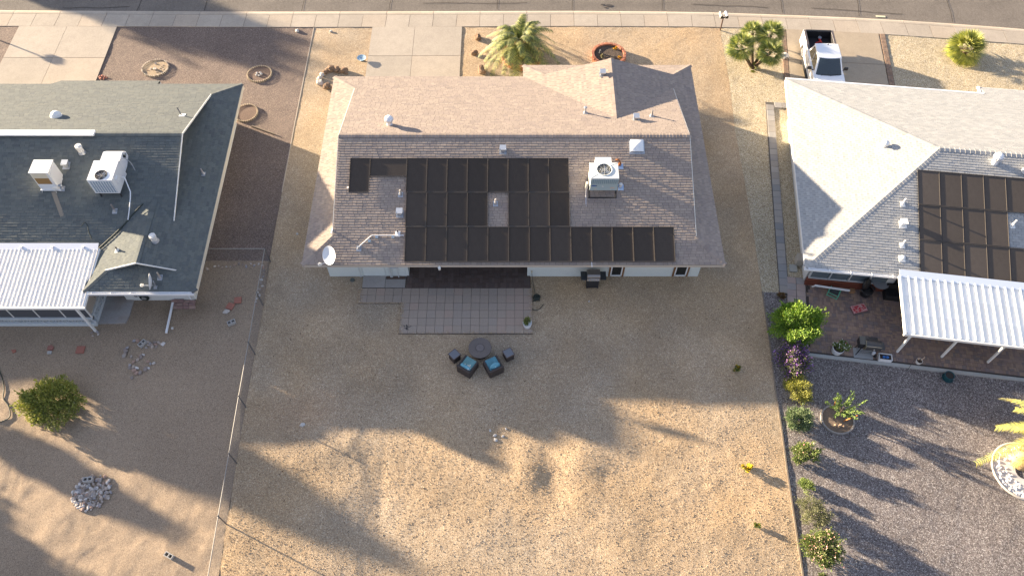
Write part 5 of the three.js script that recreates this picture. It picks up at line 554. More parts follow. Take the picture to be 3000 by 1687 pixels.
  const cp = structure('concrete_pad', slab([[-7.74, -0.88], [-5.5, -0.88], [-5.5, -0.13], [-7.72, -0.13]], -0.1, 0.04), M(0.12, 0.11, 0.1, 0.95)); part(cp, 'concrete_slab', slab([[-7.73, -0.87], [-6.56, -0.87], [-6.56, -0.14], [-7.71, -0.14]], 0, 0.07), conc(0.98, 1 / 2.4, [0.86, 0.92, 1.06])); part(cp, 'concrete_slab', slab([[-6.54, -0.64], [-5.51, -0.64], [-5.51, -0.14], [-6.54, -0.14]], 0, 0.07), conc(0.95, 1 / 2.1, [0.86, 0.92, 1.05])); part(cp, 'dirt_gap', slab([[-6.5, -0.86], [-5.55, -0.86], [-5.55, -0.66], [-6.5, -0.66]], 0, 0.045), M(0.12, 0.08, 0.06, 0.95));
}
{ // gas grill
  const g = thing('gas_grill', 'stainless and black four burner gas grill against the rear wall', 'grill', [4.13, 0, -0.33]); const st = M(0.62, 0.63, 0.65, 0.25, { metalness: 0.9 });
  part(g, 'cart', merge([box(0.6, 0.62, 0.03, 0, 0.43, 0.2), box(0.03, 0.62, 0.42, -0.29, 0.43, 0), box(0.03, 0.62, 0.42, 0.29, 0.43, 0), box(0.62, 0.04, 0.46, 0, 0.12, 0)]), blackMetal); part(g, 'firebox', rbox(0.66, 0.18, 0.46, 0.03, 0, 0.83, 0), blackMetal);
  const s = new THREE.Shape(); s.moveTo(-0.24, 0); s.lineTo(0.24, 0); s.quadraticCurveTo(0.25, 0.14, 0.13, 0.22); s.lineTo(-0.16, 0.25); s.quadraticCurveTo(-0.25, 0.2, -0.24, 0); part(g, 'lid', new THREE.ExtrudeGeometry(s, { depth: 0.64, bevelEnabled: true, bevelSize: 0.01, bevelThickness: 0.01, bevelSegments: 1 }).rotateY(-PI / 2).translate(0.32, 0.92, 0), M(0.26, 0.24, 0.225, 0.35, { metalness: 0.7 })); part(g, 'lid_handle', rod([-0.27, 1.0, 0.30], [0.27, 1.0, 0.30], 0.014, 8), st);
  part(g, 'control_panel', box(0.66, 0.12, 0.03, 0, 0.85, 0.25, -0.3), st); for (let i = 0; i < 4; i++) part(g, 'knob', cyl(0.028, 0.022, 0.04, -0.22 + i * 0.147, 0.84, 0.29, 12, PI / 2), M(0.75, 0.75, 0.76, 0.25, { metalness: 0.8 })); part(g, 'knob', cyl(0.028, 0.022, 0.04, -0.48, 0.85, 0.29, 12, PI / 2), M(0.75, 0.75, 0.76, 0.25, { metalness: 0.8 }));
  for (const k of [-1, 1]) part(g, 'side_shelf', merge([box(0.3, 0.03, 0.46, k * 0.49, 0.9, 0), box(0.3, 0.07, 0.02, k * 0.49, 0.87, 0.235)]), M(0.03, 0.036, 0.042, 0.5)); for (const [x, z] of [[-0.27, 0.2], [0.27, 0.2], [-0.27, -0.2], [0.27, -0.2]]) part(g, 'wheel', cyl(0.05, 0.05, 0.03, x, 0.05, z, 12, 0, PI / 2), blackMetal);
}
{ // hose pot and hose by the wall tap
  const g = thing('hose_reel', 'dark green hose reel on the gravel beside the tile patio', 'hose', [1.25, 0, 0.5]); for (let i = 0; i < 5; i++) part(g, 'coil', new THREE.TorusGeometry(0.17 - (i % 3) * 0.03, 0.022, 6, 22).rotateX(PI / 2 - 0.2).translate((i % 2) * 0.02, 0.08 + i * 0.035, 0), hoseGreen); part(g, 'hub', cyl(0.1, 0.08, 0.22, 0, 0.12, 0, 12), M(0.025, 0.035, 0.028, 0.6)); part(g, 'handle', merge([rod([-0.05, 0.2, 0.0], [-0.02, 0.42, -0.05], 0.015), rod([0.05, 0.2, 0], [0.02, 0.42, -0.05], 0.015)]), hoseGreen); for (let i = 0; i < 4; i++) part(g, 'foot', box(0.05, 0.04, 0.14, 0.17 * Math.cos(i * 1.57 + 0.6), 0.03, 0.17 * Math.sin(i * 1.57 + 0.6), 0, -i * 1.57), hoseGreen);
  hose('garden_hose', 'thin dark hose from the wall tap to the reel with a loop on gravel', [[1.02, 0.5, -0.8], [1.04, 0.25, -0.74], [1.08, 0.05, -0.5], [1.14, 0.04, -0.1], [1.2, 0.06, 0.35]], 0.013, hoseGreen); hose('garden_hose', 'loose hose loop with nozzle below the green reel', [[1.15, 0.06, 0.6], [0.98, 0.03, 0.8], [0.95, 0.03, 1.0], [1.05, 0.03, 1.16], [1.22, 0.03, 1.2], [1.42, 0.03, 1.1], [1.55, 0.04, 0.93], [1.6, 0.05, 0.86]], 0.017, hoseGreen);
  const t = thing('wall_tap', 'brass wall tap above the thin hose on the rear wall', 'tap', [1.02, 0.55, -0.84]); part(t, 'spout', merge([rod([0, 0, 0], [0, 0, 0.1], 0.015), rod([0, 0, 0.09], [0, -0.07, 0.11], 0.014)]), M(0.5, 0.36, 0.12, 0.4, { metalness: 0.7 })); part(t, 'wheel_handle', new THREE.TorusGeometry(0.03, 0.008, 5, 12).rotateX(PI / 2).translate(0, 0.04, 0.06), M(0.5, 0.4, 0.2, 0.5));
}
{ // fire-pit table, two club chairs, two cube tables
  const wick = new THREE.MeshStandardMaterial({ map: dataTex(64, (i, j) => { const q = ((i >> 2) + (j >> 2)) % 2, v = (q ? 1 : 0.72) * (0.85 + 0.3 * hash2(i >> 2, j >> 2)); return [toS(0.058 * v), toS(0.046 * v), toS(0.042 * v)]; }), bumpMap: dataTex(64, (i, j) => { const v = ((i >> 2) + (j >> 2)) % 2 ? 220 : 90; return [v, v, v]; }, false), bumpScale: 0.004, roughness: 0.7 }), topM = new THREE.MeshStandardMaterial({ map: rep(grainMap(0.115, 0.098, 0.09, 0.16, 0.16), 1.2), roughness: 0.6 });
  const t = thing('round_table', 'round brown fire pit table with a circular lid in the back yard', 'table', [-1.55, 0, 3.66]); part(t, 'base', uvWorld(lathe([[0.3, 0], [0.36, 0.05], [0.40, 0.52], [0.44, 0.56]], 28), 4), wick); part(t, 'tabletop', lathe([[0.21, 0.585], [0.215, 0.6], [0.545, 0.6], [0.562, 0.585], [0.562, 0.555], [0.4, 0.55]], 48), topM); part(t, 'burner_lid', lathe([[0.001, 0.606], [0.195, 0.603], [0.198, 0.585], [0.198, 0.57]], 36), M(0.14, 0.12, 0.115, 0.55)); part(t, 'lid_knob', cyl(0.018, 0.014, 0.02, 0, 0.615, 0, 10), M(0.03, 0.03, 0.03, 0.5)); part(t, 'lid_groove', lathe([[0.198, 0.572], [0.212, 0.572]], 36), M(0.015, 0.015, 0.015, 0.9, { side: THREE.DoubleSide }));
  const teal = new THREE.MeshStandardMaterial({ map: dataTex(128, (i, j) => { let f = 0; for (let k = 0; k < 7; k++) { const d = Math.hypot(i - 128 * hash2(k, 4), j - 128 * hash2(k, 5)); if (d < 9) f = Math.max(f, 1 - Math.abs(d - 3) / 8); } const n = nzA[(j * 4) * 512 + i * 4]; const v = 0.8 + 0.5 * n; return [toS((0.075 + 0.32 * f) * v), toS((0.21 + 0.28 * f) * v), toS((0.27 + 0.25 * f) * v)]; }), roughness: 0.9 });
  const tealPale = teal.clone(); tealPale.color = lin(1.7, 1.55, 1.5); const tealWorn = teal.clone(); tealWorn.color = lin(1.5, 1.15, 0.95);
  const chair = (label, x, z, turn, roll, mats) => { const g = thing('club_chair', label, 'chair', [x, 0, z], turn, 'wicker club chairs with teal cushions'); part(g, 'seat_base', uvWorld(rbox(0.56, 0.3, 0.68, 0.03, 0, 0.19, 0.02), 4), wick); for (const k of [-1, 1]) part(g, 'armrest', uvWorld(rbox(0.09, 0.5, 0.76, 0.035, k * 0.335, 0.27, 0), 4), wick); part(g, 'backrest', uvWorld(rbox(0.76, 0.6, 0.11, 0.04, 0, 0.32, 0.36), 4), wick); part(g, 'seat_cushion', uvWorld(rbox(0.575, 0.14, 0.62, 0.05, 0, 0.42, -0.06), 1.7), mats[0]); const p = roll ? new THREE.CapsuleGeometry(0.095, 0.36, 6, 14).rotateZ(PI / 2).scale(1, 1, 0.95) : new THREE.SphereGeometry(0.25, 18, 12).scale(1.02, 0.42, 0.62); part(g, roll ? 'bolster' : 'pillow', roll ? p.translate(0, 0.55, 0.2) : mv(p, 0.02, 0.57, 0.15, 0.9), mats[1]); for (const [a, b] of [[-0.32, -0.3], [0.32, -0.3], [-0.32, 0.36], [0.32, 0.36]]) part(g, 'foot', box(0.05, 0.05, 0.05, a, 0.02, b), blackMetal); return g; };
  chair('left wicker club chair with teal cushion and rolled bolster', -2.12, 4.50, -0.57, true, [tealWorn, tealPale]); chair('right wicker club chair with teal cushion and square pillow', -0.90, 4.50, 0.47, false, [teal, tealPale]);
  const cube = (label, x, z, turn) => { const g = thing('side_table', label, 'table', [x, 0, z], turn, 'wicker cube side tables'); part(g, 'body', uvWorld(rbox(0.42, 0.46, 0.42, 0.03, 0, 0.25, 0), 4), wick); part(g, 'top', rbox(0.40, 0.02, 0.40, 0.02, 0, 0.49, 0), M(0.13, 0.14, 0.16, 0.35)); part(g, 'rim', merge([box(0.46, 0.03, 0.03, 0, 0.485, 0.215), box(0.46, 0.03, 0.03, 0, 0.485, -0.215), box(0.03, 0.03, 0.4, 0.215, 0.485, 0), box(0.03, 0.03, 0.4, -0.215, 0.485, 0)]), M(0.09, 0.065, 0.055, 0.6)); return g; };
  cube('wicker cube side table left of the left club chair', -2.78, 3.96, 0.72); cube('wicker cube side table right of the right club chair', -0.17, 3.88, 0.5);
}
[[-9.69, 7.44, 0.12, 'white stone alone on the reddish mound by the fence'], [-1.01, 7.68, 0.07, 'small white stone, uppermost left of the five in mid yard'], [-0.79, 7.93, 0.09, 'white stone in the centre of the five in mid yard'], [-0.28, 7.6, 0.06, 'small white stone, right end of the five in mid yard'], [-0.42, 7.98, 0.07, 'white stone low right of the five in mid yard'], [-0.75, 8.15, 0.1, 'bluish white stone, lowest of the five in mid yard'], [3.93, 0.67, 0.05, 'tiny white stone on gravel below the gas grill'], [-11.58, -3.6, 0.07, 'small white chip left of the middle house']].forEach(([x, z, s, l], i) => { const r = rock(l, x, z, s, whiteRock, i, 0.7); if (i < 6) r.position.y += mainH(x, z); });
single('drain_cap', 'grey drain cap near the rear left corner of the middle house', 'drain cap', merge([cyl(0.12, 0.1, 0.08, 0, 0.05, 0, 14), cyl(0.04, 0.03, 0.04, 0, 0.1, 0, 8)]), M(0.10, 0.11, 0.10, 0.7), [-8.28, 0, -0.62]);

// front garden of the middle house
[[-2.2, -19.25, 0.26, 1.2, 'brown boulder nearest the sidewalk beside the driveway'], [-2.38, -17.78, 0.22, 1.2, 'brown boulder halfway down beside the driveway'], [-1.9, -16.12, 0.3, 1.5, 'pointed brown boulder nearest the house beside the driveway']].forEach(([x, z, s, sy, l], i) => rock(l, x, z, s, brownRock, i + 1, sy));
[[-11.3, -16.3, 0.3, 0], [-10.95, -16.28, 0.28, 0], [-10.5, -16.2, 0.26, 0], [-10.35, -16.05, 0.16, 0], [-11.6, -16.08, 0.2, 0], [-11.82, -15.88, 0.17, 1], [-11.93, -15.55, 0.18, 1], [-11.86, -15.12, 0.24, 1], [-11.4, -14.8, 0.28, 0], [-11.05, -14.7, 0.22, 0], [-10.75, -16.1, 0.14, 0]].forEach(([x, z, s, w], i) => rock(['long flat boulder at the top left of the half ring', 'long flat boulder at the top of the half ring', 'brown boulder at the top right of the half ring', 'small brown boulder at the right end of the half ring', 'dark boulder at the upper left of the half ring', 'pale boulder upper left of the half ring', 'pale boulder at the left of the half ring', 'largest white boulder at the lower left of the half ring', 'brown boulder at the bottom of the half ring by the eave', 'brown boulder nearest the eave in the half ring', 'small brown stone inside the top of the half ring'][i], x, z, s, w ? stoneMats[0] : brownRock, i, 0.9, 'boulders in the half ring by the front corner'));
{ const g = thing('birdbath', 'low blue glass bowl birdbath beside the middle driveway', 'birdbath', [-9.47, 0, -17.2]); part(g, 'stem', merge([cyl(0.03, 0.025, 0.16, 0, 0.08, 0, 8), cyl(0.12, 0.05, 0.05, 0, 0.03, 0, 12)]), M(0.12, 0.12, 0.13, 0.5)); part(g, 'bowl', lathe([[0.03, 0.12], [0.14, 0.15], [0.27, 0.22], [0.285, 0.23], [0.26, 0.22], [0.12, 0.17], [0.001, 0.16]], 26), M(0.30, 0.44, 0.54, 0.2)); part(g, 'ring', new THREE.TorusGeometry(0.13, 0.012, 6, 22).rotateX(PI / 2).translate(0, 0.19, 0), M(0.5, 0.6, 0.68, 0.25)); }
function brickRing(label, x, z, rx, rz, rows, seed) { const g = thing('brick_planter', label, 'planter', [x, 0, z]), rm = [[0.40, 0.155, 0.085], [0.36, 0.135, 0.075], [0.44, 0.185, 0.11], [0.33, 0.13, 0.08]].map(c => M(...c, 0.88, { bumpMap: fineB, bumpScale: 0.006 })), n = Math.round((rx + rz) * PI / 0.27), bg = rbox(0.25, 0.115, 0.17, 0.02); for (let r = 0; r < rows; r++) for (let i = 0; i < n; i++) { const a = (i + 0.5 * (r % 2)) / n * 2 * PI, m = part(g, 'brick', bg, rm[Math.floor(hash2(i + r * 50, seed) * 4)]); m.position.set(rx * Math.cos(a), 0.06 + r * 0.12, rz * Math.sin(a)); m.rotation.y = -Math.atan2(rx * Math.sin(a), rz * Math.cos(a)) + PI / 2 + (hash2(i, r) - 0.5) * 0.1; } part(g, 'soil', new THREE.CircleGeometry(1, 30).rotateX(-PI / 2).scale(rx - 0.04, 1, rz - 0.04).translate(0, rows * 0.12 - 0.1, 0), new THREE.MeshStandardMaterial({ map: rep(grainMap(0.075, 0.055, 0.042, 0.3, 0.4), 0.8), bumpMap: fineBump, bumpScale: 0.03, roughness: 1 })); return g; }
brickRing('round red brick planter around the feather palm', 0.62, -17.42, 1.2, 1.12, 3, 2);
{ const g = brickRing('round red brick planter half hidden by the front gable peak', 6.1, -17.45, 1.0, 0.95, 3, 3); for (let i = 0; i < 6; i++) { const m = part(g, 'dirt_clod', rockGeos[i % 5], M(0.1, 0.075, 0.055, 1)); m.position.set(-0.2 + 0.5 * hash2(i, 1), 0.27, 0.1 + 0.4 * hash2(i, 2)); m.scale.set(0.14, 0.04, 0.1); } part(g, 'garden_ornament', merge([cyl(0.08, 0.05, 0.2, -0.55, 0.36, -0.1, 8), ball(0.06, -0.53, 0.5, -0.1)]), M(0.08, 0.08, 0.09, 0.5)); }
mailbox('double mailbox on a leaning brown post by the sidewalk', [13.55, 0, -20.05], 0.06, [[-0.17, M(0.36, 0.31, 0.26, 0.5)], [0.17, M(0.66, 0.67, 0.69, 0.35)]]);

// ---------------------------------------------------------------- right lot
const rz = (u, v) => v > RD / 2 ? 2.5 + 0.32 * (RD - v) : 2.5 + 0.32 * v, onR = (u, v) => { const w = rw(u, v); return [w[0], rz(u, v), w[1]]; };
{
  const rows = [['upper', 7.84, 9.58, [0, 1, 2, 3, 4, 5]], ['middle', 9.6, 11.33, [0, 1, 2, 3, 5]], ['lower', 11.35, 13.08, [0, 1, 2, 3, 4, 5]]], rail = M(0.02, 0.018, 0.017, 0.85);
  const pm = [1.5, 1.62, 1.4].map(k => new THREE.MeshPhysicalMaterial({ map: panelTex, color: lin(k, k * 0.98, k * 0.96), roughness: 0.9, specularIntensity: 0.35 }));
  for (const [rn, a, b, cols] of rows) for (const i of cols) { const v = (a + b) / 2, p = onR(5.4 + 1.065 * (i + 0.5), v), g = solarPanel(i === 5 && rn === 'middle' ? 'black panel right of the gap on the right house at the frame edge' : `${ord[i]} black panel from left in the ${rn} row on the right house`, 'black panels on the right house roof', 1.062, (b - a) / Math.cos(SLA), pm[Math.floor(hash2(i, a * 9 | 0) * 3)], true, rail, 0.04); g.position.set(p[0], p[1] + 0.07, p[2]); g.rotation.set(SLA, -TH, 0, 'YXZ'); }
  const P = (u, v) => onR(u, v), wv = { tilt: SLA, mat: whiteMetal, flash: whitePaint, pipe: whitePaint };
  ventPipe('white vent pipe nearest the ridge left of the right panels', ...P(4.67, 9.59), { ...wv, h: 0.42 }); { const g = boxVent('white hood vent second from ridge left of the right panels', ...P(4.65, 10.6), SLA); g.children.forEach(c => { c.material = whitePaint; }); } ventPipe('white vent pipe second from the eave left of the right panels', ...P(4.61, 11.65), { ...wv, h: 0.4 }); { const p = P(4.59, 12.31), g = thing('roof_vent', 'low white round vent nearest the eave left of the right panels', 'vent', p); part(g, 'flashing', box(0.3, 0.02, 0.34, 0, 0.02, 0, SLA), whitePaint); part(g, 'cap', merge([cyl(0.09, 0.09, 0.1, 0, 0.08, 0, 14), ball(0.12, 0, 0.14, 0, 1, 0.4, 1)]), whitePaint); } ventPipe('white vent pipe in the gap of the right panel array', ...P(9.9, 10.2), { ...wv, h: 0.42 });
  turbine('white turbine vent behind the right house ridge', ...P(9.2, 7.1), 1.05); flue('white round flue at the right frame edge by the ridge', ...P(10.75, 7.4), 0.2, 0.35);
  { const p = rw(4.18, 5.98), g = thing('roof_vent', 'white round vent on the sunny left slope of the right house', 'vent', [p[0], 2.5 + 0.32 * 4.18 - 0.03, p[1]]); part(g, 'neck', cyl(0.13, 0.13, 0.25, 0, 0.12, 0, 18), whiteMetal); part(g, 'cap', lathe([[0.13, 0.22], [0.21, 0.26], [0.19, 0.33], [0.1, 0.39], [0.001, 0.4]], 22), whitePaint); }
}
{ // paver path along the right house
  const base = structure('paver_path', slab([[15.36, -13.52], [16.75, -13.42], [16.72, -12.98], [15.78, -13.05], [14.22, 0.25], [13.72, 0.2]], -0.1, 0.02), M(0.1, 0.09, 0.08, 0.95)), pm = [[0.30, 0.29, 0.28], [0.26, 0.25, 0.245], [0.33, 0.31, 0.29], [0.28, 0.26, 0.24], [0.24, 0.245, 0.25]].map(c => M(...c, 0.93, { bumpMap: fineB, bumpScale: 0.005 })), gm = rbox(0.43, 0.06, 0.44, 0.01), gs = rbox(0.44, 0.06, 0.44, 0.01);
  for (let i = 0; i < 30; i++) { const t = (i + 0.5) / 30, m = part(base, 'paver', gm, pm[Math.floor(hash2(i, 51) * 5)]); m.position.set(15.6 + (13.97 - 15.6) * t, 0.02 + 0.008 * hash2(i, 5), -13.27 + 13.45 * t); m.rotation.y = -0.12 + (hash2(i, 6) - 0.5) * 0.04; }
  for (let i = 0; i < 2; i++) { const m = part(base, 'paver', gs, pm[i + 2]); m.position.set(16.08 + i * 0.46, 0.02, -13.24 + i * 0.04); m.rotation.y = -0.1; }
  const pad = structure('paver_path', slab([[14.22, -0.85], [15.26, -0.74], [15.0, 0.84], [14.04, 0.73]], -0.1, 0.02), M(0.1, 0.09, 0.08, 0.95)), pk = [[0.36, 0.29, 0.26], [0.33, 0.27, 0.25], [0.38, 0.32, 0.29], [0.30, 0.28, 0.27]].map(c => M(...c, 0.93, { bumpMap: fineB, bumpScale: 0.005 })); for (let j = 0; j < 4; j++) for (let i = 0; i < 2; i++) { const m = part(pad, 'paver', rbox(0.45, 0.06, 0.385, 0.01), pk[Math.floor(hash2(i + 3, j + 60) * 4)]); m.position.set(14.48 + i * 0.47 - j * 0.065, 0.022 + 0.006 * hash2(i, j), -0.6 + i * 0.06 + j * 0.39); m.rotation.y = -0.13; }
  single('utility_cover', 'square grey utility cover beside the right house rear corner', 'cover', rbox(0.4, 0.08, 0.45, 0.04, 0, 0.04, 0), M(0.34, 0.34, 0.31, 0.8), [14.72, 0, -1.35], -0.1); single('utility_cover', 'tall beige utility box against the right house wall', 'utility box', rbox(0.35, 0.5, 0.5, 0.03, 0, 0.25, 0), M(0.4, 0.36, 0.3, 0.7), [15.05, 0, -1.75], -0.1);
}
const cT = 7.7 * D2R, cc = Math.cos(cT), cs = Math.sin(cT);
{ // brick patio behind the right house: 300 nearest pavers single, the rest joined
  const P0 = [14.52, 3.62], W = (u, v) => [P0[0] + u * cc + v * cs, P0[1] + u * cs - v * cc]; // v runs back to the house
  const outline = [[14.5, 3.66], [25.8, 5.18], [26.2, 0.9], [19.2, 0.1], [15.2, -0.5], [15.3, -0.8]], base = structure('brick_patio', slab(outline, -0.1, 0.035), M(0.06, 0.05, 0.045, 0.95));
  const pal = [[0.235, 0.17, 0.145], [0.20, 0.145, 0.125], [0.27, 0.195, 0.155], [0.185, 0.148, 0.14], [0.25, 0.178, 0.135], [0.295, 0.21, 0.155]], mats = pal.map(c => M(...c, 0.92, { bumpMap: fineB, bumpScale: 0.005 })), list = [], s = 0.215, r = rng(31);
  for (let j = 0; j < 22; j++) for (let i = 0; i < 54; i++) { const u = i * s + (j % 2) * 0.1, v = 0.06 + j * s, k = r(), bits = k < 0.4 ? [[0.5, 0.5, 1, 1]] : k < 0.7 ? [[0.25, 0.5, 0.5, 1], [0.75, 0.5, 0.5, 1]] : [[0.5, 0.25, 1, 0.5], [0.5, 0.75, 1, 0.5]]; for (const [a, b, w, h] of bits) { const p = W(u + a * s, v + b * s), q = W(u + a * s, v + b * s); if (!inside(outline, p[0] + 0.06, p[1]) || !inside(outline, p[0] - 0.06, p[1])) continue; list.push([p, w, h, Math.floor(r() * 6), r()]); } }
  const gk = {}, gg = (w, h) => gk[w + '_' + h] ??= rbox(s * w - 0.01, 0.05, s * h - 0.01, 0.006); const vis = list.map(e => { const q = V3(e[0][0], 0, e[0][1]).project(camera); return Math.abs(q.x) < 0.99 && Math.abs(q.y) < 0.99 ? V3(e[0][0], 0, e[0][1]).distanceTo(camera.position) : 1e9; }), ix = list.map((_, i) => i).sort((a, b) => vis[a] - vis[b]), rest = [];
  ix.forEach((i, n) => { const [p, w, h, k, y] = list[i]; if (n < 300) { const m = part(base, 'paver', gg(w, h), mats[k]); m.position.set(p[0], 0.035 + 0.008 * y, p[1]); m.rotation.y = -cT; } else { const b = strip(box(s * w - 0.01, 0.05, s * h - 0.01, p[0], 0.035 + 0.008 * y, p[1], 0, -cT)); b.setAttribute('color', new THREE.BufferAttribute(new Float32Array(b.attributes.position.count * 3).map((_, q) => pal[k][q % 3]), 3)); rest.push(b); } });
  stuff(part(base, 'paver_field', merge(rest), new THREE.MeshStandardMaterial({ vertexColors: true, roughness: 0.92 })));
  single('patio_kerb', 'pale concrete kerb along the right patio edge', 'kerb', uvWorld(merge([wallQuad(14.45, 3.74, 25.8, 5.28, -0.08, 0.07, 0.17)])), new THREE.MeshStandardMaterial({ map: rep(grainMap(0.36, 0.36, 0.34, 0.08, 0.12), 0.6), roughness: 0.9 }));
  single('patio_kerb', 'short dark slate kerb at the left end of the right patio', 'kerb', slab([[14.35, 2.5], [14.62, 2.54], [14.52, 3.6], [14.24, 3.56]], -0.05, 0.08), M(0.14, 0.16, 0.165, 0.85)); single('wood_steps', 'weathered slatted board beside the purple bush', 'boards', merge([0, 1, 2, 3, 4, 5].map(i => box(0.06, 0.05, 0.7, 13.88 + i * 0.075, 0.04, 2.95, 0, -0.05))), M(0.16, 0.14, 0.11, 0.9));
}
{ // white ribbed patio cover on posts
  const g = thing('patio_cover', 'white ribbed patio cover on three slanting-looking posts behind the right house', 'patio cover', [18.62, 0, 0.86], -cT), w = 0.345, n = 22, L = 3.02, q = [], pr = [[0, 0.07], [0.05, 0.075], [0.085, 0.06], [0.11, 0], [w - 0.015, 0], [w, 0.07]], y = v => 2.62 - 0.09 * v; g.userData.label = 'white ribbed patio cover on square posts behind the right house';
  for (let i = 0; i < 5; i++) q.push([V3(pr[i][0], y(0) + pr[i][1], 0), V3(pr[i + 1][0], y(0) + pr[i + 1][1], 0), V3(pr[i + 1][0], y(L) + pr[i + 1][1], L), V3(pr[i][0], y(L) + pr[i][1], L)]); const gp = quadGeo(q), ms = [0.86, 0.83, 0.88].map(k => new THREE.MeshStandardMaterial({ map: streakMap, color: lin(k * 0.97, k, k * 1.02), roughness: 0.42, side: THREE.DoubleSide }));
  for (let i = 0; i < n; i++) { const m = part(g, 'roof_pan', gp, ms[i % 3]); m.position.x = 0.04 + i * w; }
  part(g, 'fascia_beam', box(n * w + 0.1, 0.15, 0.08, n * w / 2, y(L) - 0.03, L + 0.05), whitePaint); part(g, 'side_beam', beam([0, y(0) + 0.03, 0], [0, y(L) + 0.0, L + 0.08], 0.07, 0.15), whitePaint); part(g, 'header_flashing', box(n * w, 0.03, 0.4, n * w / 2, 2.70, -0.12, 0.28), M(0.66, 0.72, 0.8, 0.45));
  const O = (x, z) => { const dx = x - 18.62, dz = z - 0.86; return [dx * cc + dz * cs, -dx * cs + dz * cc]; }; for (const p of [[18.85, 3.6], [20.94, 3.88], [23.1, 4.17], [25.3, 4.47]]) { const a = O(...p); part(g, 'post', box(0.09, y(L), 0.09, a[0], y(L) / 2, a[1]), whitePaint); }
}
// things on the right patio
single('downspout', 'white pipe lying along the red board wall of the glazed room', 'pipe', merge([beam([15.42, 0.5, 0.02], [17.15, 0.45, 0.3], 0.08, 0.07), beam([15.45, 0.48, 0.02], [15.42, 0.2, -0.1], 0.08, 0.07)]), whiteMetal);
{ const g = thing('hand_cart', 'green tubular folding frame with dark seat on the right patio', 'garden seat', [16.42, 0, 0.28], -0.55), gt = M(0.10, 0.42, 0.27, 0.5); part(g, 'seat_pad', box(0.44, 0.05, 0.3, 0, 0.32, -0.06, 0.5), M(0.02, 0.028, 0.028, 0.7)); for (const k of [-1, 1]) { part(g, 'frame_leg', tube([[k * 0.25, 0.02, 0.22], [k * 0.26, 0.3, 0.12], [k * 0.25, 0.42, -0.18], [k * 0.25, 0.02, -0.22]], 0.022, 14, 6), gt); part(g, 'grip', box(0.05, 0.05, 0.16, k * 0.26, 0.34, 0.14), gt); } part(g, 'cross_bar', rod([-0.25, 0.28, 0.17], [0.25, 0.28, 0.17], 0.02), gt); part(g, 'cross_bar', rod([-0.25, 0.1, 0.2], [0.25, 0.1, 0.2], 0.02), gt); }
single('cardboard_box', 'small brown cardboard box beside the black covered seat', 'box', rbox(0.26, 0.24, 0.22, 0.01, 0, 0.12, 0), M(0.30, 0.17, 0.085, 0.9), [17.42, 0, 0.12], -0.1);
{ const g = thing('covered_chair', 'black covered reclining chair on the right patio by the box', 'chair', [18.05, 0, 0.28], 0.5), bl = M(0.012, 0.012, 0.014, 0.5); part(g, 'seat', ball(0.3, 0, 0.42, 0.05, 1.0, 0.35, 0.9, 18), bl); part(g, 'backrest', mv(new THREE.SphereGeometry(0.3, 16, 12).scale(0.95, 1.25, 0.35), 0, 0.72, -0.2, -0.35), bl); for (const k of [-1, 1]) part(g, 'armrest', mv(new THREE.CapsuleGeometry(0.05, 0.34, 4, 8).rotateX(PI / 2), k * 0.3, 0.52, 0), bl); part(g, 'base', cyl(0.24, 0.18, 0.32, 0, 0.16, 0, 14), bl); }
{ const g = thing('round_table', 'small round glass topped table under the right house eave', 'table', [18.72, 0, -0.05]); part(g, 'tabletop', cyl(0.42, 0.42, 0.025, 0, 0.7, 0, 32), new THREE.MeshPhysicalMaterial({ color: lin(0.30, 0.31, 0.32), roughness: 0.12 })); part(g, 'rim', new THREE.TorusGeometry(0.42, 0.018, 6, 36).rotateX(PI / 2).translate(0, 0.7, 0), M(0.2, 0.2, 0.21, 0.4)); for (let i = 0; i < 3; i++) { const a = i * 2.09 + 0.4; part(g, 'leg', rod([0.32 * Math.cos(a), 0, 0.32 * Math.sin(a)], [0.22 * Math.cos(a), 0.68, 0.22 * Math.sin(a)], 0.016), M(0.08, 0.07, 0.07, 0.5)); } }
{ const g = thing('patio_chair', 'brown tan strapped patio chair behind the black covered chair', 'chair', [18.15, 0, -0.28], 0.3), wm = M(0.34, 0.19, 0.07, 0.7); for (let i = 0; i < 5; i++) part(g, 'strap', box(0.46, 0.03, 0.07, 0, 0.42 + 0.02 * i, 0.2 - i * 0.1, 0.12), i % 2 ? wm : M(0.06, 0.05, 0.04, 0.7)); for (let i = 0; i < 4; i++) part(g, 'back_strap', box(0.46, 0.07, 0.03, 0, 0.58 + i * 0.11, -0.26 - 0.03 * i), i % 2 ? wm : M(0.06, 0.05, 0.04, 0.7)); for (const [x, z] of [[-0.24, 0.22], [0.24, 0.22], [-0.24, -0.25], [0.24, -0.25]]) part(g, 'leg', rod([x, 0, z], [x, z < 0 ? 0.98 : 0.5, z - (z < 0 ? 0.1 : 0)], 0.016), blackMetal); }
{ const g = thing('storage_bench', 'black storage bench under the edge of the right patio cover', 'bench', [19.45, 0, 0.42], -cT), bl = M(0.012, 0.012, 0.013, 0.6); part(g, 'body', rbox(1.0, 0.42, 0.52, 0.03, 0, 0.22, 0), bl); part(g, 'lid', rbox(1.05, 0.05, 0.56, 0.03, 0, 0.455, 0), M(0.016, 0.016, 0.018, 0.55)); part(g, 'backrest', rbox(1.02, 0.4, 0.07, 0.02, 0, 0.62, -0.24), bl); }
single('bucket', 'red bucket hanging by the patio door of the right house', 'bucket', lathe([[0.001, 0], [0.11, 0], [0.14, 0.26], [0.15, 0.27], [0.13, 0.26], [0.1, 0.03]], 20), M(0.48, 0.03, 0.05, 0.45), [19.4, 0.75, -0.18]);
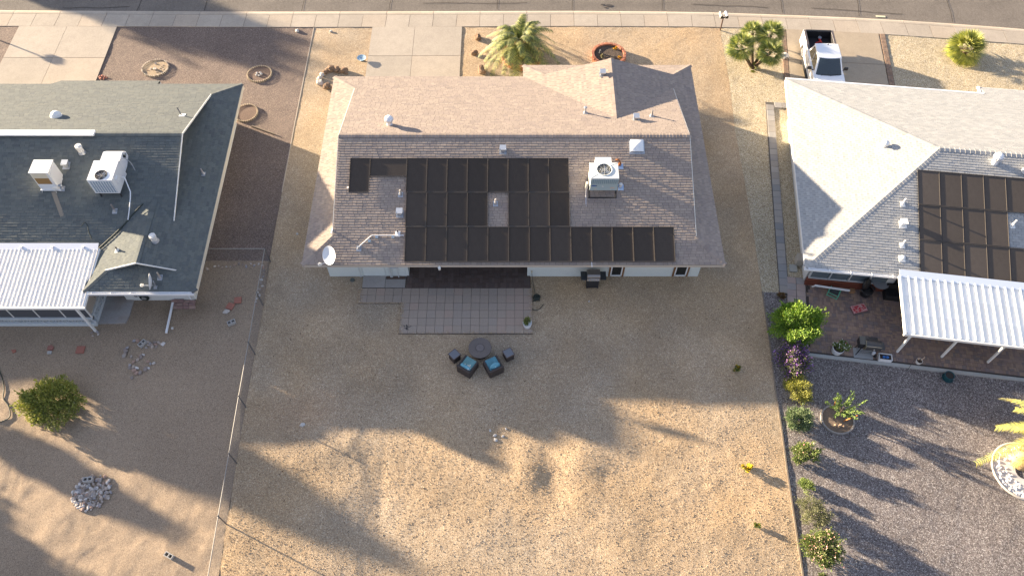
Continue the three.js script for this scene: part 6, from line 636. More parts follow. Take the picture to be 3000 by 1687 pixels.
{ const g = thing('floor_mat', 'red and white patterned cushion mat tilted on the right patio', 'mat', [17.52, 0, 1.18], 0.24); part(g, 'underlay', rbox(0.78, 0.05, 0.46, 0.02, 0, 0.09, 0.06), M(0.10, 0.085, 0.085, 0.8)); const c = document.createElement('canvas'); c.width = 128; c.height = 80; const x = c.getContext('2d'); x.fillStyle = '#b98f8d'; x.fillRect(0, 0, 128, 80); x.fillStyle = '#a8383f'; for (let k = 0; k < 46; k++) { x.beginPath(); x.arc(10 + 108 * hash2(k, 1), 10 + 60 * hash2(k, 2), 3 + 6 * hash2(k, 3), 0, 7); x.fill(); } const t = new THREE.CanvasTexture(c); t.colorSpace = THREE.SRGBColorSpace; part(g, 'cushion', mv(new THREE.BoxGeometry(0.76, 0.06, 0.43), 0, 0.15, 0), new THREE.MeshStandardMaterial({ map: t, roughness: 0.9 })); }
{ // pellet smoker on its mat
  single('grill_mat', 'grey rubber mat under the barrel smoker', 'mat', rbox(0.92, 0.012, 0.56, 0.05, 0, 0.074, 0), M(0.30, 0.31, 0.31, 0.9), [17.15, 0, 3.7], -0.13);
  const g = thing('smoker_grill', 'black barrel smoker with side firebox on the right patio', 'grill', [17.2, 0.08, 3.62], -0.13), bl = M(0.02, 0.02, 0.022, 0.4); part(g, 'barrel', merge([mv(new THREE.CylinderGeometry(0.25, 0.25, 0.72, 20).rotateZ(PI / 2), 0.16, 0.72, 0)]), M(0.05, 0.047, 0.045, 0.35)); part(g, 'lid_edge', box(0.72, 0.03, 0.03, 0.16, 0.9, 0.2), M(0.36, 0.33, 0.26, 0.3, { metalness: 0.7 })); part(g, 'end_cap', mv(new THREE.CylinderGeometry(0.255, 0.255, 0.02, 20).rotateZ(PI / 2), -0.21, 0.72, 0), M(0.30, 0.26, 0.17, 0.35, { metalness: 0.6 })); part(g, 'firebox', rbox(0.26, 0.36, 0.44, 0.02, -0.36, 0.72, -0.1), bl); part(g, 'firebox_lid', merge([box(0.28, 0.02, 0.46, -0.36, 0.91, -0.1)]), M(0.1, 0.095, 0.08, 0.3, { metalness: 0.5 })); part(g, 'front_shelf', box(0.7, 0.02, 0.2, 0.1, 0.72, -0.36), bl); part(g, 'emblem', box(0.05, 0.05, 0.01, 0.2, 0.74, 0.252), whitePaint); part(g, 'bottom_shelf', merge([0, 1, 2, 3, 4].map(i => rod([-0.42, 0.2, -0.16 + i * 0.08], [0.48, 0.2, -0.16 + i * 0.08], 0.008, 5))), bl); for (const [x, z] of [[-0.4, 0.2], [0.46, 0.2], [-0.4, -0.2], [0.46, -0.2]]) part(g, 'leg', rod([x, 0, z], [x * 0.85, 0.6, z * 0.7], 0.022), bl); for (const z of [-0.22, 0.22]) part(g, 'wheel', mv(new THREE.CylinderGeometry(0.09, 0.09, 0.04, 16).rotateZ(PI / 2), 0.5, 0.09, z), bl); part(g, 'drip_bucket', cyl(0.07, 0.08, 0.16, 0.3, 0.4, 0.24, 14), M(0.62, 0.64, 0.66, 0.35)); part(g, 'side_shelf', box(0.2, 0.02, 0.42, 0.62, 0.72, 0), M(0.07, 0.075, 0.08, 0.4));
}
// white pots
const potProfile = (r, h) => [[r * 0.68, 0], [r * 0.8, h * 0.1], [r, h * 0.93], [r, h], [r * 0.9, h], [r * 0.88, h * 0.85], [0.001, h * 0.84]];
function pot(label, x, z, r, h, mat, soil = true) { const g = thing('plant_pot', label, 'plant pot', [x, 0.06, z]); part(g, 'pot', lathe(potProfile(r, h), 26), mat); if (soil) part(g, 'soil', cyl(r * 0.87, r * 0.87, 0.03, 0, h * 0.86, 0, 18), M(0.05, 0.035, 0.025, 1)); return g; }
{ const g = thing('planter_trough', 'white plastic trough planter with blue cups on the right patio', 'planter', [18.12, 0.06, 3.98], -cT); part(g, 'trough', merge([rbox(0.62, 0.03, 0.34, 0.06, 0, 0.02, 0), box(0.6, 0.2, 0.03, 0, 0.11, 0.165), box(0.6, 0.2, 0.03, 0, 0.11, -0.165), box(0.03, 0.2, 0.33, 0.3, 0.11, 0), box(0.03, 0.2, 0.33, -0.3, 0.11, 0)]), M(0.74, 0.74, 0.73, 0.5)); part(g, 'soil', box(0.54, 0.03, 0.28, 0, 0.14, 0), M(0.05, 0.035, 0.03, 1)); for (const x of [-0.08, 0.08]) part(g, 'blue_cup', cyl(0.06, 0.07, 0.07, x, 0.19, 0.02, 14), M(0.04, 0.16, 0.45, 0.4)); }
{ const g = pot('small white pot with a curled ornament handle on the right patio', 19.7, 4.2, 0.15, 0.22, M(0.74, 0.72, 0.68, 0.6)); part(g, 'ornament', merge([tube([[0.08, 0.2, -0.02], [0.12, 0.32, -0.05], [0.2, 0.3, -0.1], [0.22, 0.36, -0.14]], 0.025, 14, 6), ball(0.05, -0.05, 0.26, -0.08)]), M(0.60, 0.45, 0.32, 0.7)); }
{ const g = thing('plant_pot', 'teal plastic pot with dark soil on the grey gravel', 'plant pot', [20.92, 0, 4.98]); part(g, 'pot', lathe(potProfile(0.23, 0.3), 24), M(0.012, 0.075, 0.09, 0.5)); part(g, 'soil', cyl(0.19, 0.19, 0.03, 0, 0.26, 0, 16), M(0.035, 0.03, 0.028, 1)); part(g, 'saucer', cyl(0.24, 0.27, 0.04, 0, 0.02, 0.02, 22), M(0.01, 0.05, 0.06, 0.5)); }
single('garden_hook', 'thin dark wire hook leaning over the right patio kerb', 'hook', tube([[19.5, 0.3, 4.1], [19.25, 0.2, 4.4], [19.0, 0.05, 4.7]], 0.01, 12, 5), blackMetal);
single('lot_edging', 'concrete edging strip between the middle and right back yards', 'edging', uvWorld(merge(lotRight.slice(5).map((p, i, l) => i ? wallQuad(l[i - 1][0] + 0.02, l[i - 1][1], p[0] + 0.02, p[1], -0.15, 0.022, 0.07) : box(0.07, 0.2, 0.07, p[0] + 0.02, -0.06, p[1])))), new THREE.MeshStandardMaterial({ map: rep(grainMap(0.21, 0.17, 0.13, 0.1, 0.18), 0.7), roughness: 0.95 }));
{ const m = single('rock', 'white rock beside the fan palm clump and brick strip', 'rock', rockGeos[2], whiteRock, [17.18, 0.12, -17.45]); m.scale.set(0.3, 0.28, 0.24); }
{ // ring round the citrus and ring of white rock round the edge palm
  const g = thing('tree_ring', 'round ring of grey edging bricks around the staked citrus', 'tree ring', [15.15, 0, 7.15]), em = [M(0.26, 0.24, 0.225, 0.9), M(0.30, 0.275, 0.25, 0.9)]; for (let i = 0; i < 40; i++) { const a = i / 40 * 2 * PI, m = part(g, 'edging_brick', new THREE.BoxGeometry(0.07, 0.13, 0.11), em[i % 2]); m.position.set(0.74 * Math.cos(a), 0.04, 0.71 * Math.sin(a)); m.rotation.y = -a; } part(g, 'soil', new THREE.CircleGeometry(0.71, 30).rotateX(-PI / 2).translate(0, 0.05, 0), new THREE.MeshStandardMaterial({ map: rep(grainMap(0.20, 0.15, 0.11, 0.25, 0.3), 1), bumpMap: fineBump, bumpScale: 0.03, roughness: 1 })); for (let i = 0; i < 4; i++) { const m = part(g, 'dirt_clod', rockGeos[i], M(0.27, 0.19, 0.13, 1)); m.position.set(-0.15 + 0.12 * i, 0.07, 0.3 + 0.05 * (i % 2)); m.scale.setScalar(0.08); }
  const l = [], r = rng(44); for (let i = 0; i < 290; i++) { const a = r() * 6.283, q = 0.55 + 0.72 * Math.sqrt(r()); l.push([22.95 + q * Math.cos(a), 9.65 + q * 0.98 * Math.sin(a), 0.05 + 0.04 * r()]); } const w = stonePile('rock_bed', 'ring of bright white rocks around the right edge palm', 'rocks', 22.95, 9.65, l, [M(0.76, 0.75, 0.75, 0.9), M(0.70, 0.69, 0.7, 0.9), M(0.62, 0.6, 0.6, 0.9)], 3); part(w, 'bed_floor', new THREE.RingGeometry(0.35, 1.3, 36).rotateX(-PI / 2).translate(0, 0.035, 0), M(0.55, 0.54, 0.54, 0.95)); part(w, 'edging', new THREE.TorusGeometry(1.33, 0.06, 6, 48).rotateX(PI / 2).translate(0, 0.03, 0), M(0.42, 0.39, 0.36, 0.9));
}
{ // white crew cab pickup, nose to the garage
  const g = thing('pickup_truck', 'white pickup truck with open bed parked on the right driveway', 'truck', [19.1, 0.055, -15.9], -0.045), wp2 = new THREE.MeshPhysicalMaterial({ color: lin(0.80, 0.81, 0.83), roughness: 0.35, clearcoat: 0.8, clearcoatRoughness: 0.08 }), blk = M(0.018, 0.018, 0.02, 0.5), gl = new THREE.MeshPhysicalMaterial({ color: lin(0.012, 0.022, 0.028), roughness: 0.06, clearcoat: 1 }), chrome = M(0.6, 0.61, 0.62, 0.2, { metalness: 0.9 });
  const zt = -2.65, zn = 2.65, W = 0.925, arch = (s, z, r) => { s.lineTo(z - r, 0.34); s.absarc(z, 0.34, r, PI, 0, true); };
  const side = (z0, z1, top, arches, x0, x1) => { const s = new THREE.Shape(); s.moveTo(z0, 0.34); for (const a of arches) arch(s, a, 0.44); s.lineTo(z1, 0.34); for (const p of top) s.lineTo(...p); s.closePath(); const e = new THREE.ExtrudeGeometry(s, { depth: x1 - x0 - 0.06, bevelEnabled: true, bevelThickness: 0.03, bevelSize: 0.03, bevelOffset: -0.03, bevelSegments: 3, curveSegments: 14 }); return e.rotateY(-PI / 2).translate(x1 - 0.03, 0, 0); };
  // front body with bonnet, cab lower body
  part(g, 'body', side(-0.86, zn, [[zn - 0.02, 0.72], [zn - 0.12, 0.98], [zn - 0.55, 1.07], [1.2, 1.13], [-0.86, 1.12]], [1.62], -W, W), wp2);
  part(g, 'bonnet', merge([rbox(1.5, 0.05, 1.1, 0.12, 0, 1.115, 1.9).rotateX(0.0)]), wp2);
  for (const k of [-1, 1]) { part(g, 'bed_side', side(zt, -0.84, [[-0.84, 1.2], [zt, 1.2]], [-1.55], k > 0 ? W - 0.14 : -W, k > 0 ? W : -W + 0.14), wp2); part(g, 'bed_rail', box(0.13, 0.03, 1.76, k * (W - 0.075), 1.205, -1.74), M(0.1, 0.085, 0.085, 0.6)); part(g, 'wheel_arch', mv(new THREE.TorusGeometry(0.45, 0.035, 6, 20, PI).rotateY(PI / 2), k * (W + 0.005), 0.36, -1.55), wp2); part(g, 'wheel_arch', mv(new THREE.TorusGeometry(0.45, 0.035, 6, 20, PI).rotateY(PI / 2), k * (W + 0.005), 0.36, 1.62), wp2);
    part(g, 'side_step', box(0.16, 0.05, 1.9, k * (W + 0.05), 0.32, 0.05), blk);
    for (const z of [-1.55, 1.62]) { const w = part(g, 'wheel', mv(new THREE.TorusGeometry(0.285, 0.1, 10, 28).rotateY(PI / 2), k * (W - 0.1), 0.38, z), M(0.02, 0.02, 0.02, 0.9)); part(w, 'rim', mv(new THREE.CylinderGeometry(0.24, 0.24, 0.16, 24).rotateZ(PI / 2), k * (W - 0.08), 0.38, z), M(0.55, 0.56, 0.58, 0.3, { metalness: 0.7 })); part(w, 'hub', merge([mv(new THREE.CylinderGeometry(0.06, 0.07, 0.03, 12).rotateZ(PI / 2), k * (W + 0.01), 0.38, z), ...[0, 1, 2, 3, 4, 5].map(i => mv(new THREE.BoxGeometry(0.03, 0.22, 0.06), k * (W + 0.003), 0.38 + 0.13 * Math.cos(i * PI / 3), z + 0.13 * Math.sin(i * PI / 3), i * PI / 3))]), M(0.35, 0.36, 0.38, 0.3, { metalness: 0.7 })); }
    const door = (z0, z1) => { const d = part(g, 'door', box(0.012, 0.66, z1 - z0 - 0.03, k * (W + 0.004), 0.76, (z0 + z1) / 2), wp2); part(d, 'handle', box(0.03, 0.03, 0.17, k * (W + 0.02), 0.98, z0 + 0.2), wp2); }; door(-0.8, 0.12); door(0.13, 1.12);
    const m = part(g, 'mirror', rbox(0.24, 0.18, 0.12, 0.04, k * (W + 0.17), 1.2, 0.82), blk); part(m, 'mirror_arm', rod([k * (W - 0.06), 1.13, 0.92], [k * (W + 0.1), 1.17, 0.85], 0.03), blk);
    part(g, 'headlight', rbox(0.34, 0.2, 0.2, 0.05, k * 0.7, 0.85, zn - 0.12), new THREE.MeshPhysicalMaterial({ color: lin(0.6, 0.62, 0.64), roughness: 0.1, clearcoat: 1 })); part(g, 'tail_lamp', box(0.1, 0.36, 0.06, k * (W - 0.07), 0.95, zt - 0.01), M(0.3, 0.015, 0.015, 0.3)); }
  part(g, 'tailgate', rbox(1.56, 0.58, 0.1, 0.03, 0, 0.9, zt + 0.06), wp2); part(g, 'tailgate_cap', box(1.56, 0.035, 0.11, 0, 1.205, zt + 0.06), blk); part(g, 'bed_liner', merge([box(1.56, 0.03, 1.74, 0, 0.68, -1.75), box(0.015, 0.5, 1.72, -W + 0.155, 0.93, -1.75), box(0.015, 0.5, 1.72, W - 0.155, 0.93, -1.75), box(1.54, 0.5, 0.015, 0, 0.93, zt + 0.12), box(1.54, 0.5, 0.02, 0, 0.93, -0.88)]), M(0.012, 0.011, 0.014, 0.8)); part(g, 'rear_bumper', rbox(1.8, 0.18, 0.16, 0.04, 0, 0.55, zt - 0.06), chrome); part(g, 'front_bumper', rbox(1.86, 0.3, 0.2, 0.06, 0, 0.52, zn - 0.02), wp2); part(g, 'grille', box(0.96, 0.26, 0.05, 0, 0.84, zn - 0.02), blk);
  // cab: tapering glasshouse
  const b = [[-0.84, 1.12, 0.85], [1.28, 1.12, 0.86]], t = [[-0.66, 1.74, 0.66], [0.52, 1.76, 0.67]], q = (x, y, z) => V3(x, y, z), gx = [], pts = { A: b[0], B: b[1], C: t[1], D: t[0] }; const pl = (P, k) => V3(k * P[2], P[1], P[0]);
  part(g, 'cab_frame', quadGeo([[pl(pts.A, -1), pl(pts.B, -1), pl(pts.C, -1), pl(pts.D, -1)], [pl(pts.A, 1), pl(pts.D, 1), pl(pts.C, 1), pl(pts.B, 1)], [pl(pts.A, -1), pl(pts.D, -1), pl(pts.D, 1), pl(pts.A, 1)], [pl(pts.B, -1), pl(pts.B, 1), pl(pts.C, 1), pl(pts.C, -1)]]), wp2);
  const rf = new THREE.Shape(); rf.moveTo(-0.66, -0.66); rf.quadraticCurveTo(-0.05, -0.68, 0.5, -0.67); rf.quadraticCurveTo(0.64, 0, 0.5, 0.67); rf.quadraticCurveTo(-0.05, 0.68, -0.66, 0.66); rf.quadraticCurveTo(-0.72, 0, -0.66, -0.66); const roof = part(g, 'cab_roof', new THREE.ExtrudeGeometry(rf, { depth: 0.03, bevelEnabled: true, bevelThickness: 0.045, bevelSize: 0.06, bevelOffset: -0.02, bevelSegments: 4, curveSegments: 10 }).rotateX(-PI / 2).rotateY(-PI / 2).translate(0, 1.725, 0.0), wp2); part(roof, 'antenna', merge([cyl(0.04, 0.012, 0.07, 0.06, 1.83, -0.58, 8), rod([0.06, 1.84, -0.58], [0.06, 1.95, -0.66], 0.006)]), blk);
  const win = (a, bb, c, d, o) => quadGeo([[a, bb, c, d].map(p => p.clone().add(o))]); const L = (P, Q, s) => P.clone().lerp(Q, s);
  { const A = pl(pts.B, -1), B = pl(pts.B, 1), C = pl(pts.C, 1), D = pl(pts.C, -1), bot = [L(A, B, 0.05), L(A, B, 0.95)], top = [L(D, C, 0.06), L(D, C, 0.94)]; const cv = []; for (let i = 0; i < 8; i++) { const u = i / 8, u2 = (i + 1) / 8, bow = s => 0.14 * (1 - (2 * s - 1) ** 2); cv.push([L(bot[0], bot[1], u).add(V3(0, -0.0, bow(u) + 0.012)), L(bot[0], bot[1], u2).add(V3(0, 0, bow(u2) + 0.012)), L(top[0], top[1], u2).add(V3(0, 0.012, bow(u2) * 0.9 + 0.02)), L(top[0], top[1], u).add(V3(0, 0.012, bow(u) * 0.9 + 0.02))]); } const w = part(g, 'windshield', quadGeo(cv), Object.assign(gl.clone(), { side: THREE.DoubleSide })); part(w, 'wiper', merge([rod([-0.5, 1.155, 1.40], [0.05, 1.2, 1.36], 0.012), rod([0.05, 1.155, 1.43], [0.6, 1.2, 1.33], 0.012)]), blk); }
  for (const k of [-1, 1]) { const A = pl(pts.A, k), B = pl(pts.B, k), C = pl(pts.C, k), D = pl(pts.D, k), P = (u, v) => L(L(A, B, u), L(D, C, u), v).add(V3(k * 0.012, 0, 0)); for (const [u0, u1] of [[0.07, 0.46], [0.49, 0.92]]) part(g, 'side_window', quadGeo([[P(u0, 0.08), P(u1, 0.08), P(u1 - 0.02, 0.9), P(u0, 0.9)]]), Object.assign(gl.clone(), { side: THREE.DoubleSide, color: lin(0.03, 0.028, 0.02) })); }
  part(g, 'rear_window', win(L(pl(pts.A, -1), pl(pts.A, 1), 0.12).lerp(pl(pts.D, -1), 0.1), L(pl(pts.A, -1), pl(pts.A, 1), 0.88).lerp(pl(pts.D, 1), 0.1), L(pl(pts.D, -1), pl(pts.D, 1), 0.88).lerp(pl(pts.A, 1), 0.12), L(pl(pts.D, -1), pl(pts.D, 1), 0.12).lerp(pl(pts.A, -1), 0.12), V3(0, 0, -0.012)), Object.assign(gl.clone(), { side: THREE.DoubleSide }));
  const h = thing('floor_jack', 'red jack with a grey wheel lying in the truck bed', 'jack', [19.32, 0.77, -18.0], 0.2); part(h, 'arm', merge([box(0.07, 0.1, 0.36, 0.05, 0.07, 0), box(0.4, 0.05, 0.05, -0.12, 0.1, 0.1, 0, 0.15)]), M(0.55, 0.03, 0.02, 0.5)); part(h, 'wheel', cyl(0.11, 0.11, 0.05, 0.12, 0.1, -0.28, 18, 0.3), M(0.3, 0.31, 0.33, 0.4, { metalness: 0.5 }));
}

// ---------------------------------------------------------------- plants
const leafMat = (o = {}) => new THREE.MeshPhysicalMaterial({ vertexColors: true, roughness: 0.75, side: THREE.DoubleSide, transmission: 0.35, thickness: 0, ...o });
const leafM = leafMat(), flowerM = new THREE.MeshStandardMaterial({ vertexColors: true, roughness: 0.8, side: THREE.DoubleSide });
function leaves(n, place, size, pal, r, aspect = 0.5, bend = 0.2) { // folded two-triangle leaves at given spots: place() -> [x,y,z, outward dir]
  const pos = [], col = [], nrm = []; const a = V3(), d = V3(), s = V3(), u = V3();
  for (let i = 0; i < n; i++) { const [x, y, z, o] = place(i), L = size * (0.65 + 0.7 * r()), w = L * aspect; d.set(o[0] + (r() - 0.5) * 1.3, o[1] + (r() - 0.5) * 1.3, o[2] + (r() - 0.5) * 1.3).normalize(); s.set(r() - 0.5, r() - 0.5, r() - 0.5).cross(d).normalize(); u.crossVectors(s, d).multiplyScalar(bend * w); const p = pick(pal, r()), k = 0.8 + 0.4 * r(), c = [p[0] * k, p[1] * k, p[2] * k];
    const B = [x, y, z], T = [x + d.x * L, y + d.y * L, z + d.z * L], l = [x + d.x * L * 0.45 + s.x * w / 2 + u.x, y + d.y * L * 0.45 + s.y * w / 2 + u.y, z + d.z * L * 0.45 + s.z * w / 2 + u.z], q = [x + d.x * L * 0.45 - s.x * w / 2 + u.x, y + d.y * L * 0.45 - s.y * w / 2 + u.y, z + d.z * L * 0.45 - s.z * w / 2 + u.z]; pos.push(...B, ...l, ...T, ...B, ...T, ...q); for (let k2 = 0; k2 < 6; k2++) col.push(...c); }
  const g = new THREE.BufferGeometry(); g.setAttribute('position', new THREE.Float32BufferAttribute(pos, 3)); g.setAttribute('color', new THREE.Float32BufferAttribute(col, 3)); g.computeVertexNormals(); return g;
}
function clumpy(R, clumps, r, fill = 0.5, flat = 0) { // points gathered in clumps over an ellipsoid
  const cs = []; for (let i = 0; i < clumps; i++) { const t = r() * 6.283, p = Math.acos(1 - 2 * r() * (flat ? 0.62 : 0.85)), q = 0.08 + 0.72 * Math.pow(r(), 0.55); cs.push([Math.sin(p) * Math.cos(t) * q, Math.cos(p) * q, Math.sin(p) * Math.sin(t) * q, 0.2 + 0.16 * r()]); }
  return () => { if (r() < 0.07) { const c = cs[Math.floor(r() * clumps)], k = 1.0 + 0.55 * r(), x = c[0] * k + (r() - 0.5) * 0.08, y = c[1] * k + 0.1 + (r() - 0.5) * 0.08, z = c[2] * k + (r() - 0.5) * 0.08; return [x * R[0], Math.max(0.02, y * R[1] + R[1] * 0.72), z * R[2], [c[0], c[1] + 0.5, c[2]]]; } const c = cs[Math.floor(r() * clumps)], t = r() * 6.283, p = Math.acos(1 - 2 * r()), q = c[3] * Math.pow(r(), fill), x = c[0] + Math.sin(p) * Math.cos(t) * q, y = c[1] + Math.cos(p) * q, z = c[2] + Math.sin(p) * Math.sin(t) * q, o = [x, y + 0.35, z]; return [x * R[0], Math.max(0.02, y * R[1] + R[1] * 0.72), z * R[2], o]; };
}
function bush(name, label, cat, x, z, R, n, size, pal, seed, o = {}) {
  n = Math.round(n * 1.35); size *= 1.3; const r = rng(seed), g = thing(name, label, cat, [x, o.y ?? 0, z], 0, o.group), pl = clumpy(R, o.clumps ?? 26, r, 0.5), stems = []; for (let i = 0; i < (o.stems ?? 7); i++) { const t = r() * 6.283; stems.push(rod([0.04 * Math.cos(t), 0, 0.04 * Math.sin(t)], [R[0] * 0.5 * Math.cos(t), R[1] * (0.9 + 0.4 * r()), R[2] * 0.5 * Math.sin(t)], 0.014 + R[1] * 0.008, 5, 0.006)); } part(g, 'stem', merge(stems), M(0.12, 0.085, 0.055, 0.9));
  part(g, 'foliage', leaves(n, pl, size, pal, r, o.aspect ?? 0.5), leafM); if (o.flowers) { const f = o.flowers; stuff(part(g, 'blossom', leaves(f.n, () => { const p = pl(); const k = 1.06; return [p[0] * k, p[1] * 1.04 + 0.02, p[2] * k, [p[3][0], p[3][1] + 0.6, p[3][2]]]; }, f.size, f.pal, r, 0.95, 0.1), flowerM)); } return g;
}
const G1 = [[0.16, 0.23, 0.035, 4], [0.22, 0.28, 0.05, 3], [0.11, 0.165, 0.03, 3], [0.28, 0.32, 0.07, 1]], olivey = [[0.15, 0.18, 0.05, 4], [0.20, 0.22, 0.07, 3], [0.10, 0.13, 0.04, 3]], lime = [[0.19, 0.33, 0.018, 4], [0.26, 0.39, 0.025, 3], [0.11, 0.23, 0.015, 3], [0.34, 0.44, 0.03, 1]], yel = [[0.32, 0.32, 0.04, 4], [0.40, 0.37, 0.06, 2], [0.2, 0.23, 0.035, 2]];
const pink = [[0.72, 0.42, 0.36, 3], [0.80, 0.62, 0.52, 3], [0.62, 0.30, 0.30, 1]], purple = [[0.20, 0.085, 0.38, 4], [0.30, 0.14, 0.48, 3], [0.42, 0.24, 0.52, 2]], gold = [[0.62, 0.36, 0.012, 4], [0.70, 0.46, 0.03, 3]];
bush('shrub', 'large loose green shrub standing in the left yard dirt', 'shrub', -21.4, 6.75, [1.5, 0.9, 1.35], 10500, 0.085, [[0.27, 0.30, 0.04, 4], [0.36, 0.37, 0.06, 3], [0.17, 0.20, 0.03, 2.5], [0.46, 0.43, 0.09, 1.5]], 3, { clumps: 30, stems: 12, flowers: { n: 60, size: 0.05, pal: [[0.6, 0.55, 0.35, 1]] } });
{ // round citrus-like tree, bright green
  const r = rng(19), g = thing('tree', 'round bright lime green tree beside the right patio', 'tree', [13.85, 0, 2.55]); part(g, 'trunk', merge([rod([0, 0, 0], [0.03, 0.7, 0], 0.07, 8, 0.05), ...[0, 1, 2, 3, 4, 5].map(i => rod([0.03, 0.55 + 0.05 * i, 0], [0.65 * Math.cos(i * 1.05), 1.15 + 0.08 * i, 0.65 * Math.sin(i * 1.05)], 0.035, 6, 0.012))]), M(0.13, 0.095, 0.065, 0.9));
  const pl = clumpy([1.26, 1.0, 1.22], 80, r, 0.5); part(g, 'crown', leaves(22000, i => { const p = pl(); p[1] += 0.35; return p; }, 0.11, lime, r, 0.5), leafM);
}
bush('flowering_bush', 'round bush with purple and pink blossom beside the lime tree', 'bush', 13.45, 4.3, [0.95, 0.66, 1.1], 4200, 0.07, olivey, 5, { clumps: 44, flowers: { n: 3000, size: 0.06, pal: [[0.17, 0.06, 0.36, 5], [0.27, 0.11, 0.47, 4], [0.42, 0.24, 0.5, 2], [0.6, 0.38, 0.45, 1.4]] } });
bush('bush', 'yellow green bush of rounded tufts below the purple one', 'bush', 13.55, 5.75, [0.78, 0.5, 0.82], 4200, 0.055, yel, 7, { clumps: 40 });
bush('bush', 'grey green dome bush beside the edging, left of the citrus ring', 'bush', 13.25, 7.3, [0.74, 0.55, 0.64], 4600, 0.06, [[0.16, 0.23, 0.09, 4], [0.22, 0.29, 0.12, 3], [0.1, 0.16, 0.06, 2]], 9, { clumps: 60, flowers: { n: 60, size: 0.04, pal: [[0.3, 0.2, 0.4, 1]] } });
bush('flowering_bush', 'round bush with pink flowers below the grey green dome bush', 'bush', 13.25, 8.95, [0.66, 0.52, 0.6], 3600, 0.06, G1, 11, { clumps: 44, flowers: { n: 260, size: 0.055, pal: pink } });
bush('bush', 'small light green wispy bush between two flowering bushes', 'bush', 13.05, 10.3, [0.44, 0.34, 0.4], 2000, 0.06, [[0.2, 0.28, 0.05, 4], [0.28, 0.35, 0.07, 2], [0.13, 0.19, 0.04, 2]], 13, { clumps: 20, aspect: 0.25 });
bush('bush', 'loose greyish lavender bush above the lowest flowering bush', 'bush', 12.98, 11.55, [0.8, 0.58, 0.82], 5200, 0.07, [[0.2, 0.21, 0.09, 4], [0.26, 0.26, 0.12, 3], [0.14, 0.16, 0.065, 2]], 15, { clumps: 34, aspect: 0.2, flowers: { n: 240, size: 0.035, pal: [[0.34, 0.27, 0.42, 1], [0.42, 0.35, 0.44, 1]] } });
bush('flowering_bush', 'largest round bush with pink flowers near the lower frame edge', 'bush', 13.05, 13.1, [0.98, 0.72, 0.88], 6200, 0.065, G1, 17, { clumps: 64, flowers: { n: 900, size: 0.065, pal: pink } });
bush('bush', 'small pale bush cut by the lower frame edge', 'bush', 13.0, 14.3, [0.4, 0.3, 0.35], 1400, 0.06, [[0.16, 0.20, 0.06, 3], [0.2, 0.25, 0.08, 2]], 21, { clumps: 16 });
bush('flower_clump', 'small marigold clump with orange flowers in the shaded yard', 'flowers', 10.84, 4.5, [0.22, 0.16, 0.22], 500, 0.05, G1, 23, { clumps: 9, stems: 3, flowers: { n: 90, size: 0.05, pal: gold }, y: -0.02 });
bush('flower_clump', 'bright yellow flower clump in the sunny yard', 'flowers', 10.52, 9.5, [0.27, 0.18, 0.25], 380, 0.05, G1, 25, { clumps: 10, stems: 3, flowers: { n: 330, size: 0.06, pal: [[0.72, 0.50, 0.012, 4], [0.8, 0.6, 0.03, 2]] }, y: 0.0 });
bush('flower_clump', 'small green seedling clump lowest in the sunny yard', 'flowers', 10.62, 12.1, [0.17, 0.12, 0.16], 420, 0.05, G1, 27, { clumps: 8, stems: 3, flowers: { n: 14, size: 0.045, pal: gold } });
bush('ground_plant', 'small orange brown dried plant above the lime tree', 'plant', 13.83, 0.45, [0.28, 0.16, 0.2], 600, 0.06, [[0.34, 0.16, 0.05, 3], [0.2, 0.11, 0.04, 2], [0.1, 0.12, 0.03, 2]], 29, { clumps: 9, stems: 3 });
{ const g = bush('potted_plant', 'leafy green plant in a white pot on the tile patio', 'potted plant', 0.76, 2.17, [0.14, 0.3, 0.12], 300, 0.075, [[0.17, 0.22, 0.05, 4], [0.25, 0.28, 0.06, 3]], 33, { clumps: 12, y: 0.3, flowers: { n: 16, size: 0.06, pal: [[0.6, 0.45, 0.03, 1]] } }); g.position.y = 0.07; g.children.forEach(c => c.position.y += 0.32); part(g, 'pot', lathe(potProfile(0.225, 0.36), 28), M(0.76, 0.77, 0.78, 0.45)); part(g, 'soil', cyl(0.17, 0.17, 0.03, 0, 0.28, 0, 16), M(0.05, 0.035, 0.025, 1)); }
{ const g = bush('potted_plant', 'large white pot of white daisies on the right patio', 'potted plant', 15.86, 3.6, [0.4, 0.22, 0.34], 900, 0.075, G1, 35, { clumps: 16, flowers: { n: 130, size: 0.075, pal: [[0.8, 0.8, 0.78, 5], [0.45, 0.05, 0.08, 0.6]] } }); g.position.y = 0.06; g.children.forEach(c => { c.position.y += 0.36; c.position.x += 0.08; }); part(g, 'pot', lathe(potProfile(0.29, 0.42), 30), M(0.74, 0.74, 0.74, 0.5)); part(g, 'soil', cyl(0.25, 0.25, 0.03, 0, 0.37, 0, 18), M(0.05, 0.035, 0.025, 1)); }
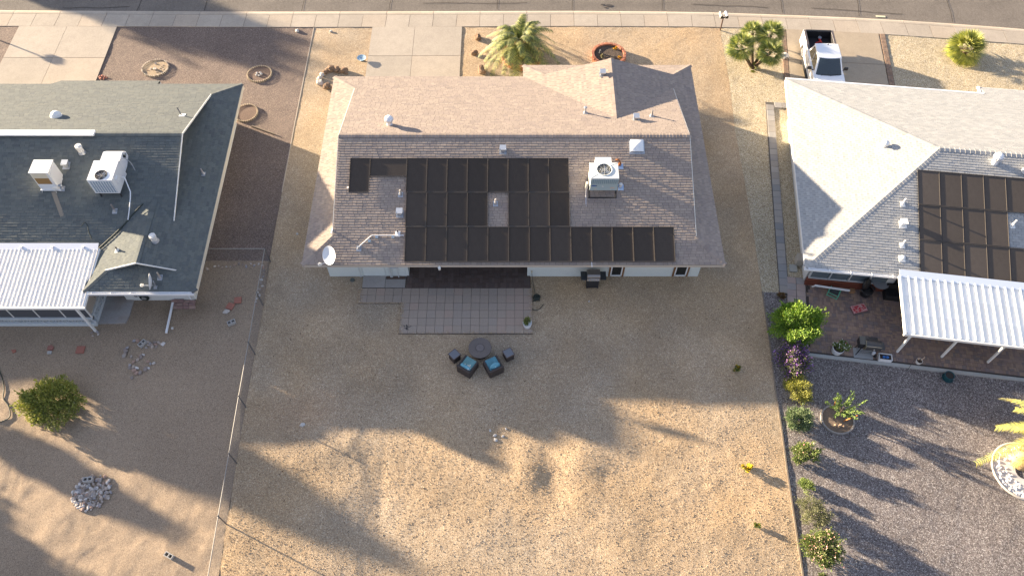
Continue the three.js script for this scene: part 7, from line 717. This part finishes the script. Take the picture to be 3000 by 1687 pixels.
{ const r = rng(37), g = thing('citrus_sapling', 'young citrus tree with long leafy shoots inside the grey ring', 'tree', [15.2, 0.05, 6.95]); const sh = [], spots = []; for (let i = 0; i < 16; i++) { const a = i * 0.45 + r() * 0.4, l = 0.35 + 0.5 * r(), e = [l * Math.cos(a), 0.75 + 0.5 * r(), l * Math.sin(a)]; sh.push(rod([0, 0.4, 0], e, 0.012, 5, 0.005)); for (let k = 0; k < 60; k++) { const t = 0.3 + 0.75 * r(); spots.push([e[0] * t + (r() - 0.5) * 0.12, 0.4 + (e[1] - 0.4) * t + (r() - 0.5) * 0.1, e[2] * t + (r() - 0.5) * 0.12, [e[0], 0.5, e[2]]]); } } part(g, 'trunk', merge([rod([0, 0, 0], [0, 0.5, 0], 0.03, 7, 0.022), ...sh]), M(0.16, 0.12, 0.08, 0.9)); part(g, 'crown', leaves(spots.length, i => spots[i], 0.1, [[0.13, 0.22, 0.03, 4], [0.2, 0.3, 0.045, 3], [0.07, 0.13, 0.02, 2]], r, 0.5), leafM); }
for (const [a, b, l] of [[[15.08, 0, 6.6], [14.94, 0.95, 6.5], 'orange wooden stake behind the young citrus'], [[15.42, 0, 7.22], [15.72, 0.95, 7.34], 'orange wooden stake leaning right of the young citrus']]) single('wood_stake', l, 'stake', rod([0, 0, 0], [b[0] - a[0], b[1], b[2] - a[2]], 0.03, 7), M(0.42, 0.17, 0.045, 0.85), a, 0, 'stakes of the young citrus');
for (const [x, z, s, c, l] of [[6.55, -18.0, 0.1, gold, 'small yellow flower plant at the top of the gable planter'], [5.6, -17.2, 0.16, [[0.2, 0.18, 0.08, 1], [0.3, 0.26, 0.12, 1]], 'straw coloured plant at the left of the gable planter'], [6.75, -17.15, 0.09, gold, 'little orange plant at the right of the gable planter']]) bush('planter_flower', l, 'plant', x, z, [s, s * 0.7, s], 160, 0.06, c, 40 + Math.round(x * 10), { clumps: 6, stems: 2, y: 0.27 });
// feather palm: arching fronds of narrow leaflets
function frond(L, az, rise, droop, r, pal, wide = 0.3, n = 46, lw = 0.014) {
  const pos = [], col = [], P = t => { const h = Math.cos(rise), hz = L * t * (h + (1 - h) * 0.25 * t), y = L * (Math.sin(rise) * t - droop * t * t); return V3(hz * Math.cos(az), y, hz * Math.sin(az)); }, side = V3(-Math.sin(az), 0, Math.cos(az)), tri = (a, b, c, k) => { for (const v of [a, b, c]) { pos.push(v.x, v.y, v.z); col.push(...k); } };
  for (let i = 0; i < 14; i++) { const a = P(i / 14), b = P((i + 1) / 14), w = 0.024 * (1 - i / 15), c = [0.30, 0.30, 0.09]; tri(a.clone().addScaledVector(side, w), b.clone().addScaledVector(side, w), b.clone().addScaledVector(side, -w), c); tri(a.clone().addScaledVector(side, w), b.clone().addScaledVector(side, -w), a.clone().addScaledVector(side, -w), c); }
  for (let i = 0; i < n; i++) { const t = 0.16 + 0.84 * i / n, a = P(t), d = P(Math.min(1, t + 0.02)).sub(P(t - 0.02)).normalize(), up = d.clone().cross(side), l = wide * (0.5 + 0.9 * Math.sin(PI * Math.min(1, 0.18 + t * 0.78))) * (0.85 + 0.3 * r()); for (const k of [-1, 1]) { const p = pick(pal, r()), s = 0.8 + 0.4 * r(), c = [p[0] * s, p[1] * s, p[2] * s], e = a.clone().addScaledVector(side, k * l * 0.82).addScaledVector(d, l * 0.55).addScaledVector(up, -0.0 + 0.28 * l * (r() - 0.25)).add(V3(0, -0.22 * l, 0)), m = a.clone().lerp(e, 0.5).add(V3(0, 0.03, 0)); tri(a.clone().addScaledVector(d, -lw), a.clone().addScaledVector(d, lw), m.clone().addScaledVector(d, lw), c); tri(a.clone().addScaledVector(d, -lw), m.clone().addScaledVector(d, lw), m.clone().addScaledVector(d, -lw), c); tri(m.clone().addScaledVector(d, -lw), m.clone().addScaledVector(d, lw), e, c); } }
  const g = new THREE.BufferGeometry(); g.setAttribute('position', new THREE.Float32BufferAttribute(pos, 3)); g.setAttribute('color', new THREE.Float32BufferAttribute(col, 3)); g.computeVertexNormals(); return g;
}
function featherPalm(label, x, z, th, tr, L, n, seed, pal, boot = M(0.34, 0.17, 0.05, 0.9), lw = 0.014) { const r = rng(seed), g = thing('palm_tree', label, 'palm tree', [x, 0, z]); part(g, 'trunk', lathe([[tr * 1.15, 0], [tr * 0.95, th * 0.3], [tr, th * 0.75], [tr * 1.25, th], [tr * 0.6, th + 0.2], [0.001, th + 0.3]], 18), boot); for (let i = 0; i < 46; i++) { const a = i * 2.4, y = 0.15 + (i / 46) * th; const m = part(g, 'leaf_base', new THREE.ConeGeometry(0.075, 0.26, 4), boot); m.position.set(tr * 1.02 * Math.cos(a), y, tr * 1.02 * Math.sin(a)); m.rotation.set(0.5 * Math.sin(a), 0, -0.5 * Math.cos(a)); } for (let i = 0; i < n; i++) { const q = i / n, rise = (0.25 + 1.2 * (1 - q)) , f = part(g, 'frond', frond(L * (0.8 + 0.3 * r()), i * 2.39996 + r() * 0.3, Math.min(1.4, rise), 0.55 + 0.45 * q + 0.2 * r(), r, pal, 0.3, 46, lw), leafM); f.position.set(0, th + 0.12, 0); } return g; }
featherPalm('feather palm with arching fronds in the brick planter by the front roof', 0.45, -17.25, 1.1, 0.26, 3.3, 46, 51, [[0.19, 0.22, 0.04, 4], [0.28, 0.29, 0.06, 2], [0.09, 0.125, 0.03, 4], [0.36, 0.35, 0.1, 1]], undefined, 0.019);
featherPalm('tall yellow green palm in the white rock ring at the right frame edge', 23.0, 9.2, 3.0, 0.38, 2.75, 32, 53, [[0.36, 0.33, 0.05, 4], [0.44, 0.38, 0.08, 2], [0.24, 0.25, 0.05, 3], [0.15, 0.18, 0.045, 2]], M(0.45, 0.31, 0.16, 0.9), 0.024);
// fan palms: heads of pleated fan leaves
function fanHead(g, cx, cy, cz, R, n, r, pal, tilt = [0, 0]) { for (let i = 0; i < n; i++) { const az = i * 2.39996 + r() * 0.4, q = (i + 0.5) / n, el = 1.35 - 2.0 * q + (r() - 0.5) * 0.3, d = V3(Math.cos(el) * Math.cos(az) + tilt[0] * 0.4, Math.sin(el), Math.cos(el) * Math.sin(az) + tilt[1] * 0.4).normalize(), st = R * 0.42, ctr = d.clone().multiplyScalar(st), s = V3(-Math.sin(az), 0, Math.cos(az)), u = s.clone().cross(d).normalize(), pos = [], col = []; const tri = (a, b, c, k) => { for (const v of [a, b, c]) { pos.push(v.x, v.y, v.z); col.push(...k); } }; const pc = [0.2, 0.2, 0.06]; tri(V3(0, 0, 0).addScaledVector(s, 0.012), V3(0, 0, 0).addScaledVector(s, -0.012), ctr, pc); for (let k = 0; k < 17; k++) { const a = (k / 16 - 0.5) * 2.5, l = R * 0.62 * (0.8 + 0.3 * Math.cos(a)) * (0.9 + 0.2 * r()), p = pick(pal, r()), m = 0.8 + 0.4 * r(), c = [p[0] * m, p[1] * m, p[2] * m], e = ctr.clone().addScaledVector(d, l * Math.cos(a)).addScaledVector(s, l * Math.sin(a)).addScaledVector(u, (r() - 0.5) * 0.06).add(V3(0, -0.12 * l, 0)), mid = ctr.clone().lerp(e, 0.55), w = R * 0.032, pr = s.clone().multiplyScalar(Math.cos(a)).addScaledVector(d, -Math.sin(a)); tri(ctr, mid.clone().addScaledVector(pr, w).addScaledVector(u, w * 0.6), mid.clone().addScaledVector(pr, -w), c); tri(mid.clone().addScaledVector(pr, w).addScaledVector(u, w * 0.6), e, mid.clone().addScaledVector(pr, -w), c); } const f = new THREE.BufferGeometry(); f.setAttribute('position', new THREE.Float32BufferAttribute(pos, 3)); f.setAttribute('color', new THREE.Float32BufferAttribute(col, 3)); f.computeVertexNormals(); const m = part(g, 'fan_leaf', f, leafM); m.position.set(cx, cy, cz); } }
const fanPal = [[0.23, 0.28, 0.06, 4], [0.33, 0.36, 0.08, 3], [0.14, 0.2, 0.06, 2.5], [0.46, 0.46, 0.12, 2]];
{ const r = rng(61), g = thing('fan_palm', 'clump of fan palms with four heads near the mailbox', 'palm tree', [15.07, 0, -16.5]), tm = M(0.10, 0.065, 0.045, 1, { bumpMap: fineB, bumpScale: 0.03 }); for (const [x, y, z, R] of [[-1.0, 1.45, -0.25, 0.95], [-0.25, 1.75, -1.15, 0.8], [0.85, 1.75, -0.95, 0.95], [0.72, 1.35, 0.15, 0.92]]) { part(g, 'trunk', tube([[0, 0, 0], [x * 0.4, y * 0.35, z * 0.4], [x * 0.8, y * 0.75, z * 0.8], [x, y, z]], 0.1, 14, 9), tm); fanHead(g, x, y, z, R, 34, r, fanPal, [x * 0.3, z * 0.3]); } fanHead(g, 0.1, 0.1, 0.1, 0.4, 9, r, [[0.22, 0.24, 0.03, 1]]); }
{ const r = rng(63), g = thing('fan_palm', 'single low fan palm in the far right front gravel', 'palm tree', [28.5, 0, -17.55]); part(g, 'trunk', lathe([[0.2, 0], [0.16, 0.3], [0.19, 0.6], [0.001, 0.75]], 12), M(0.13, 0.09, 0.06, 1)); fanHead(g, 0, 0.65, 0, 1.25, 46, r, [[0.36, 0.38, 0.06, 4], [0.46, 0.46, 0.1, 3], [0.22, 0.26, 0.05, 3]]); }

// ---------------------------------------------------------------- neighbours beyond the left frame edge that throw the long shadows
function shadeTree(label, x, z, y0, y1, R, n, seed, cone = 0) { const r = rng(seed), g = thing('shade_tree', label, 'tree', [x, 0, z]); part(g, 'trunk', merge([rod([0, 0, 0], [0, y0 + 0.6, 0], 0.16, 8, 0.11), ...[0, 1, 2, 3, 4].map(i => rod([0, y0 + 0.3, 0], [R * 0.6 * Math.cos(i * 1.26), y0 + (y1 - y0) * 0.5, R * 0.6 * Math.sin(i * 1.26)], 0.07, 6, 0.02))]), M(0.12, 0.09, 0.065, 0.9)); const pl = clumpy([1, 1, 1], 60, r, 0.5); part(g, 'crown', leaves(n, () => { const p = pl(), t = Math.max(0, Math.min(1, p[1] / 1.9)), w = cone ? (1 - 0.75 * t) * 1.25 : 1; return [p[0] * R * w, y0 + (y1 - y0) * t, p[2] * R * w, p[3]]; }, 0.36, G1, r, 0.6), leafM); return g; }
shadeTree('round street tree beyond the left frame across the street', -46.5, -32.9, 2.0, 7.3, 2.7, 9500, 71); shadeTree('narrow conical tree beyond the left frame behind the next house', -42, -4.2, 4.9, 7.6, 1.5, 5200, 73, 1); shadeTree('slim young tree beyond the left frame', -38, 1.2, 2.6, 4.7, 0.62, 1800, 75);
for (let i = 0; i < 4; i++) shadeTree(['oleander', 'second oleander', 'third oleander', 'fourth oleander'][i] + ' bush of the hedge beyond the lower left frame', -36.5 + i * 0.25, 6.5 + i * 2.3, 0.15, 4.4, 1.9, 7000, 77 + i);
{ const g = thing('house', 'low tan gabled house beyond the left frame edge', 'house', [-48, 0, -7.2]); part(g, 'wall', merge([box(16, 2.6, 10.8, 0, 1.3, 0)]), stucco(0.6, 0.55, 0.46)); part(g, 'roof', quadGeo([[V3(-9, 2.5, 6.9), V3(9, 2.5, 6.9), V3(7.6, 4.75, 0), V3(-7.6, 4.75, 0)], [V3(9, 2.5, -6.9), V3(-9, 2.5, -6.9), V3(-7.6, 4.75, 0), V3(7.6, 4.75, 0)], [V3(9, 2.5, 6.9), V3(9, 2.5, -6.9), V3(7.6, 4.75, 0)], [V3(-9, 2.5, -6.9), V3(-9, 2.5, 6.9), V3(-7.6, 4.75, 0)]]), M(0.2, 0.16, 0.13, 0.95, { side: THREE.DoubleSide })); }

renderer.render(scene, camera);
